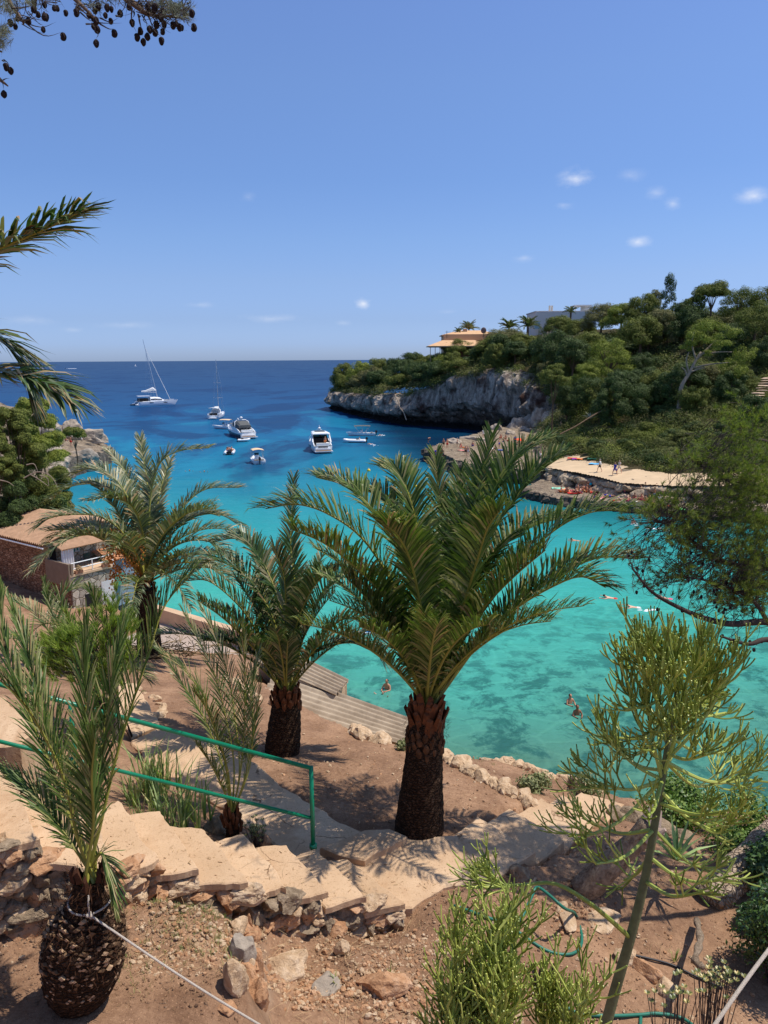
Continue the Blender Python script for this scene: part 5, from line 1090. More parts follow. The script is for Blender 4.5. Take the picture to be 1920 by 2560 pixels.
LB = [ # pixel targets of the limbs, depth offset
 (1950,1500,1960,-.1,3,6),(1950,1440,2100,-.2,3,5),(2080,1490,2160,-.3,2,5),(2060,1480,2060,.3,2,5),(1960,1620,2040,-.5,2,4),(1990,1790,2080,-.2,3,6),(1900,1880,1950,.1,3,7),(1900,1800,1960,.4,3,5),(2080,1800,2180,.2,2,5),(2010,1850,2020,-.4,2,4),
 (2130,1760,2210,-.1,2,5),(2140,1560,2200,.3,2,4),(2190,1760,2230,-.4,1,4)]
for i, (sy, tx, ty, dd, lv, sub) in enumerate(LB): s_ = on_trunk(sy); limb('branch', s_, P(tx, ty, 4.98+dd), .014, max(1, lv-1), sub+1, i+10, arch=.12)
for i in range(34):
    s_ = on_trunk(q.uniform(1650, 1960)); a = i*2.4; tx = 1668+math.cos(a)*q.uniform(60, 175 if math.cos(a) < 0 else 215)+(10 if i % 2 else 0); ty = q.uniform(1600, 1900)-abs(math.cos(a))*10; limb('branch', s_, P(min(tx, 1885), ty, 4.98+math.sin(a)*.42), .013, 1, 8, 60+i, arch=.10, nch=(3, 5), up=.7)
for i in range(10): limb('branch', on_trunk(1640+i*14), P(1560+i*32, 1625+abs(i-4.5)*9, 4.95+q.uniform(-.3, .3)), .012, 1, 10, 120+i, arch=.14, nch=(3, 5), up=.9)
s_ = on_trunk(2345); mb = MB(); cv = catmull([s_, P(1480, 2262, 4.9), P(1390, 2210, 4.85), P(1310, 2212, 4.8), P(1250, 2215, 4.8)], 14); mb.tube(cv, [.016-.0006*k for k in range(15)], 7)
for k in range(16):
    j = q.choice([11, 12, 13, 14, 14, 14]); twigs(mb, cv[j], (Vector((-1, 0, .15))+vrand(q)*.75).normalized(), q.uniform(.08, .14), .0078, 2, q, (2, 3), .4)
mb.build('branch', M_PEN, pc)
def shrub(label, cx, cy, d, n, wpx, hpx, seed, basepy, L=(.09, .14)):
    q = random.Random(seed); b = P(cx, basepy, d); rt = thing('pencil_shrub', label, 'pencil shrub', b)
    for i in range(n):
        mb = MB(); tx = cx+q.uniform(-.5, .5)*wpx; ty = cy+q.uniform(-.5, .5)*hpx; dd = q.uniform(-.3, .3); cv = catmull([b, P((cx+tx)/2, (basepy+ty)/2, d+dd*.5), P(tx, ty, d+dd)], 8); mb.tube(cv, [.011-.0005*k for k in range(9)], 6)
        for k in range(9): twigs(mb, cv[q.choice([4, 5, 6, 7, 8])], (Vector((0, 0, 1))+vrand(q)*.8).normalized(), q.uniform(*L), .0074, 2, q, (2, 3), .5)
        mb.build('branch', M_PEN, rt)
shrub('dense yellow green pencil shrub at the bottom beside the hose loop', 1195, 2480, 4.35, 28, 200, 330, 5, 2820)
shrub('dark green upright top of a pencil shrub under the low left limb', 1250, 2330, 4.5, 6, 130, 90, 6, 2700)
shrub('thin pencil shoots rising beside the dense shrub at the bottom', 1420, 2530, 4.3, 9, 160, 170, 7, 2820)
# ---------------- near pines ----------------
M_NEEDLE = leafmat('pine_needles', (66,82,36), (118,130,60), .6, .3, (140,138,76), .3, 1.5)
M_NEEDLEG = leafmat('young_pine_needles', (86,104,46), (134,146,74), .6, .3, (160,176,84), .3, 1.0)
M_TWIG = plain('pine_twig', (84,76,70), .95, .3, 10, .1)
M_CONE = plain('pine_cone', (44,32,30), .85, .4, 30, .2, 0, .8, 60)
def tuft(mb, p, d, L, n, w, q, spread=.7, m=0):
    for i in range(n):
        v = (d+vrand(q)*spread).normalized(); s_ = v.orthogonal().normalized()*w; s_ = Matrix.Rotation(q.uniform(0, 3.14), 3, v) @ s_; l = L*q.uniform(.7, 1.1); b = p-d*q.uniform(0, .5)*L
        mb.add([b-s_, b+s_, b+v*l], [(0, 1, 2)], m)
def twiggy(mbt, a, b, q, r=.006, sag=.08, n=6):
    m_ = a.lerp(b, .5)+vrand(q)*(b-a).length*.13+Vector((0, 0, -sag*(b-a).length)); cv = catmull([a, m_, b], n); mbt.tube(cv, [r*(1-.12*k) for k in range(n+1)], 4, 0, False); return cv
NC = {}
def cone(mb, p, q, s=.028):
    s *= .72; par_ = npn if mb is cn0 else upn; NC[par_.name] = NC.get(par_.name, 0)+1
    if NC[par_.name] > 95: return
    mb = MB(); vs, fs = ico(2); off = q.uniform(0, 99); out = []
    for v in vs: k = 1+.22*math.sin(v.z*16+math.atan2(v.y, v.x)*5+off); out.append(p+Vector((v.x*s*.8*k, v.y*s*.8*k, v.z*s*1.2)))
    mb.add(out, fs); mb.build('pine_cone', M_CONE, par_)
nb = P(2230, 1700, 9.0); npn = thing('pine_tree', 'near pine reaching in from outside with bare dark limbs, cones and olive needles', 'pine tree', (nb.x, nb.y, near_z(nb.x, nb.y)))
D = 8.6; limbs = [[(2230,1560,9.2),(2060,1580,9.0),(1920,1555,8.8),(1830,1560,8.6),(1760,1545,8.5),(1700,1520,8.4),(1630,1480,8.4),(1580,1420,8.4)],[(2230,1660,9.0),(2080,1640,8.6),(1930,1600,8.3),(1870,1610,8.2),(1800,1590,8.2)],[(2230,1400,9.4),(2080,1400,9.4),(1920,1420,9.3),(1800,1400,9.2),(1700,1330,9.1),(1640,1300,9.0)],
 [(2230,1300,9.6),(2060,1260,9.6),(1900,1230,9.6),(1780,1180,9.5),(1700,1130,9.5)],[(2230,1200,9.9),(2060,1150,9.9),(1900,1100,9.9),(1840,1090,9.9)],[(1920,1555,8.8),(1880,1500,8.7),(1800,1460,8.7),(1700,1440,8.6)]]
mb = MB(); LC = []
for i, l in enumerate(limbs):
    cv = catmull([P(*k) for k in l], 30); rr = .055 if i != 5 else .03; mb.tube(cv, [rr*(1-.027*k) for k in range(31)], 8); LC.append(cv)
mb.tube([Vector((nb.x, nb.y, near_z(nb.x, nb.y)-.3)), P(2230, 1700, 9.0), P(2235, 1400, 9.4), P(2230, 1150, 9.9), P(2225, 900, 10.2)], [.15, .13, .11, .07, .03], 12); mb.build('trunk', plain('dark_pine_bark', (74,64,58), .95, .3, 6, .1, 0, .6, 20), npn, True)
tw = MB(); nd_ = MB(); cn = cn0 = MB(); q = random.Random(12); allp = [p for cv in LC for p in cv[6:]]
CN = []
def near_limb(p): return min(allp, key=lambda v: (v-p).length+q.uniform(0, .5))
for (cx, cy, rx, ry, n, tp) in [(1840,1290,130,100,85,1),(1790,1390,110,70,62,1),(1880,1180,80,90,90,1),(1860,1060,80,60,50,1),(1780,1190,90,60,40,1),(1890,1430,60,90,80,1),(1700,1330,60,40,50,1),(1640,1270,60,30,18,1),(1570,1290,50,25,8,1),(1670,1250,40,30,14,1),(2000,1250,90,110,60,1),(2080,1400,90,90,50,1),(2000,1480,80,50,30,1),(2120,1150,90,90,50,1),(1740,1140,50,30,24,1),(1860,1480,80,40,90,.75),(1700,1420,90,40,50,.5),(1600,1380,50,50,30,.25),(1640,1460,60,40,34,.15),(1780,1500,90,40,60,.3),(1740,1290,80,70,26,1),(1560,1400,40,30,12,.2),(1830,1240,120,110,62,1),(1890,1330,60,120,80,1),(1840,1600,60,30,10,.1)]:
    for k in range(n):
        p = P(q.gauss(cx, rx*.5), q.gauss(cy, ry*.5), q.uniform(8.3, 9.9)); a = near_limb(p)
        if (a-p).length > 1.3: a = a.lerp(p, .4)
        cv = twiggy(tw, a, p, q, .0045, -.05); dr = (cv[-1]-cv[-2]).normalized()
        for kk in range(2): twiggy(tw, cv[3+kk], cv[3+kk]+(dr+vrand(q)*.8).normalized()*q.uniform(.1, .25), q, .0028, 0, 3)
        if q.random() < tp:
            tuft(nd_, p, (dr+Vector((0, 0, .3))).normalized(), .088, 30, .0026, q, .8)
            for kk in range(2): tuft(nd_, p+vrand(q)*.10, (dr+vrand(q)*.5+Vector((0, 0, .3))).normalized(), .085, 26, .0026, q, .8)
        elif q.random() < .25: cone(cn, cv[-2]+Vector((0, 0, -.03)), q)
for k in range(24): cone(cn, q.choice(LC[0][14:]+LC[5][10:]+LC[1][14:])+vrand(q)*.12+Vector((0, 0, -.06)), q)
tw.build('twigs', M_TWIG, npn); nd_.build('needles', M_NEEDLE, npn)
# pine limb hanging in at the top left
ub = P(-700, 900, 6.0); upn = thing('pine_tree', 'pine overhead outside the frame, cone laden twigs hanging across the upper sky corner', 'pine tree', (ub.x, ub.y, near_z(ub.x, ub.y)))
L2 = [[(-700,-300,6),(-300,-200,5.6),(-40,-60,5.2),(40,30,5.0),(60,60,5.0)],[(-300,-200,5.6),(0,-120,5.2),(140,-40,5.0),(200,10,4.9),(250,60,4.9)],[(0,-120,5.2),(200,-80,5.0),(320,0,4.9),(370,35,4.9),(430,42,4.85)],[(-300,-200,5.6),(-120,0,5.2),(-30,110,5),(5,130,5)],[(-120,0,5.2),(-60,140,5),(-10,190,5),(20,215,5)]]
mb = MB(); LC2 = []
for i, l in enumerate(L2): cv = catmull([P(*k) for k in l], 24); mb.tube(cv, [.035*(1-.036*k) for k in range(25)], 7); LC2.append(cv)
zt = near_z(ub.x, ub.y); mb.tube([Vector((ub.x, ub.y, zt-.3)), P(-700, 500, 6), P(-705, -300, 6), P(-700, -700, 6)], [.2, .18, .14, .1], 12); mb.build('trunk', M_BARK, upn, True)
tw = MB(); nd_ = MB(); cn = MB(); hw = MB(); q = random.Random(9)
def ubr(px0, py0, px1, py1, d=4.9, r=.006, cone_=True, s=.030):
    a = P(px0, py0, d+q.uniform(-.1, .1)); b = P(px1, py1, d+q.uniform(-.15, .15)); twiggy(tw, a, b, q, r, .06, 8)
    if cone_: cone(cn, b+Vector((0, 0, -s*.9)), q, s)
for t_ in [(50,45,157,80),(40,40,70,40),(45,50,140,55,4.9,.005,False),(55,60,120,88,4.9,.004,False),(60,50,110,30),(30,20,85,12),(110,30,115,32),(200,10,190,20),(190,15,222,25),(200,20,240,40),(200,30,235,55),(230,58,240,97),(215,60,242,62),(250,45,300,42,4.9,.005,False),(240,55,305,58,4.9,.005,False),(250,60,285,72),(290,40,300,22),(330,20,342,82),(335,30,330,46),(345,35,358,94),(350,40,350,66),(355,38,368,80),(360,30,372,16),(365,32,374,62),(370,35,387,70),(372,40,403,91),(380,40,428,84,4.9,.004,False),(390,40,390,50),(395,38,402,32),(400,40,410,50),(410,42,432,52),(420,40,448,57),(425,42,484,57),(430,40,479,22),(440,30,432,12),(400,20,385,8),(270,10,267,8),(250,-5,245,4),(350,-5,352,6),(380,-10,388,6),(330,10,322,4),(60,50,25,46),(10,150,26,166),(5,150,14,156),(0,195,9,224),(8,200,24,196,5,.004,False)]:
    ubr(*t_)
for (cx, cy, rx, ry, n) in [(20,15,30,25,34),(8,80,18,25,26),(440,22,38,20,44),(400,5,40,10,22),(300,-8,60,10,18),(230,14,30,14,14),(5,110,12,14,12),(80,5,30,10,12),(455,40,20,12,14)]:
    for k in range(n):
        p = P(q.gauss(cx, rx*.5), q.gauss(cy, ry*.5), q.uniform(4.8, 5.1)); tuft(nd_, p, (vrand(q)+Vector((.3, 0, -.2))).normalized(), .075, 16, .0012, q, .7)
for k in range(150):
    a = q.choice([(300,-20),(350,0),(380,20),(410,30),(220,0),(120,-10),(60,20),(440,10)]); ubr(a[0]+q.uniform(-40, 40), a[1]+q.uniform(-20, 20), a[0]+q.uniform(-50, 60), a[1]+q.uniform(0, 60), 4.9, .0035, q.random() < .12, .024)
tw.build('twigs', M_TWIG, upn); nd_.build('needles', plain('grey_needles', (128,132,104), .7, .2), upn)
# bright young pine behind the squat palm
yb = P(285, 1800, 12.0); yn = thing('young_pine', 'bright fresh green young pine behind the squat palm fronds', 'pine tree', (yb.x, yb.y, near_z(yb.x, yb.y)-.1)); g0 = near_z(yb.x, yb.y)
tw = MB(); nd_ = MB(); q = random.Random(71); tw.tube([Vector((yb.x, yb.y, g0-.2)), P(285, 1650, 12.2), P(290, 1540, 12.2)], [.07, .05, .02], 8)
for k in range(170):
    cx, cy, rx, ry = q.choice([(290,1560,42,55),(200,1590,60,40),(160,1620,60,45),(290,1640,45,70),(240,1680,70,60),(130,1640,40,40),(300,1590,30,50)]); p = P(q.gauss(cx, rx*.55), q.gauss(cy, ry*.55), 12+q.uniform(-.7, .7)); a = P(285+q.uniform(-8, 8), min(1780, cy+70+q.uniform(0, 50)), 12.1); twiggy(tw, a.lerp(p, .55), p, q, .009, -.05, 4)
    dr = ((p-a).normalized()+Vector((0, 0, .6))).normalized()
    for kk in range(3): tuft(nd_, p+vrand(q)*.14, (dr+vrand(q)*.35).normalized(), .17, 26, .006, q, .5)
tw.build('trunk', M_TWIG, yn); nd_.build('crown', M_NEEDLEG, yn)
# ---------------- low garden plants ----------------
M_GRASS = leafmat('blade_grass', (74,92,48), (128,142,80), .5, .25, (176,166,116), .4, 2)
M_REED = leafmat('reed_leaf', (88,108,62), (146,162,100), .5, .3, (190,178,128), .4, 2)
def blades(mb, b, n, L, w, q, spread=.5, m=0):
    for i in range(n):
        a = q.uniform(0, 6.28); s_ = q.uniform(.05, spread); d = Vector((math.cos(a)*s_, math.sin(a)*s_, 1)).normalized(); l = L*q.uniform(.5, 1.1); sd = Vector((-math.sin(a), math.cos(a), 0))*w; p0 = b+Vector((math.cos(a), math.sin(a), 0))*q.uniform(0, .03)
        p1 = p0+d*l*.55; p2 = p1+(d+Vector((math.cos(a), math.sin(a), -.2))*q.uniform(.1, .9)).normalized()*l*.5; mb.add([p0-sd, p0+sd, p1+sd*.8, p1-sd*.8, p2], [(0, 1, 2, 3), (3, 2, 4)], m)
q = random.Random(55)
for i, (px, py, dr, n, L, lb) in enumerate([(838,2480,5.95,12,.14,'small green blade tuft in front of the upright stone'),(594,2560,5.5,22,.22,'spiky grass tuft under the white rope at the bottom'),(1688,2385,6.3,12,.14,'small bulb leaves on red soil below the log'),(975,2455,6.0,4,.12,'single blue green blade behind the hollow rock'),(1005,2490,6.0,5,.11,'few short blades at the side of the hollow rock')]):
    b = gp(px, py, dr, 0); mb = MB(); blades(mb, b, n, L, .006, q, .5); o = mb.build('grass_tuft', M_GRASS, loc=b); tag(o, lb, 'grass tuft')
mb = MB()
for i in range(430):
    px = q.choice([q.gauss(470, 45), q.gauss(500, 30), q.gauss(565, 25), q.gauss(420, 50), q.uniform(300, 620)]); py = q.gauss(2300, 55) if px > 380 else q.uniform(2300, 2500); b = gp(px, py, 5.05, 0); blades(mb, b, 4, .05, .0022, q, .9)
for i in range(160): b = gp(q.uniform(280, 620), q.uniform(2250, 2570), 5.1, 0); blades(mb, b, 2, .04, .002, q, 1.2, 1)
for i in range(120): b = gp(q.gauss(1210, 40), q.gauss(1850, 20), 6.5, 0); blades(mb, b, 2, .04, .002, q, 1.2, 0)
o = mb.build('weeds', [M_GRASS, M_DRY]); tag(o, 'fine weeds sprouting over the soil beds', 'weeds', kind='stuff')
mb = MB()
for i in range(420):      # bits lying on the treads
    k_ = q.randint(1, 13); u_, v_ = q.random(), q.random(); b = NN[k_-1].lerp(NN[k_], u_).lerp(FF[k_-1].lerp(FF[k_], u_), v_); b.z = H-DR[k_][2]+.006; a = q.uniform(0, 6.28); d = Vector((math.cos(a), math.sin(a), 0))*q.uniform(.008, .05)
    mb.tube([b, b+d], .0016 if i % 3 else .004, 3, 0, False)
for i in range(260):
    b = PD(q.uniform(900, 1300), q.uniform(2060, 2230), 5.95); 
    if sdist(CUTS[0][0], b.x, b.y) < .03: continue
    a = q.uniform(0, 6.28); b.z += .006; mb.tube([b, b+Vector((math.cos(a), math.sin(a), 0))*q.uniform(.008, .05)], .0018 if i % 3 else .004, 3, 0, False)
for i in range(1100):      # fallen straw, stems and dry leaf bits
    px, py = (q.uniform(200, 1350), q.uniform(2230, 2570)) if i < 700 else (q.uniform(620, 1700), q.uniform(1780, 2250)); b = gp(px, py, 5.6, .012); a = q.uniform(0, 6.28); L = q.uniform(.03, .22); d = Vector((math.cos(a), math.sin(a), q.uniform(-.05, .12)))
    mb.tube([b, b+d*L*.5+Vector((0, 0, .01)), b+d*L], .0016, 3, 0, False)
o = mb.build('straw', plain('straw', (184,154,114), .9, .3)); tag(o, 'dry straw and stems littering the soil', 'straw', kind='stuff')
def reeds(label, px, py, dr, n, L, seed, w=.013, spread=.4, name='reed_clump'):
    q = random.Random(seed); b = gp(px, py, dr, -.02); mb = MB()
    for i in range(n):
        bb = b+Vector((q.gauss(0, .16), q.gauss(0, .16), 0)); blades(mb, bb, 5, L*q.uniform(.6, 1.1), w, q, spread)
        mb.tube([bb, bb+Vector((q.uniform(-.08, .08), q.uniform(-.08, .08), L*.7))], .006, 4)
    o = mb.build(name, M_REED, loc=b); tag(o, label, 'reeds')
reeds('clump of reed like leaves between the rails and the slim palm', 455, 2060, 5.3, 16, .75, 1); reeds('wilted reed leaves in the bed at the side of the steps', 390, 2010, 5.2, 10, .5, 2); reeds('dense green clump under the top rail behind the squat palm', 400, 1935, 5.3, 22, .8, 3, .012, .6); reeds('dry low weeds behind the second rail', 330, 1950, 5.1, 10, .45, 4, .008, .6)
def leafy(name, label, px, py, d, r, n, s, mats, seed, gz=None, cat='shrub', m=0, w=.45):
    q = random.Random(seed); c = ongnd(px, py+r[1]*.75); g = c.z; d = (c-CAMP).dot(FWD); R_ = [k/F*d for k in r]; c = c+Vector((0, 0, R_[1]*.75)); rt = thing(name, label, cat, (c.x, c.y, g)); mb = MB()
    nC = 9
    for i in range(nC):
        v = vrand(q); cc = c+Vector((v.x*R_[0]*.55, v.y*R_[0]*.5, v.z*R_[1]*.5)); clump(mb, cc, (R_[0]*.5, R_[0]*.5, R_[1]*.5), n//nC, s, q, 0, .3, .3)
    mb.build('foliage', mats, rt); st_ = MB(); 
    for i in range(8): st_.tube([Vector((c.x, c.y, g-.05)), Vector((c.x, c.y, g)).lerp(c, .6)+vrand(q)*R_[0]*.2, c+vrand(q)*R_[0]*.5], [.014, .01, .005], 5)
    st_.build('stems', M_TWIG, rt); return rt
M_LEAFD = leafmat('dark_shrub_leaf', (32,56,26), (64,92,42), .4, .15, (92,118,60), .5, 1.0)
M_LEAFM = leafmat('shrub_leaf', (58,86,34), (96,122,52), .45, .2, (128,146,74), .4, 1.0)
M_LEAFG = leafmat('grey_green_leaf', (92,98,70), (134,138,98), .6, .15, (158,152,112), .2, 1.0)
leafy('shrub', 'round grey green bush on soil beside the lower steps', 1338, 1955, 11.0, (44,34), 1300, .030, M_LEAFG, 1)
leafy('shrub', 'straggly dark bush near the water edge behind the lower steps', 1468, 1962, 11.3, (50,36), 1100, .028, M_LEAFG, 2)
leafy('shrub', 'big dark green shrub between pencil tree trunk and bay', 1700, 2010, 10.6, (110,70), 5200, .032, M_LEAFM, 3)
leafy('shrub', 'dense shrub rising behind the twigs close to the bay edge', 1860, 2060, 10.2, (110,90), 5200, .034, M_LEAFM, 4)
leafy('shrub', 'large shadowed shrub filling the frame edge above the palm log', 1940, 2170, 8.8, (90,100), 5600, .032, M_LEAFD, 5)
leafy('shrub', 'glossy dark shrub in the bottom corner shade', 1925, 2350, 7.6, (120,150), 8000, .030, M_LEAFD, 6)
leafy('shrub', 'low dark shrub hanging over the palm log', 1890, 2290, 9.0, (50,40), 1800, .030, M_LEAFD, 8)
leafy('shrub', 'small creeping green bush at the left edge of the steps', 107, 1955, 7.6, (40,40), 1200, .018, M_LEAFM, 9)
leafy('shrub', 'tiny green tufted weed at the end of the garden bed by the steps', 1000, 1860, 12.6, (22,18), 300, .03, M_LEAFG, 10)
# fleshy rosettes
def rosette(mb, p, q, n=9, L=.03, w=.007):
    for i in range(n): a = i*2.4; d = Vector((math.cos(a), math.sin(a), .5)).normalized(); s_ = Vector((-math.sin(a), math.cos(a), 0))*w; mb.add([p, p+d*L*.6-s_, p+d*L*1.1, p+d*L*.6+s_], [(0, 1, 2, 3)])
M_SUCC = leafmat('succulent_leaf', (74,84,42), (104,108,58), .4, .1, (196,170,110), .5, 3)
for i, (px, py, d, n, rx, ry, lb) in enumerate([(1690,2490,6.2,11,90,60,'fleshy yellow green shrublet with rosettes over the lower hose'),(1790,2440,6.4,22,60,40,'sparse rosette stems beside the black pipe'),(640,2072,8.9,26,26,26,'tiny rosette plant at the foot of the slim palm')]):
    c = P(px, py, d); g = near_z(c.x, c.y); rt = thing('succulent', lb, 'succulent', (c.x, c.y, g)); mb = MB(); s2 = MB()
    for k in range(n*2): p = P(q.gauss(px, rx*.45), q.gauss(py, ry*.45), d+q.uniform(-.15, .15)); s2.tube([Vector((c.x, c.y, g)), Vector((c.x, c.y, g)).lerp(p, .5)+vrand(q)*.04, p], [.005, .004, .003], 4, 0, False); rosette(mb, p, q)
    mb.build('leaves', M_SUCC, rt); s2.build('stems', M_TWIG, rt)
# agave behind the pencil trunk
M_AGV = leafmat('agave_leaf', (110,136,84), (160,180,122), .45, .1, (180,190,140), .4, 2)
def agave(label, b, n, L, w, seed, mat, name='agave', flat=.35):
    q = random.Random(seed); mb = MB()
    for i in range(n):
        a = i*2.4+q.uniform(-.2, .2); e = flat+(1.3-flat)*(i/n); d = Vector((math.cos(a)*math.cos(e), math.sin(a)*math.cos(e), math.sin(e))); s_ = Vector((-math.sin(a), math.cos(a), 0))*w; l = L*q.uniform(.8, 1.1); dn = Vector((0, 0, 1))*w*.5
        m1 = b+d*l*.5; tp = b+d*l+Vector((0, 0, -l*.12)); mb.add([b-s_*.7, b+s_*.7, m1+s_+dn, m1-s_+dn, m1-dn*.6, b-dn, tp], [(0,5,4,3),(5,1,2,4),(3,4,6),(4,2,6)])
    o = mb.build(name, mat, loc=b); tag(o, label, 'agave')
agave('pale green agave with long blades behind the pencil trunk', P(1690, 2150, 9.2), 20, .55, .022, 2, M_AGV)
agave('brown dried agave between the two pencil shrubs at the bottom', P(1350, 2500, 5.0), 16, .30, .016, 3, plain('dried_agave', (108,76,62), .8, .3, 12), 'dried_agave', .9)
agave('small dark agave low in the bed by the water edge', P(1425, 1972, 11.5), 12, .28, .014, 4, plain('dark_agave', (86,70,54), .8, .3, 12), 'dark_agave', .7)
agave('white edged agave on the green slope by the fallen trunk', P(1476, 1046, 126), 14, 1.6, .09, 5, plain('pale_agave', (176,180,160), .7, .2), 'agave', .3)
mb = MB(); q = random.Random(90)
for i in range(30):
    b = PD(q.gauss(385, 60), q.gauss(1615, 26), 7.8); b.z = near_z(b.x, b.y)+q.uniform(.02, .25); a = q.uniform(0, 6.28); d = Vector((math.cos(a), math.sin(a)*.5, q.uniform(-.05, .2))).normalized(); L = q.uniform(.6, 1.5)
    mb.tube([b, b+d*L*.5+Vector((0, 0, .06)), b+d*L], .012, 4)
    for k in range(16): p = b+d*L*k/16; v = (d+vrand(q)*.9).normalized(); mb.add([p, p+v*.25, p+v*.2+Vector((0, 0, .03))], [(0, 1, 2)])
o = mb.build('dead_fronds', M_DRY, loc=PD(385, 1615, 7.8)); tag(o, 'heap of dry fallen palm fronds lying by the slipway road', 'fronds')
mb = MB(); mb.tube(catmull([P(1520, 1018, 124), P(1480, 1040, 122), P(1440, 1065, 120), P(1400, 1085, 118)], 10), .09, 6); o = mb.build('fallen_trunk', M_BARK, loc=P(1440, 1065, 120)); tag(o, 'thin fallen trunk lying down the green slope', 'log')
# ---------------- boats ----------------
M_GEL = plain('white_gelcoat', (236,238,240), .25, .03, 2, .5)
M_WHT = plain('white_paint', (232,232,230), .45, .04, 3, .4)
M_NAVY = plain('navy_hull', (22,30,58), .2, .05, 2, .6)
M_GLASS = plain('dark_glass', (16,20,28), .08, 0, 1, .8)
M_CANV = plain('grey_canvas', (96,98,98), .85, .1, 3, .2)
M_TAN = plain('tan_canvas', (222,196,160), .85, .06, 3, .2)
M_TEAK = plain('teak_deck', (150,124,98), .7, .15, 8, .2)
M_BLACK = plain('black_plastic', (18,18,20), .35, 0)
M_ALU = plain('mast_aluminium', (196,200,206), .35, .05, 2, .5, .6)
M_GREYC = plain('grey_upholstery', (126,124,122), .8, .1, 4, .2)
M_DARKI = plain('dark_interior', (34,32,34), .8, .2, 4, .2)
def hull(mb, L, B, hs, hb, n=16, m=0, stripe=None, full=.55, x0=0, y0=0, draft=.35, fine=2.4):
    rows = []
    for i in range(n+1):
        u = i/n; x = x0-L/2+L*u; w = B/2*(1-max(0, (u-full)/(1-full))**fine*.985)*(.93+.07*min(1, u*4)); h = hs+(hb-hs)*u**1.8; dr = draft*(1-u**3); k = 1-.35*u**2
        sec = [(0, -dr), (w*.62*k, -dr*.55), (w*.88*k, .08), (w*.94, h*.42), (w*.975, h*.72), (w, h)]
        fl = x+(.0)
        row = [Vector((x+.10*L*u**6*(z/hb if z > 0 else 0), y0-y, z)) for y, z in sec[::-1]]+[Vector((x+.10*L*u**6*(z/hb if z > 0 else 0), y0+y, z)) for y, z in sec[1:]]
        rows.append(row)
    V = [p for r in rows for p in r]; k = len(rows[0]); fs = []; 
    base = len(mb.v); mb.v.extend(V)
    for i in range(n):
        for j in range(k-1):
            mb.f.append([base+i*k+j, base+i*k+j+1, base+(i+1)*k+j+1, base+(i+1)*k+j]); mb.m.append(stripe if (stripe is not None and j in (1, 2, k-4, k-3)) else m)
    mb.f.append([base+j for j in range(k)][::-1]); mb.m.append(m)
    return rows
def deck(mb, rows, dz=-.06, m=0, ins=.97):
    k = len(rows[0]); pl = [[Vector((r[0].x, r[0].y*1.0, r[0].z+dz)), Vector((r[0].x, (r[0].y+r[-1].y)/2, r[0].z+dz+.03)), Vector((r[-1].x, r[-1].y, r[-1].z+dz))] for r in rows]
    for r in pl: c = r[1].y; r[0].y = c+(r[0].y-c)*ins; r[2].y = c+(r[2].y-c)*ins
    mb.grid(pl, m)
def lid(mb, secs, m=0):      # secs: (x, halfwidth, z0, z1) lofted cabin
    rows = []
    for x, w, z0, z1 in secs: rows.append([Vector((x, -w, z0)), Vector((x, -w*.92, z0+(z1-z0)*.7)), Vector((x, -w*.7, z1)), Vector((x, w*.7, z1)), Vector((x, w*.92, z0+(z1-z0)*.7)), Vector((x, w, z0))])
    k = 6; b = len(mb.v); mb.grid(rows, m); mb.f.append([b+j for j in range(k)][::-1]); mb.m.append(m); mb.f.append([b+(len(rows)-1)*k+j for j in range(k)]); mb.m.append(m)
def bt(name, label, cat, px, py, rzdeg, group=None): p = PZ(px, py, 0); return thing(name, label, cat, (p.x, p.y, 0), group, R(rzdeg))
def part(name, mat, parent, fn, smooth=False):
    mb = LMB(); fn(mb); return mb.build(name, mat, parent, smooth)
def outboard(parent, x, y=0, z=.55, s=1):
    def f(mb): mb.blob((x-.22*s, y, z+.42*s), (.26*s, .17*s, .30*s), 0, 8, 6); mb.box((x-.2*s, y, z-.15*s), (.18*s, .12*s, .9*s)); mb.box((x-.2*s, y, z-.55*s), (.4*s, .1*s, .1*s))
    return part('outboard_motor', M_BLACK, parent, f)
def bimini(parent, x0, x1, w, z, h, mat, posts=True):
    def f(mb):
        rows = [[Vector((x0+(x1-x0)*i/6, -w+2*w*j/6, z+.18*math.sin(math.pi*j/6)+.06*math.sin(math.pi*i/6))) for j in range(7)] for i in range(7)]; mb.grid(rows)
        rows2 = [[p+Vector((0, 0, -.04)) for p in r] for r in rows]; mb.grid(rows2, flip=True)
    c = part('bimini', mat, parent, f)
    if posts:
        def g(mb):
            for x in (x0+.1, (x0+x1)/2, x1-.1):
                for y in (-w, w): mb.bar((x, y, z), ((x0+x1)/2+(x-(x0+x1)/2)*.4, y, h), .025, 4)
        part('bimini_frame', M_ALU, parent, g)
    return c
def railing(parent, rows, h, i0, i1, mat=M_ALU):
    def f(mb):
        for s_ in (0, -1):
            top = [rows[i][s_]+Vector((0, 0, h)) for i in range(i0, i1)]; mb.tube(top, .02, 4); 
            for i in range(i0, i1, 2): mb.bar(rows[i][s_], rows[i][s_]+Vector((0, 0, h)), .015, 4)
    return part('guard_rail', mat, parent, f)
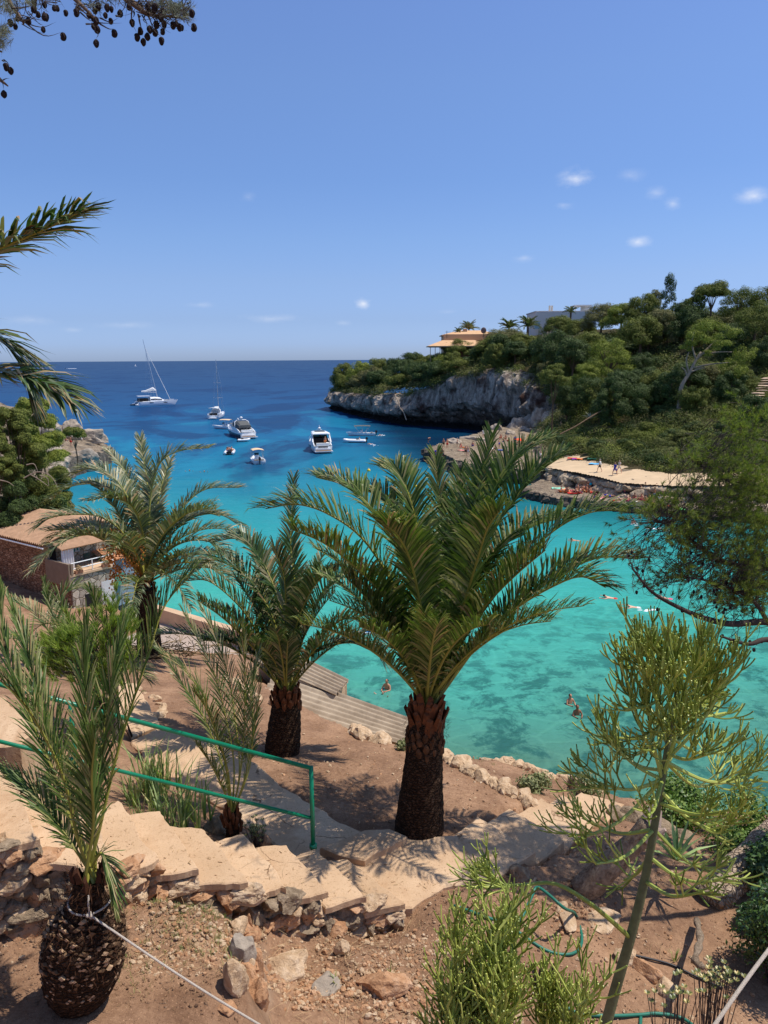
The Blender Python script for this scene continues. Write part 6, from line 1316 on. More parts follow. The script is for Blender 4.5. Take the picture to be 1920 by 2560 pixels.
# catamaran
c = bt('catamaran', 'white sailing catamaran with furled mainsail and raked mast, furthest of the anchored boats', 'catamaran', 388, 1012, 27)
for y in (-3.6, 3.6):
    mb = LMB(); rw = hull(mb, 14.6, 1.7, 1.5, 2.1, 18, 0, None, .45, 0, y, .3, 2.0); deck(mb, rw, -.02); mb.box((-7.9, y, .35), (1.3, 1.5, .5)); mb.box((-7.4, y, .7), (.6, 1.5, .5)); h_ = mb.build('hull', M_GEL, c, True)
    mb = LMB(); 
    for xx in (-2.2, 3.4):
        for s_ in (-1, 1): mb.box((xx, y+s_*.83, 1.15), (1.5, .06, .26))
    mb.build('hull_window', M_GLASS, h_)
part('bridge_deck', M_GEL, c, lambda mb: mb.box((-.8, 0, 1.35), (9.5, 6.0, .6)))
part('crossbeam', M_ALU, c, lambda mb: mb.bar((6.3, -3.6, 1.9), (6.3, 3.6, 1.9), .12, 6)); part('trampoline', M_CANV, c, lambda mb: mb.box((5.1, 0, 1.72), (2.4, 5.6, .03)))
part('cabin', M_GEL, c, lambda mb: lid(mb, [(-2.2,2.8,1.6,3.2),(0,2.8,1.6,3.3),(1.6,2.5,1.6,3.1),(3.4,1.9,1.6,2.1)])); part('cabin_window', M_GLASS, c, lambda mb: lid(mb, [(-2.0,2.84,2.2,2.85),(0,2.86,2.2,2.9),(1.7,2.58,2.15,2.75),(2.6,2.2,2.1,2.5)]))
part('cockpit_roof', M_GEL, c, lambda mb: mb.box((-4.6, 0, 3.75), (5.0, 5.2, .12))); part('cockpit', M_DARKI, c, lambda mb: mb.box((-4.9, 0, 2.2), (3.6, 4.8, 1.2)))
part('roof_post', M_ALU, c, lambda mb: [mb.bar((x, y, 1.6), (x, y, 3.7), .05, 5) for x in (-6.8, -2.3) for y in (-2.4, 2.4)])
part('davits', M_BLACK, c, lambda mb: [mb.bar((-6.6, y, 1.6), (-8.6, y, 2.2), .06, 5) for y in (-1.5, 1.5)]); part('dinghy', M_GREYC, c, lambda mb: hull(mb, 3.2, 1.5, .5, .6, 8, 0, None, .5, -8.4, 0, .05) and None)
MT = Vector((-3.3, 0, 26.6)); MB0 = Vector((1.1, 0, 3.0)); part('mast', M_ALU, c, lambda mb: mb.tube([MB0, MB0.lerp(MT, .5), MT], [.16, .15, .09], 8))
part('spreader', M_ALU, c, lambda mb: [mb.bar(MB0.lerp(MT, k)+Vector((0, -1.5, 0)), MB0.lerp(MT, k)+Vector((0, 1.5, 0)), .05, 4) for k in (.32, .58)])
part('boom', M_ALU, c, lambda mb: mb.bar((.9, 0, 5.2), (-5.2, 0, 5.5), .13, 6)); part('furled_sail', M_WHT, c, lambda mb: mb.tube([(.7, 0, 5.9), (-.6, 0, 6.6), (-1.8, 0, 6.2), (-3.5, 0, 5.8), (-5.3, 0, 5.7)], [.25, .75, .55, .3, .14], 8))
part('forestay', M_WHT, c, lambda mb: mb.bar(MB0.lerp(MT, .86), (6.3, 0, 2.1), .09, 5)); part('shroud', M_ALU, c, lambda mb: [mb.bar(MB0.lerp(MT, .82), (-.6, y, 1.9), .022, 3) for y in (-3.5, 3.5)]+[mb.bar(MB0.lerp(MT, .8), (-3, y*.9, 1.9), .018, 3) for y in (-3.5, 3.5)])
part('guard_rail', M_ALU, c, lambda mb: [mb.bar((x, y, 1.9), (x+2.2, y, 1.95+.0), .02, 3) for x in (-4, -1.8, .4, 2.6) for y in (-4.3, 4.3)]+[mb.bar((x, y, 1.6), (x, y, 2.5), .02, 3) for x in (-4, -1.8, .4, 2.6, 4.8) for y in (-4.3, 4.3)])
# monohull sailing yacht
c = bt('sailing_yacht', 'white sailing yacht seen from astern with bare tall mast and white sprayhood', 'sailing boat', 545, 1044, 88)
mb = LMB(); rw = hull(mb, 13, 4.1, 1.15, 1.5, 18, 0, None, .35, 0, 0, .3, 2.2); deck(mb, rw, -.03); mb.build('hull', M_GEL, c, True)
part('bathing_platform', M_GEL, c, lambda mb: mb.box((-6.9, 0, .3), (1.0, 2.4, .14))); part('cockpit', M_DARKI, c, lambda mb: mb.box((-3.9, 0, 1.35), (3.6, 2.4, .5))); part('coaming', M_GEL, c, lambda mb: [mb.box((-3.9, y, 1.5), (4.2, .5, .5)) for y in (-1.6, 1.6)])
part('coachroof', M_GEL, c, lambda mb: lid(mb, [(-1.9,1.35,1.1,1.9),(1,1.2,1.1,1.85),(3.6,.7,1.2,1.45)])); part('sprayhood', M_WHT, c, lambda mb: lid(mb, [(-2.6,1.5,1.6,3.0),(-1.6,1.5,1.6,3.0),(-.6,1.2,1.6,2.0)])); bimini(c, -5.6, -2.9, 1.5, 3.3, 1.4, M_WHT)
part('mast', M_ALU, c, lambda mb: mb.tube([(1.2, 0, 1.6), (.7, 0, 18.3)], [.13, .09], 8)); part('spreader', M_ALU, c, lambda mb: [mb.bar((.9, -w, z), (.9, w, z), .04, 4) for w, z in ((1.45, 6.3), (1.2, 11))]); part('boom', M_WHT, c, lambda mb: mb.tube([(1.0, 0, 3.3), (-3.6, 0, 3.6)], [.26, .18], 7))
part('shroud', M_ALU, c, lambda mb: [mb.tube([(.8, 0, 16.5), (.9, s_*1.2, 11), (.9, s_*1.45, 6.3), (1, s_*1.9, 1.4)], .02, 3) for s_ in (-1, 1)]+[mb.bar((.8, 0, 17.5), (6.7, 0, 1.7), .045, 4), mb.bar((.7, 0, 18), (-6.2, 0, 1.3), .018, 3)]); railing(c, rw, .6, 1, 17)
def moto(c, L, B, hs, hb, stripe, arch=True, canvas=M_CANV):
    mb = LMB(); rw = hull(mb, L, B, hs, hb, 20, 0, 1 if stripe else None, .4, 0, 0, .4, 2.2); deck(mb, rw, -.10); mb.build('hull', [M_GEL, M_NAVY], c, True)
    part('swim_platform', M_GEL, c, lambda mb: [mb.box((-L/2-.65, 0, .42), (1.5, B*.9, .16)), mb.box((-L/2-.05, 0, .75), (.5, B*.8, .3))]); part('platform_deck', M_TEAK, c, lambda mb: mb.box((-L/2-.7, 0, .512), (1.25, B*.8, .02)))
    part('cockpit', M_GREYC, c, lambda mb: mb.box((-L*.34, 0, hs+.0), (L*.22, B*.66, .12))); part('seat', M_WHT, c, lambda mb: [mb.box((-L*.44, 0, hs+.28), (.7, B*.62, .5)), mb.box((-L*.34, -B*.3, hs+.28), (L*.2, .6, .45))])
    part('coaming', M_GEL, c, lambda mb: [mb.add([Vector((-L*.47, y, hs)), Vector((-L*.1, y, hs)), Vector((-L*.1, y, hs+1.1)), Vector((-L*.36, y, hs+.62)), Vector((-L*.47, y*1.0, hs+.15)), Vector((-L*.47, y*.9, hs)), Vector((-L*.1, y*.9, hs)), Vector((-L*.1, y*.9, hs+1.1)), Vector((-L*.36, y*.9, hs+.62)), Vector((-L*.47, y*.9, hs+.15))], [(0,1,2,3,4),(5,9,8,7,6),(2,7,8,3),(3,8,9,4),(0,4,9,5),(1,6,7,2)]) for y in (-B*.46, B*.46)])
    part('superstructure', M_GEL, c, lambda mb: lid(mb, [(-L*.12,B*.42,hs,hs+.9),(L*.05,B*.40,hs+.1,hs+1.15),(L*.2,B*.32,hs+.2,hs+.85),(L*.36,B*.18,hb-.25,hb+.12)])); railing(c, rw, .55, 9, 20)
# yacht with dark hull band and grey canvas
c = bt('motor_yacht', 'motor yacht with dark blue hull band and grey canvas top', 'motor yacht', 597, 1090, 118)
moto(c, 14.5, 4.2, 1.45, 2.25, True); part('windscreen', M_GLASS, c, lambda mb: lid(mb, [(-1.5,1.62,2.4,3.35),(.6,1.5,2.4,3.3),(2.6,1.1,2.3,2.55)])); part('canvas_top', M_CANV, c, lambda mb: lid(mb, [(-5.2,1.55,2.4,3.0),(-3.6,1.72,2.2,3.75),(-1.6,1.7,2.5,3.8),(-.2,1.5,3.0,3.6)]))
part('radar_arch', M_GEL, c, lambda mb: [mb.tube([(-3.4, -1.9, 1.6), (-2.6, -1.7, 3.6), (-2.4, -1.0, 4.05), (-2.4, 1.0, 4.05), (-2.6, 1.7, 3.6), (-3.4, 1.9, 1.6)], .11, 6)]); part('radar_dome', M_GEL, c, lambda mb: [mb.blob((-2.4, 0, 4.55), (.36, .36, .30), 0, 10, 6), mb.bar((-2.4, 0, 4), (-2.4, 0, 4.4), .1, 6), mb.blob((-2.4, .8, 4.3), (.2, .2, .22), 0, 8, 5)]); part('side_window', M_GLASS, c, lambda mb: [mb.box((.5, y, 1.25), (2.4, .05, .22)) for y in (-2.05, 2.05)])
part('sunbed', M_GREYC, c, lambda mb: mb.box((4.1, 0, 2.75), (2.2, 1.6, .1)))
# yacht with hardtop
c = bt('motor_yacht', 'white motor yacht with hardtop and open cockpit, stern to the palms', 'motor yacht', 797, 1124, 103)
moto(c, 12.2, 3.9, 1.35, 2.2, False); part('hull_window', M_GLASS, c, lambda mb: [mb.box((-.6, y, .95), (3.4, .06, .5)) for y in (-1.93, 1.93)]); part('windscreen', M_GLASS, c, lambda mb: lid(mb, [(-1.6,1.6,2.3,3.5),(.4,1.5,2.3,3.45),(2.3,1.0,2.2,2.5)])); part('hardtop', M_GEL, c, lambda mb: lid(mb, [(-3.9,1.75,3.42,3.62),(-3,1.8,3.5,3.85),(-.5,1.7,3.5,3.9),(1.0,1.2,3.1,3.3)])); part('sunroof', M_CANV, c, lambda mb: mb.box((-1.5, 0, 3.93), (2.0, 2.0, .05)))
[part('hardtop_pillar', M_GEL, c, lambda mb: mb.tube([(-4.4, y, 1.9), (-3.4, y*.97, 2.9), (-2.9, y*.93, 3.6)], [.2, .17, .2], 6)) for y in (-1.8, 1.8)]; part('radar', M_GEL, c, lambda mb: [mb.blob((-1.4, 0, 4.5), (.3, .3, .2), 0, 8, 5), mb.bar((-1.4, 0, 3.9), (-1.4, 0, 5.1), .05, 5), mb.bar((-1.4, -.5, 4.2), (-1.4, .5, 4.2), .04, 4)]); part('saloon', M_DARKI, c, lambda mb: mb.box((-2.3, 0, 2.2), (2.6, 2.8, .9))); part('transom_locker', M_GREYC, c, lambda mb: mb.box((-6.12, 0, 1.2), (.06, 1.9, .35)))
# small craft
def small(name, label, cat, px, py, rz, L, B, top=None, motor=1.0, mat=M_GEL, console=True, hs=.65, hb=.95):
    c = bt(name, label, cat, px, py, rz); mb = LMB(); rw = hull(mb, L, B, hs, hb, 14, 0, None, .4, 0, 0, .2, 2.2); deck(mb, rw, -.22); mb.build('hull', mat, c, True)
    if console: part('console', M_GEL, c, lambda mb: [mb.box((.1, 0, hs+.25), (.6, .8, .9)), mb.box((-.9, 0, hs+.05), (.5, 1.2, .45))]); part('windshield', M_GLASS, c, lambda mb: mb.box((.42, 0, hs+.85), (.05, .8, .4)))
    part('bench', M_GREYC, c, lambda mb: mb.box((-L*.36, 0, hs-.02), (.5, B*.7, .35)))
    if motor: outboard(c, -L/2, 0, .5, motor)
    if top: bimini(c, *top)
    return c
small('motorboat', 'small motorboat with domed tan awning moored beyond the dark banded yacht', 'motorboat', 562, 1072, 158, 6.4, 2.4, (-2.2, 1.0, 1.05, 2.4, .8, M_TAN))
small('motorboat', 'small cabin boat with square beige awning and black outboard, stern to the palms', 'motorboat', 643, 1156, 108, 5.6, 2.4, (-1.9, .9, 1.0, 2.35, .8, M_TAN), 1.25)
small('motorboat', 'open white boat with folded awning frame lying broadside off the cliff', 'motorboat', 905, 1089, 183, 6.4, 2.3, (-2.0, 1.9, 1.0, 2.3, .8, M_CANV), 1.1)
def rib(name, label, px, py, rz, L, B, motor=.9, mat=None):
    c = bt(name, label, 'inflatable boat', px, py, rz); t_ = B*.13; w = B/2-t_
    part('inflatable_tube', mat or M_GEL, c, lambda mb: mb.tube(catmull([(-L/2, -w, .38), (0, -w, .40), (L*.28, -w*.9, .44), (L*.47, -w*.3, .56), (L*.47, w*.3, .56), (L*.28, w*.9, .44), (0, w, .40), (-L/2, w, .38)], 36), t_*1.15, 9), True)
    part('floor', M_GREYC, c, lambda mb: mb.box((-.1*L, 0, .2), (L*.78, w*1.9, .1))); part('transom', M_BLACK, c, lambda mb: mb.box((-L*.46, 0, .4), (.08, w*1.9, .45))); part('console', M_CANV, c, lambda mb: mb.box((-L*.1, 0, .55), (.5, .55, .7))); outboard(c, -L*.47, 0, .45, motor); return c
rib('inflatable_boat', 'white inflatable full of seated people heading away between the yachts', 575, 1134, 96, 4.9, 2.0)
rib('inflatable_boat', 'long pale grey inflatable with black engine beside the open framed boat', 888, 1106, 172, 5.0, 1.9, 1.1)
rib('inflatable_boat', 'little tender tied at the stern of the dark banded yacht', 609, 1104, 12, 2.7, 1.4, .7)
M_FOAM = plain('white_foam', (240,244,248), .6, .05, 2)
c = bt('speedboat', 'distant speedboat trailing a white wake near the horizon', 'speedboat', 163, 922, 180); mb = LMB(); hull(mb, 9, 2.6, .9, 1.3, 8); mb.build('hull', M_GEL, c); part('cabin', M_GLASS, c, lambda mb: lid(mb, [(-2,1,.9,1.9),(0,1,.9,1.9),(1.5,.7,1,1.2)])); part('wake', M_FOAM, c, lambda mb: [mb.blob((-10-3*k, .3*(k % 3), .05), (4.5-.2*k, 1.2, .8), 0, 8, 5) for k in range(6)])
c = bt('sailing_dinghy', 'tiny white sailing boat on the horizon beside the catamaran mast', 'sailing boat', 339, 916, 60); mb = LMB(); hull(mb, 11, 3.2, 1.1, 1.4, 8); mb.build('hull', M_GEL, c); part('mast', M_ALU, c, lambda mb: mb.bar((1, 0, 1), (1, 0, 8), .1, 5)); part('sail', M_WHT, c, lambda mb: mb.add([Vector((.8, 0, 1.8)), Vector((-4, 0, 1.9)), Vector((.8, 0, 7.5)), Vector((.8, .08, 1.8)), Vector((-4, .08, 1.9)), Vector((.8, .08, 7.5))], [(0,1,2),(3,5,4),(0,3,4,1),(1,4,5,2),(2,5,3,0)]))
M_YEL = plain('yellow_plastic', (238,206,52), .4, .05)
for px, py, lb in [(1038,1218,'yellow marker buoy seen between the fronds of the largest palm'),(922,1178,'small yellow buoy in the bay off the bathing platform')]:
    p = PZ(px, py, 0); mb = LMB(); mb.blob((0, 0, .12), (.28, .28, .3), 0, 12, 8); mb.bar((0, 0, .3), (0, 0, .55), .05, 6); o = mb.build('buoy', M_YEL, smooth=True); o.location = p; tag(o, lb, 'buoy')
# ---------------- stone house on the inlet ----------------
def masonry(name, c1, c2, c3, mort, sc, sq=(1, 1, 1), rot=(0, 0, 0), wide=.06):
    t = NT(name); v = t.mapping(sq, rot); wv_ = t.mix(.12, v, t.noise(sc*1.5, 3, vec=v, out='Color')); cell = t.voro(sc, wv_, 'F1', 'Color'); e = t.voro(sc, wv_, 'DISTANCE_TO_EDGE')
    c = t.ramp(t.sep(cell, 0), [(0, s2l(c1)), (.5, s2l(c2)), (1, s2l(c3))]); c = t.mix(t.mrange(t.noise(sc*5, 5, .7), .4, .7), c, t.mix(1.0, c, (.7, .66, .62), 'MULTIPLY')); c = t.mix(t.mrange(e, wide, wide*.3), c, s2l(mort)); t.base(c); t.rough(.93, .1); t.bump(t.math('ADD', t.mrange(e, 0, wide*1.4), t.math('MULTIPLY', t.noise(sc*6, 5), .4)), 1, .06); return t.mat
M_BRICK = masonry('rubble_brick', (132,98,76), (160,122,96), (190,156,126), (110,82,64), 3.4, (1, 1, 2.4)); M_STONE = masonry('grey_field_stone', (140,132,122), (172,162,148), (200,190,174), (132,116,98), 2.7)
M_TILE = plain('clay_tile', (174,140,112), .9, .18, 2.5, .1, 0, .4, 14); M_TILEO = plain('orange_tile', (196,144,106), .9, .2, 3, .1); M_REND = plain('grey_render', (132,116,100), .95, .1, 2, .1); M_CURT = plain('white_curtain', (224,224,226), .9, .05, 4, .1); M_SHUT = plain('grey_shutter', (150,158,170), .6, .05)
A0 = PZ(174, 1506, 2.0); B0 = PZ(0, 1463, 2.0); dw = (B0-A0); dw.z = 0; dw.normalize(); O = Vector((A0.x+.5, A0.y-.6, 0)); U = Vector((.59, .807, 0)); V_ = Vector((-.807, .59, 0))
def HP(u, v, z): return O+U*u+V_*v+Vector((0, 0, z))
def hbox(mb, u0, u1, v0, v1, z0, z1, m=0):
    vs = [HP(u, v, z) for z in (z0, z1) for u, v in ((u0, v0), (u1, v0), (u1, v1), (u0, v1))]; mb.add(vs, [(0,3,2,1),(4,5,6,7),(0,1,5,4),(1,2,6,5),(2,3,7,6),(3,0,4,7)], m)
hs_ = thing('stone_house', 'tile roofed stone house with balcony standing at the inlet behind the palms', 'house', (A0.x, A0.y, 1.5))
mb = MB(); hbox(mb, 0, 7, 2.6, 24, .6, 5.78); mb.build('brick_wall', M_BRICK, hs_)
mb = MB(); corr(mb, HP(-.4, 2.35, 5.85), HP(3.5, 2.35, 6.9), HP(3.5, 24, 6.9), HP(-.4, 24, 5.85), 90, .055); mb.build('roof', M_TILE, hs_, True)
mb = MB(); corr(mb, HP(3.5, 2.35, 6.88), HP(7.4, 2.35, 5.85), HP(7.4, 24, 5.85), HP(3.5, 24, 6.88), 90, .055); mb.build('roof', M_TILE, hs_, True)
mb = MB(); mb.tube([HP(-.42, 2.4, 5.62), HP(-.42, 24, 5.62)], .06, 6); mb.build('gutter', M_WHT, hs_)
mb = MB(); hbox(mb, 0, 3.2, 0, 2.6, .6, 3.95); mb.build('stone_wall', M_STONE, hs_)
mb = MB(); hbox(mb, -.04, 0, .15, 2.6, .6, 3.3); mb.build('brick_wall', M_BRICK, hs_)
mb = MB(); hbox(mb, -.12, 3.3, -.12, 2.58, 3.95, 4.1); mb.build('balcony_floor', M_PAR, hs_)
mb = MB(); hbox(mb, -.2, -.05, -.1, 2.7, 3.3, 4.85); hbox(mb, -.05, .12, -.16, .1, 4.1, 4.85); mb.build('side_parapet', M_REND, hs_)
mb = MB(); hbox(mb, 0, 7, 2.5, 2.598, 3.9, 5.8); mb.add([HP(0, 2.5, 5.8), HP(7, 2.5, 5.8), HP(3.5, 2.5, 6.8)], [(0, 1, 2)]); mb.build('upper_wall', M_STONE, hs_)
mb = MB(); corr(mb, HP(.1, .9, 5.6), HP(4.0, .9, 5.6), HP(4.0, 2.5, 6.0), HP(.1, 2.5, 6.0), 10, .05); mb.build('porch_roof', M_TILE, hs_, True)
rl = MB()
for z in (4.85, 4.45): rl.bar(HP(.05, -.05, z), HP(3.25, -.05, z), .035, 6)
for u in (.05, 1.6, 3.2): rl.bar(HP(u, -.05, 4.05), HP(u, -.05, 4.88), .035, 6)
rl.build('balcony_rail', M_WHT, hs_)
mb = MB(); rows = [[HP(.15+.9*k/24, 1.2+.07*math.sin(k*1.3), 4.12+1.5*j/6) for k in range(25)] for j in range(7)]; mb.grid(rows); mb.build('curtain', M_CURT, hs_, True)
mb = MB(); hbox(mb, 1.5, 1.85, 2.42, 2.498, 4.9, 5.6); hbox(mb, 1.95, 2.3, 2.42, 2.498, 4.9, 5.6); f_ = mb.build('window', M_SHUT, hs_); mb = MB(); hbox(mb, 1.85, 1.95, 2.44, 2.49, 4.95, 5.55); hbox(mb, 1.62, 1.73, 2.40, 2.419, 5, 5.5); hbox(mb, 2.07, 2.18, 2.40, 2.419, 5, 5.5); mb.build('pane', M_GLASS, f_)
mb = MB(); hbox(mb, .05, .5, 2.44, 2.498, 4.1, 5.6); mb.build('doorway', M_DARKI, hs_)
mb = MB(); corr(mb, HP(2.15, -.06, 1.2), HP(2.15, -.06, 3.1), HP(3.25, -.06, 3.1), HP(3.25, -.06, 1.2), 8, .02); mb.v = [v+V_*(-.02*math.cos(i)) for i, v in enumerate(mb.v)]; mb.build('garage_door', M_WHT, hs_)
mb = MB(); hbox(mb, .9, 2.05, -.03, .05, 1.2, 2.5); mb.build('garage_opening', M_DARKI, hs_)
mb = MB(); hbox(mb, 3.3, 6.5, 1.2, 4.5, .6, 4.0); mb.build('annex_wall', plain('blue_render', (136,146,160), .9, .1), hs_); mb = MB(); corr(mb, HP(3.2, .9, 4.1), HP(3.2, 3.5, 5.1), HP(6.6, 3.5, 5.1), HP(6.6, .9, 4.1), 16, .05); mb.build('annex_roof', M_TILEO, hs_, True)
mb = MB(); mb.add([HP(3.6, 1.15, 3.0), HP(4.8, 1.15, 3.0), HP(4.8, .3, 2.4), HP(3.6, .3, 2.4), HP(3.6, 1.15, 2.95), HP(4.8, 1.15, 2.95), HP(4.8, .3, 2.35), HP(3.6, .3, 2.35)], [(0,1,2,3),(4,7,6,5),(3,2,6,7),(0,3,7,4),(1,5,6,2)]); mb.build('awning', plain('green_awning', (16,92,74), .8, .05), hs_)
for u, lb in ((.55, 'reddish potted plant box hanging on the balcony rail near the curtain'), (2.6, 'bushy planter at the far end of the balcony rail')):
    q = random.Random(int(u*10)); b = HP(u, -.05, 4.1); rt = thing('planter', lb, 'planter', b); mb = MB(); hbox(mb, u-.28, u+.28, -.16, .04, 4.1, 4.3); mb.build('box', plain('terracotta', (150,104,78), .9, .1), rt); mb = MB(); clump(mb, b+Vector((0, 0, .34)), (.3, .2, .2), 220, .05, q); mb.build('foliage', M_OLIVE if u > 1 else M_DRY, rt)
rt = thing('garden_chair', 'dark chair standing on the balcony behind the rail', 'chair', HP(2.0, 1.0, 4.1)); mb = MB(); hbox(mb, 1.8, 2.25, .8, 1.25, 4.5, 4.56); mb.build('seat', M_BLACK, rt); mb = MB(); hbox(mb, 1.8, 2.25, 1.2, 1.26, 4.56, 5.0); mb.build('backrest', M_BLACK, rt)
for du, dv in ((1.82, .82), (2.2, .82), (1.82, 1.2), (2.2, 1.2)): mb = MB(); mb.bar(HP(du, dv, 4.1), HP(du, dv, 4.5), .02, 5); mb.build('leg', M_BLACK, rt)
# ---------------- villa on the headland ----------------
M_OCH = plain('ochre_wall', (196,162,128), .9, .08, .6, .1); M_VT = plain('villa_tile', (212,172,132), .9, .12, 1.5, .1, 0, .4, 6); M_WOODD = plain('dark_beam', (70,48,40), .8, .2)
D_ = 224; vc = P(1180, 875, D_); vl = thing('villa', 'ochre villa with tiled roofs and pillared porch on the headland top', 'villa', (vc.x, vc.y, vc.z-1))
def vbox(mb, px0, px1, py0, py1, d0, d1, m=0):
    p0 = P(px0, py0, d0); p1 = P(px1, py1, d0); mb.box(((p0.x+p1.x)/2, (p0.y+p1.y)/2+(d1-d0)/2, (p0.z+p1.z)/2), (abs(p1.x-p0.x), d1-d0, abs(p1.z-p0.z)), m)
def hip(mb, px0, px1, pye, pyr, d0, d1, ov=.5):
    a = P(px0, pye, d0); b = P(px1, pye, d0); zr_ = P(px0, pyr, d0).z; z = a.z; dd = (d1-d0); y0, y1 = a.y-ov, a.y+dd+ov; x0, x1 = a.x-ov, b.x+ov; r_ = (y1-y0)/2
    vs = [Vector((x0, y0, z)), Vector((x1, y0, z)), Vector((x1, y1, z)), Vector((x0, y1, z)), Vector((x0+min(r_, (x1-x0)*.45), (y0+y1)/2, zr_)), Vector((x1-min(r_, (x1-x0)*.45), (y0+y1)/2, zr_))]; vs += [v-Vector((0, 0, .25)) for v in vs[:4]]
    mb.add(vs, [(0,1,5,4),(1,2,5),(2,3,4,5),(3,0,4),(6,7,1,0),(7,8,2,1),(8,9,3,2),(9,6,0,3),(6,9,8,7)])
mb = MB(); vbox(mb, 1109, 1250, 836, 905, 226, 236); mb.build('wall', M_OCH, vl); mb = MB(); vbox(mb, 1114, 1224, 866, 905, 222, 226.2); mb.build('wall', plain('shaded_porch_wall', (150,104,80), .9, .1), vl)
mb = MB(); hip(mb, 1109, 1250, 837, 825, 226, 236); mb.build('roof', M_VT, vl); mb = MB(); hip(mb, 1073, 1225, 865, 850, 219, 227, .4); mb.build('porch_roof', M_VT, vl)
mb = MB(); vbox(mb, 1072, 1226, 865.5, 868, 218.8, 219.2); mb.build('eave_beam', M_WOODD, vl)
for px in (1076, 1088, 1100, 1150, 1180, 1222): mb = MB(); vbox(mb, px-.8, px+.8, 867, 905, 219.4, 219.8); mb.build('pillar', M_OCH, vl)
for px in (1183, 1195, 1215): mb = MB(); vbox(mb, px-4, px+4, 841, 852, 225.85, 225.95); w_ = mb.build('window', M_WHT, vl); mb = MB(); vbox(mb, px-3, px+3, 842, 851, 225.8, 225.86); mb.build('pane', M_GLASS, w_)
mb = MB(); vbox(mb, 1176, 1222, 851, 851.6, 222.5, 222.6); [vbox(mb, x, x+.5, 851, 856, 222.5, 222.6) for x in range(1177, 1222, 4)]; mb.build('balcony_rail', M_WOODD, vl); mb = MB(); vbox(mb, 1158, 1168, 822, 834, 229, 230); mb.build('chimney', M_OCH, vl)
mb = MB(); p = P(1209, 826, 224.5); mb.blob(p, (.8, .25, .9), 0, 12, 8); mb.bar(p, p-Vector((0, 0, 2.5)), .08, 5); mb.build('satellite_dish', plain('dark_dish', (104,88,88), .6), vl); mb = MB(); p = P(1117, 846, 225); mb.bar(p, p+Vector((0, 0, 2.2)), .06, 4); mb.bar(p+Vector((-.5, 0, 1.8)), p+Vector((1.2, 0, 1.8)), .04, 4); mb.build('aerial', M_BLACK, vl)
M_MOD = plain('grey_modern_wall', (222,212,202), .9, .05, .4, .1)
mc = P(1400, 800, 232); mo = thing('modern_house', 'flat roofed grey modern house with twin chimneys and white roof frame on the hilltop', 'house', (mc.x, mc.y, mc.z-2)); mb = MB(); vbox(mb, 1339, 1490, 779, 850, 230, 245); mb.build('wall', M_MOD, mo)
mb = MB(); vbox(mb, 1338.4, 1490.6, 777.5, 779.5, 229.9, 245.1); mb.build('roof', plain('roof_slab', (192,182,172), .9), mo); 
for px in (1374.5, 1380.5): mb = MB(); vbox(mb, px-1.9, px+1.9, 764, 778, 234, 234.6); mb.build('chimney', plain('cream_chimney', (232,218,196), .9), mo)
mb = MB(); vbox(mb, 1438, 1480, 762, 764.5, 232, 238); vbox(mb, 1438, 1440, 764, 778, 232, 232.4); vbox(mb, 1453, 1480, 766, 778, 236, 237); mb.build('roof_frame', M_WHT, mo); mb = MB(); vbox(mb, 1336, 1350, 806, 822, 228, 228.1); mb.build('glass_balustrade', plain('pale_glass', (150,178,186), .2, 0), mo); mb = MB(); vbox(mb, 1355.5, 1356, 782, 812, 229.93, 229.99); mb.build('drainpipe', M_CANV, mo)
mc = P(1721, 765, 175); mo = thing('hilltop_house', 'white corner of a house with glass parapet peeking over the trees', 'house', mc); mb = MB(); vbox(mb, 1714, 1745, 754, 785, 175, 182); mb.build('wall', M_WHT, mo); mb = MB(); vbox(mb, 1714, 1745, 747, 754, 175, 175.1); mb.build('glass_parapet', plain('aqua_glass', (150,196,206), .2, 0), mo)
# far palms
def fpalm(label, px, pyc, d, h, L, seed, mat, n=26, e=(1.4, -.3), th=.28):
    c = P(px, pyc, d); rt = thing('palm_tree', label, 'palm tree', (c.x, c.y, c.z-h)); trunk(rt, Vector((c.x, c.y, c.z-h)), h, [th*1.3, th, th], seg=8, mat=M_BARK)
    q = random.Random(seed)
    for i in range(n): e0 = q.uniform(.3, e[0]); rand_frond(rt, c, i*2.4, e0, e0-q.uniform(.6, 1.2)+(e[1] if i % 2 else 0), L*q.uniform(.8, 1.1), [mat, M_RACH, M_DRY], seed=seed*50+i, n=22, leaf=L*.2, w=.12, rr=.05, droop=.1)
fpalm('fan headed palm rising behind the villa roof', 1172, 824, 238, 5, 3.4, 1, M_PALMB, 26, (1.45, .2)); fpalm('dark palm on the skyline uphill of the villa', 1272, 822, 220, 4, 3.6, 2, M_PALMD); fpalm('largest skyline palm just before the grey modern house', 1320, 818, 216, 4, 4.0, 3, M_PALMD)
fpalm('small palm top half hidden behind the flat crowned villa pine', 1146, 834, 230, 4, 2.2, 4, M_PALMD, 16); fpalm('low palm against the roof of the grey modern house', 1427, 782, 222, 4, 2.6, 5, M_PALMD, 18)
# hillside stair
sr = thing('hillside_stair', 'rough stone stair climbing the scrub at the far hillside edge', 'stairs', P(1885, 990, 112)); q = random.Random(6)
M_HST = plain('pale_step_stone', (190,164,138), .95, .15, 2)
for i in range(15):
    u = i/14; p = P(1868+u*52+q.uniform(-2, 2), 1032-u*86, 106+u*12); mb = MB(); rock(mb, p, (.85, .32, .10), i, 2, 0, q.uniform(-.2, .2), 6, .1); mb.build('step', M_HST, sr)
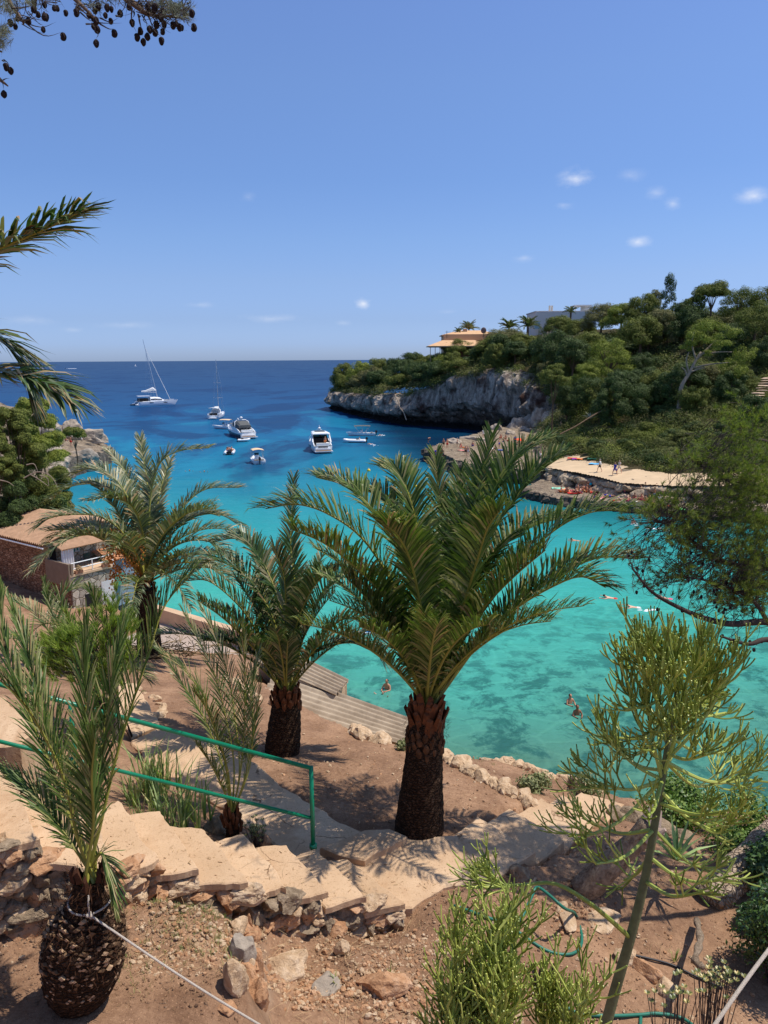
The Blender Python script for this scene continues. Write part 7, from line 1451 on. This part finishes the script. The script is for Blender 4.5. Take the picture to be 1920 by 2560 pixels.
# ---------------- people ----------------
def skinmesh(name, J, E, sub=1):
    me = bpy.data.meshes.new(name); names = list(J); me.from_pydata([J[k][0] for k in names], [(names.index(a), names.index(b)) for a, b in E], []); o = bpy.data.objects.new(name+'_tmp', me); COL.objects.link(o)
    m = o.modifiers.new('s', 'SKIN'); m.use_smooth_shade = True; sv = me.skin_vertices[0].data
    for i, k in enumerate(names): r = J[k][1]; sv[i].radius = (r, r) if not isinstance(r, tuple) else r; sv[i].use_root = (i == 0)
    s_ = o.modifiers.new('u', 'SUBSURF'); s_.levels = sub; s_.render_levels = sub
    dg = bpy.context.evaluated_depsgraph_get(); dg.update(); r = bpy.data.meshes.new_from_object(o.evaluated_get(dg)); r.name = name; bpy.data.objects.remove(o); r.materials.clear(); r.materials.append(None); return r
EB = [('p','s'),('s','c'),('c','n'),('n','h'),('h','t')]+[x for s in 'LR' for x in (('c','sh'+s),('sh'+s,'el'+s),('el'+s,'wr'+s),('wr'+s,'ha'+s),('p','hp'+s),('hp'+s,'kn'+s),('kn'+s,'an'+s),('an'+s,'to'+s))]
Rr = dict(p=(.13,.10), s=(.12,.09), c=(.15,.105), n=.055, h=(.085,.10), t=.07, sh=.06, el=.042, wr=.03, ha=.036, hp=.095, kn=.058, an=.038, to=.034)
def pose(P_): return {k: (Vector(v), Rr[k[:-1] if k[-1] in 'LR' and len(k) > 1 else k]) for k, v in P_.items()}
def sym(base, L_, R_): 
    d = dict(base)
    for k, v in L_.items(): d[k+'L'] = v
    for k, v in R_.items(): d[k+'R'] = v
    return pose(d)
std = dict(p=(0,0,.96), s=(0,0,1.14), c=(0,0,1.34), n=(0,0,1.50), h=(0,.02,1.61), t=(0,.01,1.69))
armd = lambda s, f=0: dict(sh=(s*.17,0,1.41), el=(s*.24,-.02+f*.1,1.15), wr=(s*.26,.07+f*.25,.93+abs(f)*.05), ha=(s*.26,.10+f*.3,.85+abs(f)*.06))
legd = lambda s, f=0: dict(hp=(s*.10,0,.90), kn=(s*.11,.04+f*.22,.50), an=(s*.12,-.01+f*.30,.09+(.05 if f < 0 else 0)), to=(s*.13,.13+f*.30,.04))
POSE = {
 'stand': sym(std, {**armd(-1), **legd(-1)}, {**armd(1), **legd(1)}), 'walk': sym(std, {**armd(-1, .5), **legd(-1, -1)}, {**armd(1, -.5), **legd(1, 1)}),
 'carry': sym(std, {**legd(-1), 'sh':(-.17,0,1.41),'el':(-.24,.08,1.18),'wr':(-.1,.26,1.16),'ha':(-.04,.3,1.18)}, {**legd(1), 'sh':(.17,0,1.41),'el':(.26,.08,1.2),'wr':(.16,.28,1.3),'ha':(.1,.34,1.34)}),
 'bend': sym(dict(p=(0,0,.93), s=(0,.13,1.04), c=(0,.33,1.10), n=(0,.47,1.10), h=(0,.57,1.05), t=(0,.63,1.0)), {**legd(-1), 'sh':(-.16,.34,1.08),'el':(-.2,.42,.82),'wr':(-.18,.5,.6),'ha':(-.17,.52,.53)}, {**legd(1), 'sh':(.16,.34,1.08),'el':(.2,.42,.82),'wr':(.18,.5,.6),'ha':(.17,.52,.53)}),
 'sit': sym(dict(p=(0,0,.12), s=(0,-.06,.30), c=(0,-.08,.50), n=(0,-.06,.66), h=(0,-.02,.77), t=(0,-.02,.85)), {'sh':(-.17,-.08,.57),'el':(-.26,.0,.34),'wr':(-.2,.22,.36),'ha':(-.16,.28,.40),'hp':(-.1,.04,.11),'kn':(-.14,.40,.46),'an':(-.13,.60,.08),'to':(-.13,.72,.04)}, {'sh':(.17,-.08,.57),'el':(.25,-.14,.32),'wr':(.26,-.22,.1),'ha':(.27,-.26,.04),'hp':(.1,.04,.11),'kn':(.14,.42,.40),'an':(.14,.66,.08),'to':(.14,.78,.05)}),
 'lie': sym(dict(p=(0,0,.11), s=(0,-.18,.11), c=(0,-.38,.12), n=(0,-.54,.12), h=(0,-.65,.13), t=(0,-.73,.13)), {'sh':(-.17,-.45,.11),'el':(-.34,-.6,.07),'wr':(-.2,-.74,.07),'ha':(-.12,-.78,.07),'hp':(-.1,.06,.10),'kn':(-.12,.46,.09),'an':(-.12,.86,.06),'to':(-.12,.96,.08)}, {'sh':(.17,-.45,.11),'el':(.26,-.22,.07),'wr':(.28,.02,.06),'ha':(.28,.1,.05),'hp':(.1,.06,.10),'kn':(.14,.46,.09),'an':(.16,.86,.06),'to':(.18,.96,.08)}),
 'swim': sym(dict(p=(0,0,-.10), s=(0,.18,-.06), c=(0,.38,-.02), n=(0,.52,.04), h=(0,.62,.10), t=(0,.69,.12)), {'sh':(-.17,.42,-.01),'el':(-.34,.62,-.03),'wr':(-.24,.86,-.02),'ha':(-.2,.94,-.02),'hp':(-.1,-.06,-.10),'kn':(-.14,-.46,-.14),'an':(-.12,-.86,-.10),'to':(-.12,-1.0,-.12)}, {'sh':(.17,.42,-.01),'el':(.36,.56,-.03),'wr':(.46,.78,-.03),'ha':(.5,.86,-.03),'hp':(.1,-.06,-.10),'kn':(.14,-.46,-.14),'an':(.12,-.86,-.1),'to':(.12,-1.0,-.12)}),
 'tread': sym(dict(p=(0,0,-.62), s=(0,.02,-.42), c=(0,.03,-.18), n=(0,.02,-.03), h=(0,.04,.10), t=(0,.03,.18)), {'sh':(-.17,.02,-.09),'el':(-.36,.10,-.08),'wr':(-.5,.26,.0),'ha':(-.56,.3,.07),'hp':(-.1,0,-.68),'kn':(-.2,.2,-.95),'an':(-.18,.0,-1.3),'to':(-.18,.1,-1.35)}, {'sh':(.17,.02,-.09),'el':(.36,.10,-.08),'wr':(.5,.26,.0),'ha':(.56,.3,.07),'hp':(.1,0,-.68),'kn':(.2,.2,-.95),'an':(.18,0,-1.3),'to':(.18,.1,-1.35)}),
 'wade': sym(dict(p=(0,0,-.22), s=(0,.02,-.03), c=(0,.03,.17), n=(0,.03,.33), h=(0,.05,.45), t=(0,.04,.53)), {'sh':(-.17,.02,.24),'el':(-.26,.12,.02),'wr':(-.16,.34,.02),'ha':(-.12,.42,.03),'hp':(-.1,0,-.28),'kn':(-.1,.05,-.68),'an':(-.1,0,-1.05),'to':(-.1,.12,-1.1)}, {'sh':(.17,.02,.24),'el':(.26,.12,.02),'wr':(.16,.34,.02),'ha':(.12,.42,.03),'hp':(.1,0,-.28),'kn':(.1,.05,-.68),'an':(.1,0,-1.05),'to':(.1,.12,-1.1)})}
BODY = {}; HAIR = {}; SHORT = {}; TOP = {}
for k, J in POSE.items():
    b_ = skinmesh('body_'+k, J, EB, 2 if k in ('wade', 'tread', 'swim') else 1); BODY[k] = b_
    h = J['h'][0]; t_ = J['t'][0]; ax_ = (t_-h).normalized(); fw = {'lie': Vector((0, 0, 1)), 'swim': Vector((0, .3, -1)), 'bend': Vector((0, .3, -1))}.get(k, Vector((0, 1, 0))); fw = (fw-ax_*fw.dot(ax_)).normalized()
    # face: nose, ears on the body mesh
    mb = LMB(); base_ = h+ax_*.02; sd = ax_.cross(fw); M3 = Matrix((sd, fw, ax_)).transposed()
    vs = [v.co.copy() for v in b_.vertices]; fs = [list(p_.vertices) for p_ in b_.polygons]; mb.add(vs, fs); mb.blob(h+ax_*.03-fw*.0, (.078, .095, .115), 0, 12, 8, M3); mb.blob(h+fw*.10+ax_*.0, (.013, .018, .022), 0, 6, 4, M3)
    for s_ in (-1, 1): mb.blob(h+sd*s_*.082+ax_*.01, (.012, .022, .032), 0, 6, 4, M3)
    for hs2 in 'LR':           # five fingers on each hand
        hp_ = J['ha'+hs2][0]; wr_ = J['wr'+hs2][0]; dd_ = (hp_-wr_).normalized(); s2 = dd_.orthogonal().normalized()
        for fi in range(4): o_ = s2*(fi-1.5)*.017; mb.tube([hp_+o_, hp_+o_+dd_*.045, hp_+o_+dd_*(.075+.012*(1.5-abs(fi-1.3)))+s2.cross(dd_)*.02], [.009, .008, .006], 5)
        mb.tube([hp_-s2*.03-dd_*.02, hp_-s2*.055+dd_*.02, hp_-s2*.055+dd_*.045], [.010, .009, .007], 5)
    ob = mb.build('b', [M_GEL]); me = ob.data; bpy.data.objects.remove(ob); me.name = 'body_'+k; me.polygons.foreach_set('use_smooth', [True]*len(me.polygons)); BODY[k] = me
    mb = LMB(); mb.blob(h+ax_*.055-fw*.025, (.088, .098, .095), 0, 12, 8, M3); ob = mb.build('b', [M_GEL], None, True); HAIR[k] = ob.data; bpy.data.objects.remove(ob)
    mb = LMB(); pv = J['p'][0]
    for s_ in 'LR': hp = J['hp'+s_][0]; kn = J['kn'+s_][0]; mb.tube([pv.lerp(hp, .6)+(pv-J['s'][0])*-.15, hp, hp.lerp(kn, .3), hp.lerp(kn, .55)], [.10, .115, .105, .095], 9)
    mb.blob(pv, (.15, .125, .11), 0, 10, 6); ob = mb.build('b', [M_GEL], None, True); SHORT[k] = ob.data; bpy.data.objects.remove(ob)
    mb = LMB(); mb.tube([J['p'][0], J['s'][0], J['c'][0], J['c'][0].lerp(J['n'][0], .6)], [.145, .14, .165, .09], 10)
    for s_ in 'LR': mb.tube([J['c'][0].lerp(J['sh'+s_][0], .5), J['sh'+s_][0], J['sh'+s_][0].lerp(J['el'+s_][0], .5)], [.08, .075, .06], 7)
    ob = mb.build('b', [M_GEL], None, True); TOP[k] = ob.data; bpy.data.objects.remove(ob)
MATC = {}
def cm_(c, r=.8):
    if c not in MATC: MATC[c] = plain('cloth_%d' % len(MATC), c, r, .08, 6, .2)
    return MATC[c]
SK = [plain('skin_tan', (198,140,108), .6, .06), plain('skin_light', (222,172,144), .6, .06), plain('skin_brown', (150,98,70), .6, .06)]; HR_ = [plain('hair_dark', (38,28,24), .7, .1), plain('hair_brown', (96,66,44), .7, .1), plain('hair_grey', (170,160,150), .7, .1)]
def person(label, pos, ps_, rz, shorts=None, top=None, skin=0, hair=0, group=None, s=1.0, hat=None):
    rt = thing('person', label, 'person', pos, group, R(rz)); rt.scale = (s, s, s)
    def att(nm, me, mt):
        o = bpy.data.objects.new(nm, me); COL.objects.link(o); o.parent = rt; o.material_slots[0].link = 'OBJECT'; o.material_slots[0].material = mt
    att('body', BODY[ps_], SK[skin]); att('hair', HAIR[ps_], HR_[hair] if not hat else cm_(hat))
    if shorts: att('swim_shorts', SHORT[ps_], cm_(shorts))
    if top: att('shirt', TOP[ps_], cm_(top))
    return rt
def land_z(x, y):
    return max(hill_z(x, y), HR(x, y)+.1 if sdist(PATHP, x, y) > .3 and y < 118 else -9)
def onland(px, py, z0=1.0):
    r = ray(px, py); t_ = 60
    while t_ < 400:
        p = CAMP+r*t_
        if p.z <= land_z(p.x, p.y): return p
        t_ += .25
    return PZ(px, py, z0)
RED = (206,52,44); BLU = (30,60,170); CYAN = (40,180,206); BLK = (26,26,30); WHI = (236,234,230); PNK = (226,90,130); GRN = (60,150,90); YEL = (236,206,70); ORG = (236,130,60)
PP = [((1499,1180),'walk',70,BLK,WHI,1,2,'person in dark top walking on the pale path beside the ledge towels'),((1537,1189),'walk',120,BLU,BLU,0,0,'person in blue shorts walking in front of the couple on the pale path'),((1548,1184),'walk',110,(210,200,186),(222,206,190),1,1,'person in pale shirt walking behind the one in blue on the path'),
 ((1476,1226),'bend',40,CYAN,None,0,0,'person in cyan shorts bending over by the rock wall'),((1525,1232),'stand',200,BLK,None,0,1,'bather standing against the rock wall under the path'),((1600,1247),'carry',180,BLK,None,2,0,'tall bather holding up a long pale towel on the shelf'),((1612,1240),'stand',190,RED,None,2,0,'dark haired bather behind the one with the pale towel'),((1640,1243),'stand',160,(60,60,70),None,0,0,'bather standing near the yellow mat on the shelf'),((1647,1255),'sit',120,WHI,WHI,1,2,'person in white shirt sitting next to the yellow mat'),((1707,1258),'sit',60,BLK,WHI,1,0,'person in white and dark clothes sitting among bags at the shelf end'),
 ((1109,1120),'stand',150,BLK,None,0,0,'first of two bathers standing at the seaward edge of the platform'),((1118,1121),'carry',200,RED,None,0,1,'bather with raised hand beside the one at the platform edge'),((1143,1118),'stand',90,(90,90,100),None,0,2,'lone tall bather standing mid way along the platform back edge'),((1164,1140),'stand',180,BLK,None,0,0,'darker of the pair standing together in the middle of the platform'),((1170,1140),'stand',160,WHI,None,1,1,'paler of the pair standing together in the middle of the platform'),((1152,1119),'sit',180,PNK,None,0,1,'bather in pink sitting beside the lone tall bather'),((1160,1120),'lie',80,ORG,None,0,1,'bather stretched out near the one in pink on the platform'),
 ((1208,1094),'stand',200,WHI,WHI,1,2,'person in white beside the square topped boulder'),((1252,1096),'sit',150,RED,None,0,0,'bather in red sitting in the gap before the pointed boulder'),((1264,1098),'sit',150,BLK,None,0,0,'bather in dark shorts sitting in the gap before the pointed boulder'),((1288,1112),'stand',190,BLU,BLU,0,0,'person in blue standing behind the orange parasol'),((1318,1108),'stand',190,RED,RED,2,0,'person in dark red standing uphill of the orange parasol'),((1270,1130),'lie',40,BLK,None,0,1,'bather lying on the rock in front of the orange parasol'),((1352,1142),'sit',200,WHI,WHI,1,0,'person in white seen through the frond tips'),((1342,1066),'stand',180,ORG,None,0,0,'bather climbing the rocks below the cliff end'),((1402,1076),'stand',140,(200,190,180),None,1,2,'bather standing at the edge of the green slope'),((1384,1084),'sit',160,WHI,None,1,1,'bather seated just below the one at the green slope edge')]
for (px, py), ps_, rz, sh_, tp_, sk_, ha_, lb in PP:
    p = onland(px, py); person(lb, p, ps_, rz, sh_, tp_, sk_, ha_)
q = random.Random(17)
for i in range(15):
    px = 1402+i*5.2+q.uniform(-2, 2); py = 1226+q.uniform(-3, 7)+i*.2; p = onland(px, py); person('bather sunning in the crowded row below the rock wall', p, q.choice(['sit', 'sit', 'lie']), q.uniform(0, 360), q.choice([RED, BLK, BLU, PNK, ORG]), None, q.choice([0, 0, 1, 2]), q.choice([0, 0, 1]), 'bathers packed along the foot of the rock wall')
for i in range(11):
    px = 1070+i*3.7; py = 1142+q.uniform(-4, 4)+(2 if i > 6 else 0); p = onland(px, py); p = Vector((p.x, p.y, max(.5, p.z))); person('bather crowding at the water steps on the platform tip', p, q.choice(['stand', 'stand', 'bend', 'sit']), q.uniform(0, 360), q.choice([BLK, RED, BLU, (80,80,90)]), None, q.choice([0, 0, 2]), 0, 'bathers crowding the platform tip')
for i in range(12):
    px = 1185+i*11+q.uniform(-4, 4); py = 1108+q.uniform(-6, 18); p = onland(px, py); person('bather resting among the rocks at the back of the platform', p, q.choice(['stand', 'sit', 'lie', 'sit']), q.uniform(0, 360), q.choice([BLK, RED, BLU, PNK, WHI]), None, q.choice([0, 1, 2]), q.choice([0, 1]), 'bathers among the back rocks of the platform')
for i in range(16):
    px = 1490+i*9.5+q.uniform(-4, 4); py = 1240+i*.9+q.uniform(-4, 10); p = onland(px, py); person('bather scattered along the outer part of the rock shelf', p, q.choice(['stand', 'sit', 'lie', 'sit']), q.uniform(0, 360), q.choice([BLK, RED, BLU, PNK, CYAN]), None, q.choice([0, 1, 2]), q.choice([0, 1]), 'bathers along the outer rock shelf')
mb = MB(); mb.tube(catmull([P(1001, 983, 216), P(988, 988, 215), P(996, 1004, 214.5), P(999, 1018, 214), P(1009, 1031, 213), P(1016, 1050, 211.5)], 24), .15, 6); o = mb.build('cliff_steps', M_HST, loc=P(999, 1018, 214)); tag(o, 'pale winding steps cut down the middle of the grey cliff', 'steps')
# headland people
for px, py, ps_, lb, c_ in [(203,1100,'sit','person in white sitting between the headland boulders',WHI),(178,1116,'stand','bather in red standing on the pale headland ledge',RED),(135,1108,'stand','bather standing at the pine edge of the headland ledge',BLK),(146,1110,'sit','bather sitting in the shade beside the headland pine',BLU),(165,1104,'sit','bather sitting against the low headland boulder',(90,90,100)),(118,1118,'sit','bather half hidden by twigs on the headland',RED)]:
    r = ray(px, py); t_ = 60
    while t_ < 300 and (CAMP+r*t_).z > left_z((CAMP+r*t_).x, (CAMP+r*t_).y): t_ += .25
    p = CAMP+r*t_; person(lb, p, ps_, 180+px, c_, WHI if c_ == WHI else None, 0, 0)
# swimmers
SW = [((968,1722),'wade',150,None,0,0,1.0,'bald adult standing chest deep with a child by the big trunk'),((958,1735),'tread',150,None,1,0,.75,'child in the water held beside the bald adult'),((1424,1758),'wade',200,None,0,0,.92,'swimmer nearer the bay centre of the pair by the pencil tree'),((1442,1787),'wade',185,RED,2,0,.95,'swimmer with spread arms nearer the shore of the pair by the pencil tree'),
 ((1534,1496),'swim',75,RED,1,0,1.05,'snorkeller in red shorts floating in the open turquoise water'),((1592,1519),'swim',80,WHI,1,0,1.05,'snorkeller in pale swimwear floating behind the red one'),((1583,1308),'wade',180,None,0,0,1,'swimmer close below the pitted rock shelf'),((1675,1326),'swim',95,None,1,0,1,'swimmer doing front crawl along the rock shelf'),((1672,1497),'swim',70,PNK,1,0,1,'swimmer in pink glimpsed through the pine twigs'),
 ((474,1178),'tread',180,None,0,0,1.1,'lone swimmer head off the palm tip under the yachts'),((511,1180),'tread',180,None,0,0,1.1,'second lone head in open water towards the beige awning boat'),((746,1179),'tread',180,None,0,0,1.1,'swimmer head beyond the upright frond tip'),((1445,1352),'swim',80,None,0,0,1,'swimmer crossing in front of the lowest arching frond'),((930,1110),'swim',90,WHI,1,2,1,'swimmer splashing near the long grey inflatable'),((955,1088),'swim',80,WHI,1,2,1,'swimmer behind the open framed boat')]
for (px, py), ps_, rz, sh_, sk_, ha_, s_, lb in SW: p = PZ(px, py, 0); person(lb, (p.x, p.y, .04 if ps_ == 'swim' else 0), ps_, rz, sh_, None, sk_, ha_, None, s_)
mb = MB(); q = random.Random(2)
for px, py, n in [(1625,1526,10),(955,1089,10),(930,1112,12),(1640,1322,14),(1588,1310,5)]:
    for k in range(n): p = PZ(px+q.gauss(0, 7), py+q.gauss(0, 1.5), 0); mb.blob((p.x, p.y, .01), (q.uniform(.06, .28), q.uniform(.05, .15), .03), 0, 7, 4)
o = mb.build('foam', M_FOAM); tag(o, 'white splashes around the swimmers', 'splashes', kind='stuff')
# people in the inflatable
for i, (dx, dy) in enumerate([(.4, .4), (.9, -.3), (-.3, .5), (-.4, -.4), (1.3, .2)]):
    c_ = PZ(575, 1134, 0); a_ = R(96); person('person seated in the crowded white inflatable', (c_.x+dx*math.cos(a_)-dy*math.sin(a_), c_.y+dx*math.sin(a_)+dy*math.cos(a_), .42), 'sit', 200+i*40, [RED, BLK, BLU, BLK, ORG][i], None, i % 3, 0, 'people in the inflatable')
c_ = PZ(797, 1124, 0); a_ = R(103); person('bather standing in the open cockpit of the hardtop yacht', (c_.x-5.0*math.cos(a_)+.6*math.sin(a_), c_.y-5.0*math.sin(a_)-.6*math.cos(a_), 1.42), 'stand', 190, ORG, None, 0, 1)
c_ = PZ(888, 1106, 0); person('person sunbathing in the long grey inflatable', (c_.x+.9, c_.y-.1, .32), 'sit', 90, WHI, WHI, 1, 1)
# paddle board
pbp = PZ(950, 1580, 0); rt = thing('paddle_board', 'white and blue paddle board floating behind the big palm fronds', 'paddle board', (pbp.x, pbp.y, 0), None, R(12))
def brd(mb, s, z0, z1):
    o_ = [(1.55*math.cos(a)*s, .38*math.sin(a)*s*(1 if abs(math.cos(a)) < .9 else .9)) for a in [k*math.pi/14 for k in range(28)]]; mb.prism(o_, z0, z1)
part('board', M_GEL, rt, lambda mb: brd(mb, 1, -.03, .10)); part('deck_pad', plain('blue_pad', (40,160,216), .7), rt, lambda mb: brd(mb, .72, .103, .112))
person('person kneeling on the white and blue paddle board', (pbp.x-.45, pbp.y, .11), 'sit', 100, BLK, None, 2, 0)
# towels and beach things
def towel(label, px, py, c_, w=.8, l=1.7, rz=0, z=None, nm='towel'):
    p = onland(px, py); mb = LMB(); rows = [[Vector((-w/2+w*i/5, -l/2+l*j/8, .05+.03*math.sin(i*2.1+j*1.3))) for i in range(6)] for j in range(9)]; mb.grid(rows); mb.grid([[v-Vector((0, 0, .03)) for v in r] for r in rows], flip=True); o = mb.build(nm, cm_(c_)); o.location = (p.x, p.y, p.z+.05); o.rotation_euler = (0, 0, R(rz)); tag(o, label, 'towel')
for a_ in [('red towel nearest the frond tips on the ledge above the path',1436,1147,RED,1.2,2,70),('purple towel between the red and the orange one on the ledge',1446,1149,(110,70,170),1,1.8,80),('orange towel at the path side of the purple one',1456,1149,ORG,1,1.6,60),('teal towel at the back of the ledge above the path',1487,1148,(20,130,120),1.6,2,75),('light blue towel at the path corner of the ledge',1490,1161,(110,190,240),1.3,1.8,60),('bright red towel under the sunbathers by the rock wall',1437,1234,RED,1.0,1.8,85),('pale green towel at the near end of the sunbathers',1396,1222,(150,220,190),1,1.7,80),('sand coloured towel beside the cyan shorts bather',1463,1227,(230,200,120),.8,1.7,90),('crumpled white towel on the shelf before the towel holder',1572,1253,WHI,1.6,1.8,80),('yellow mat lying on the shelf',1631,1258,YEL,1.0,2.0,85),('red bag shaped towel near the shelf lip',1667,1266,RED,.8,.8,20),('lime green towel at the shelf end below the pine',1707,1274,(120,230,120),1,1.4,60),('blue towel by the seated person in white and dark clothes',1717,1256,(60,90,170),1,1.4,60),('pink towel on the bathing platform',1157,1127,(230,150,140),1,1.8,40),('white towel among the back rocks of the platform',1232,1122,WHI,1,1.6,20),('blue towel beside the back rocks of the platform',1250,1126,(50,90,170),1,1.6,60)]: towel(*a_)
p = onland(1613, 1243); mb = LMB(); rows = [[Vector((.08*math.sin(j*1.2)+(-.25+.5*i/5), .3+.03*math.sin(i), 1.35-1.25*j/8)) for i in range(6)] for j in range(9)]; mb.grid(rows); o = mb.build('towel', cm_((170,205,226))); o.location = (p.x-.3, p.y-.2, p.z); tag(o, 'long pale blue towel held up by the tall bather', 'towel')
p = onland(1295, 1122); rt = thing('parasol', 'tilted orange red beach parasol on the rocky platform', 'parasol', p); mb = MB(); mb.bar(p, p+Vector((.3, 0, 1.9)), .025, 6); mb.build('pole', M_WHT, rt)
mb = MB(); ap = p+Vector((.32, 0, 1.95)); rim = [p+Vector((.32+1.15*math.cos(a), 1.15*math.sin(a), 1.5-.25*math.cos(a))) for a in [k*math.pi/6 for k in range(12)]]; mb.add([ap]+rim, [(0, 1+i, 1+(i+1) % 12) for i in range(12)]); mb.add([ap-Vector((0, 0, .04))]+[r_-Vector((0, 0, .03)) for r_ in rim], [(0, 1+(i+1) % 12, 1+i) for i in range(12)]); mb.build('canopy', cm_((236,92,60)), rt)
ps_ = thing('water_steps', 'small grey stone steps down to the water at the platform tip', 'steps', onland(1112, 1140))
for k in range(4): mb = MB(); p = PZ(1112, 1134+k*5, 1.9-k*.45); rock(mb, p, (1.1, .5, .16), k+3, 2, 0, .2, 6, .06); mb.build('step', M_FROCK, ps_)
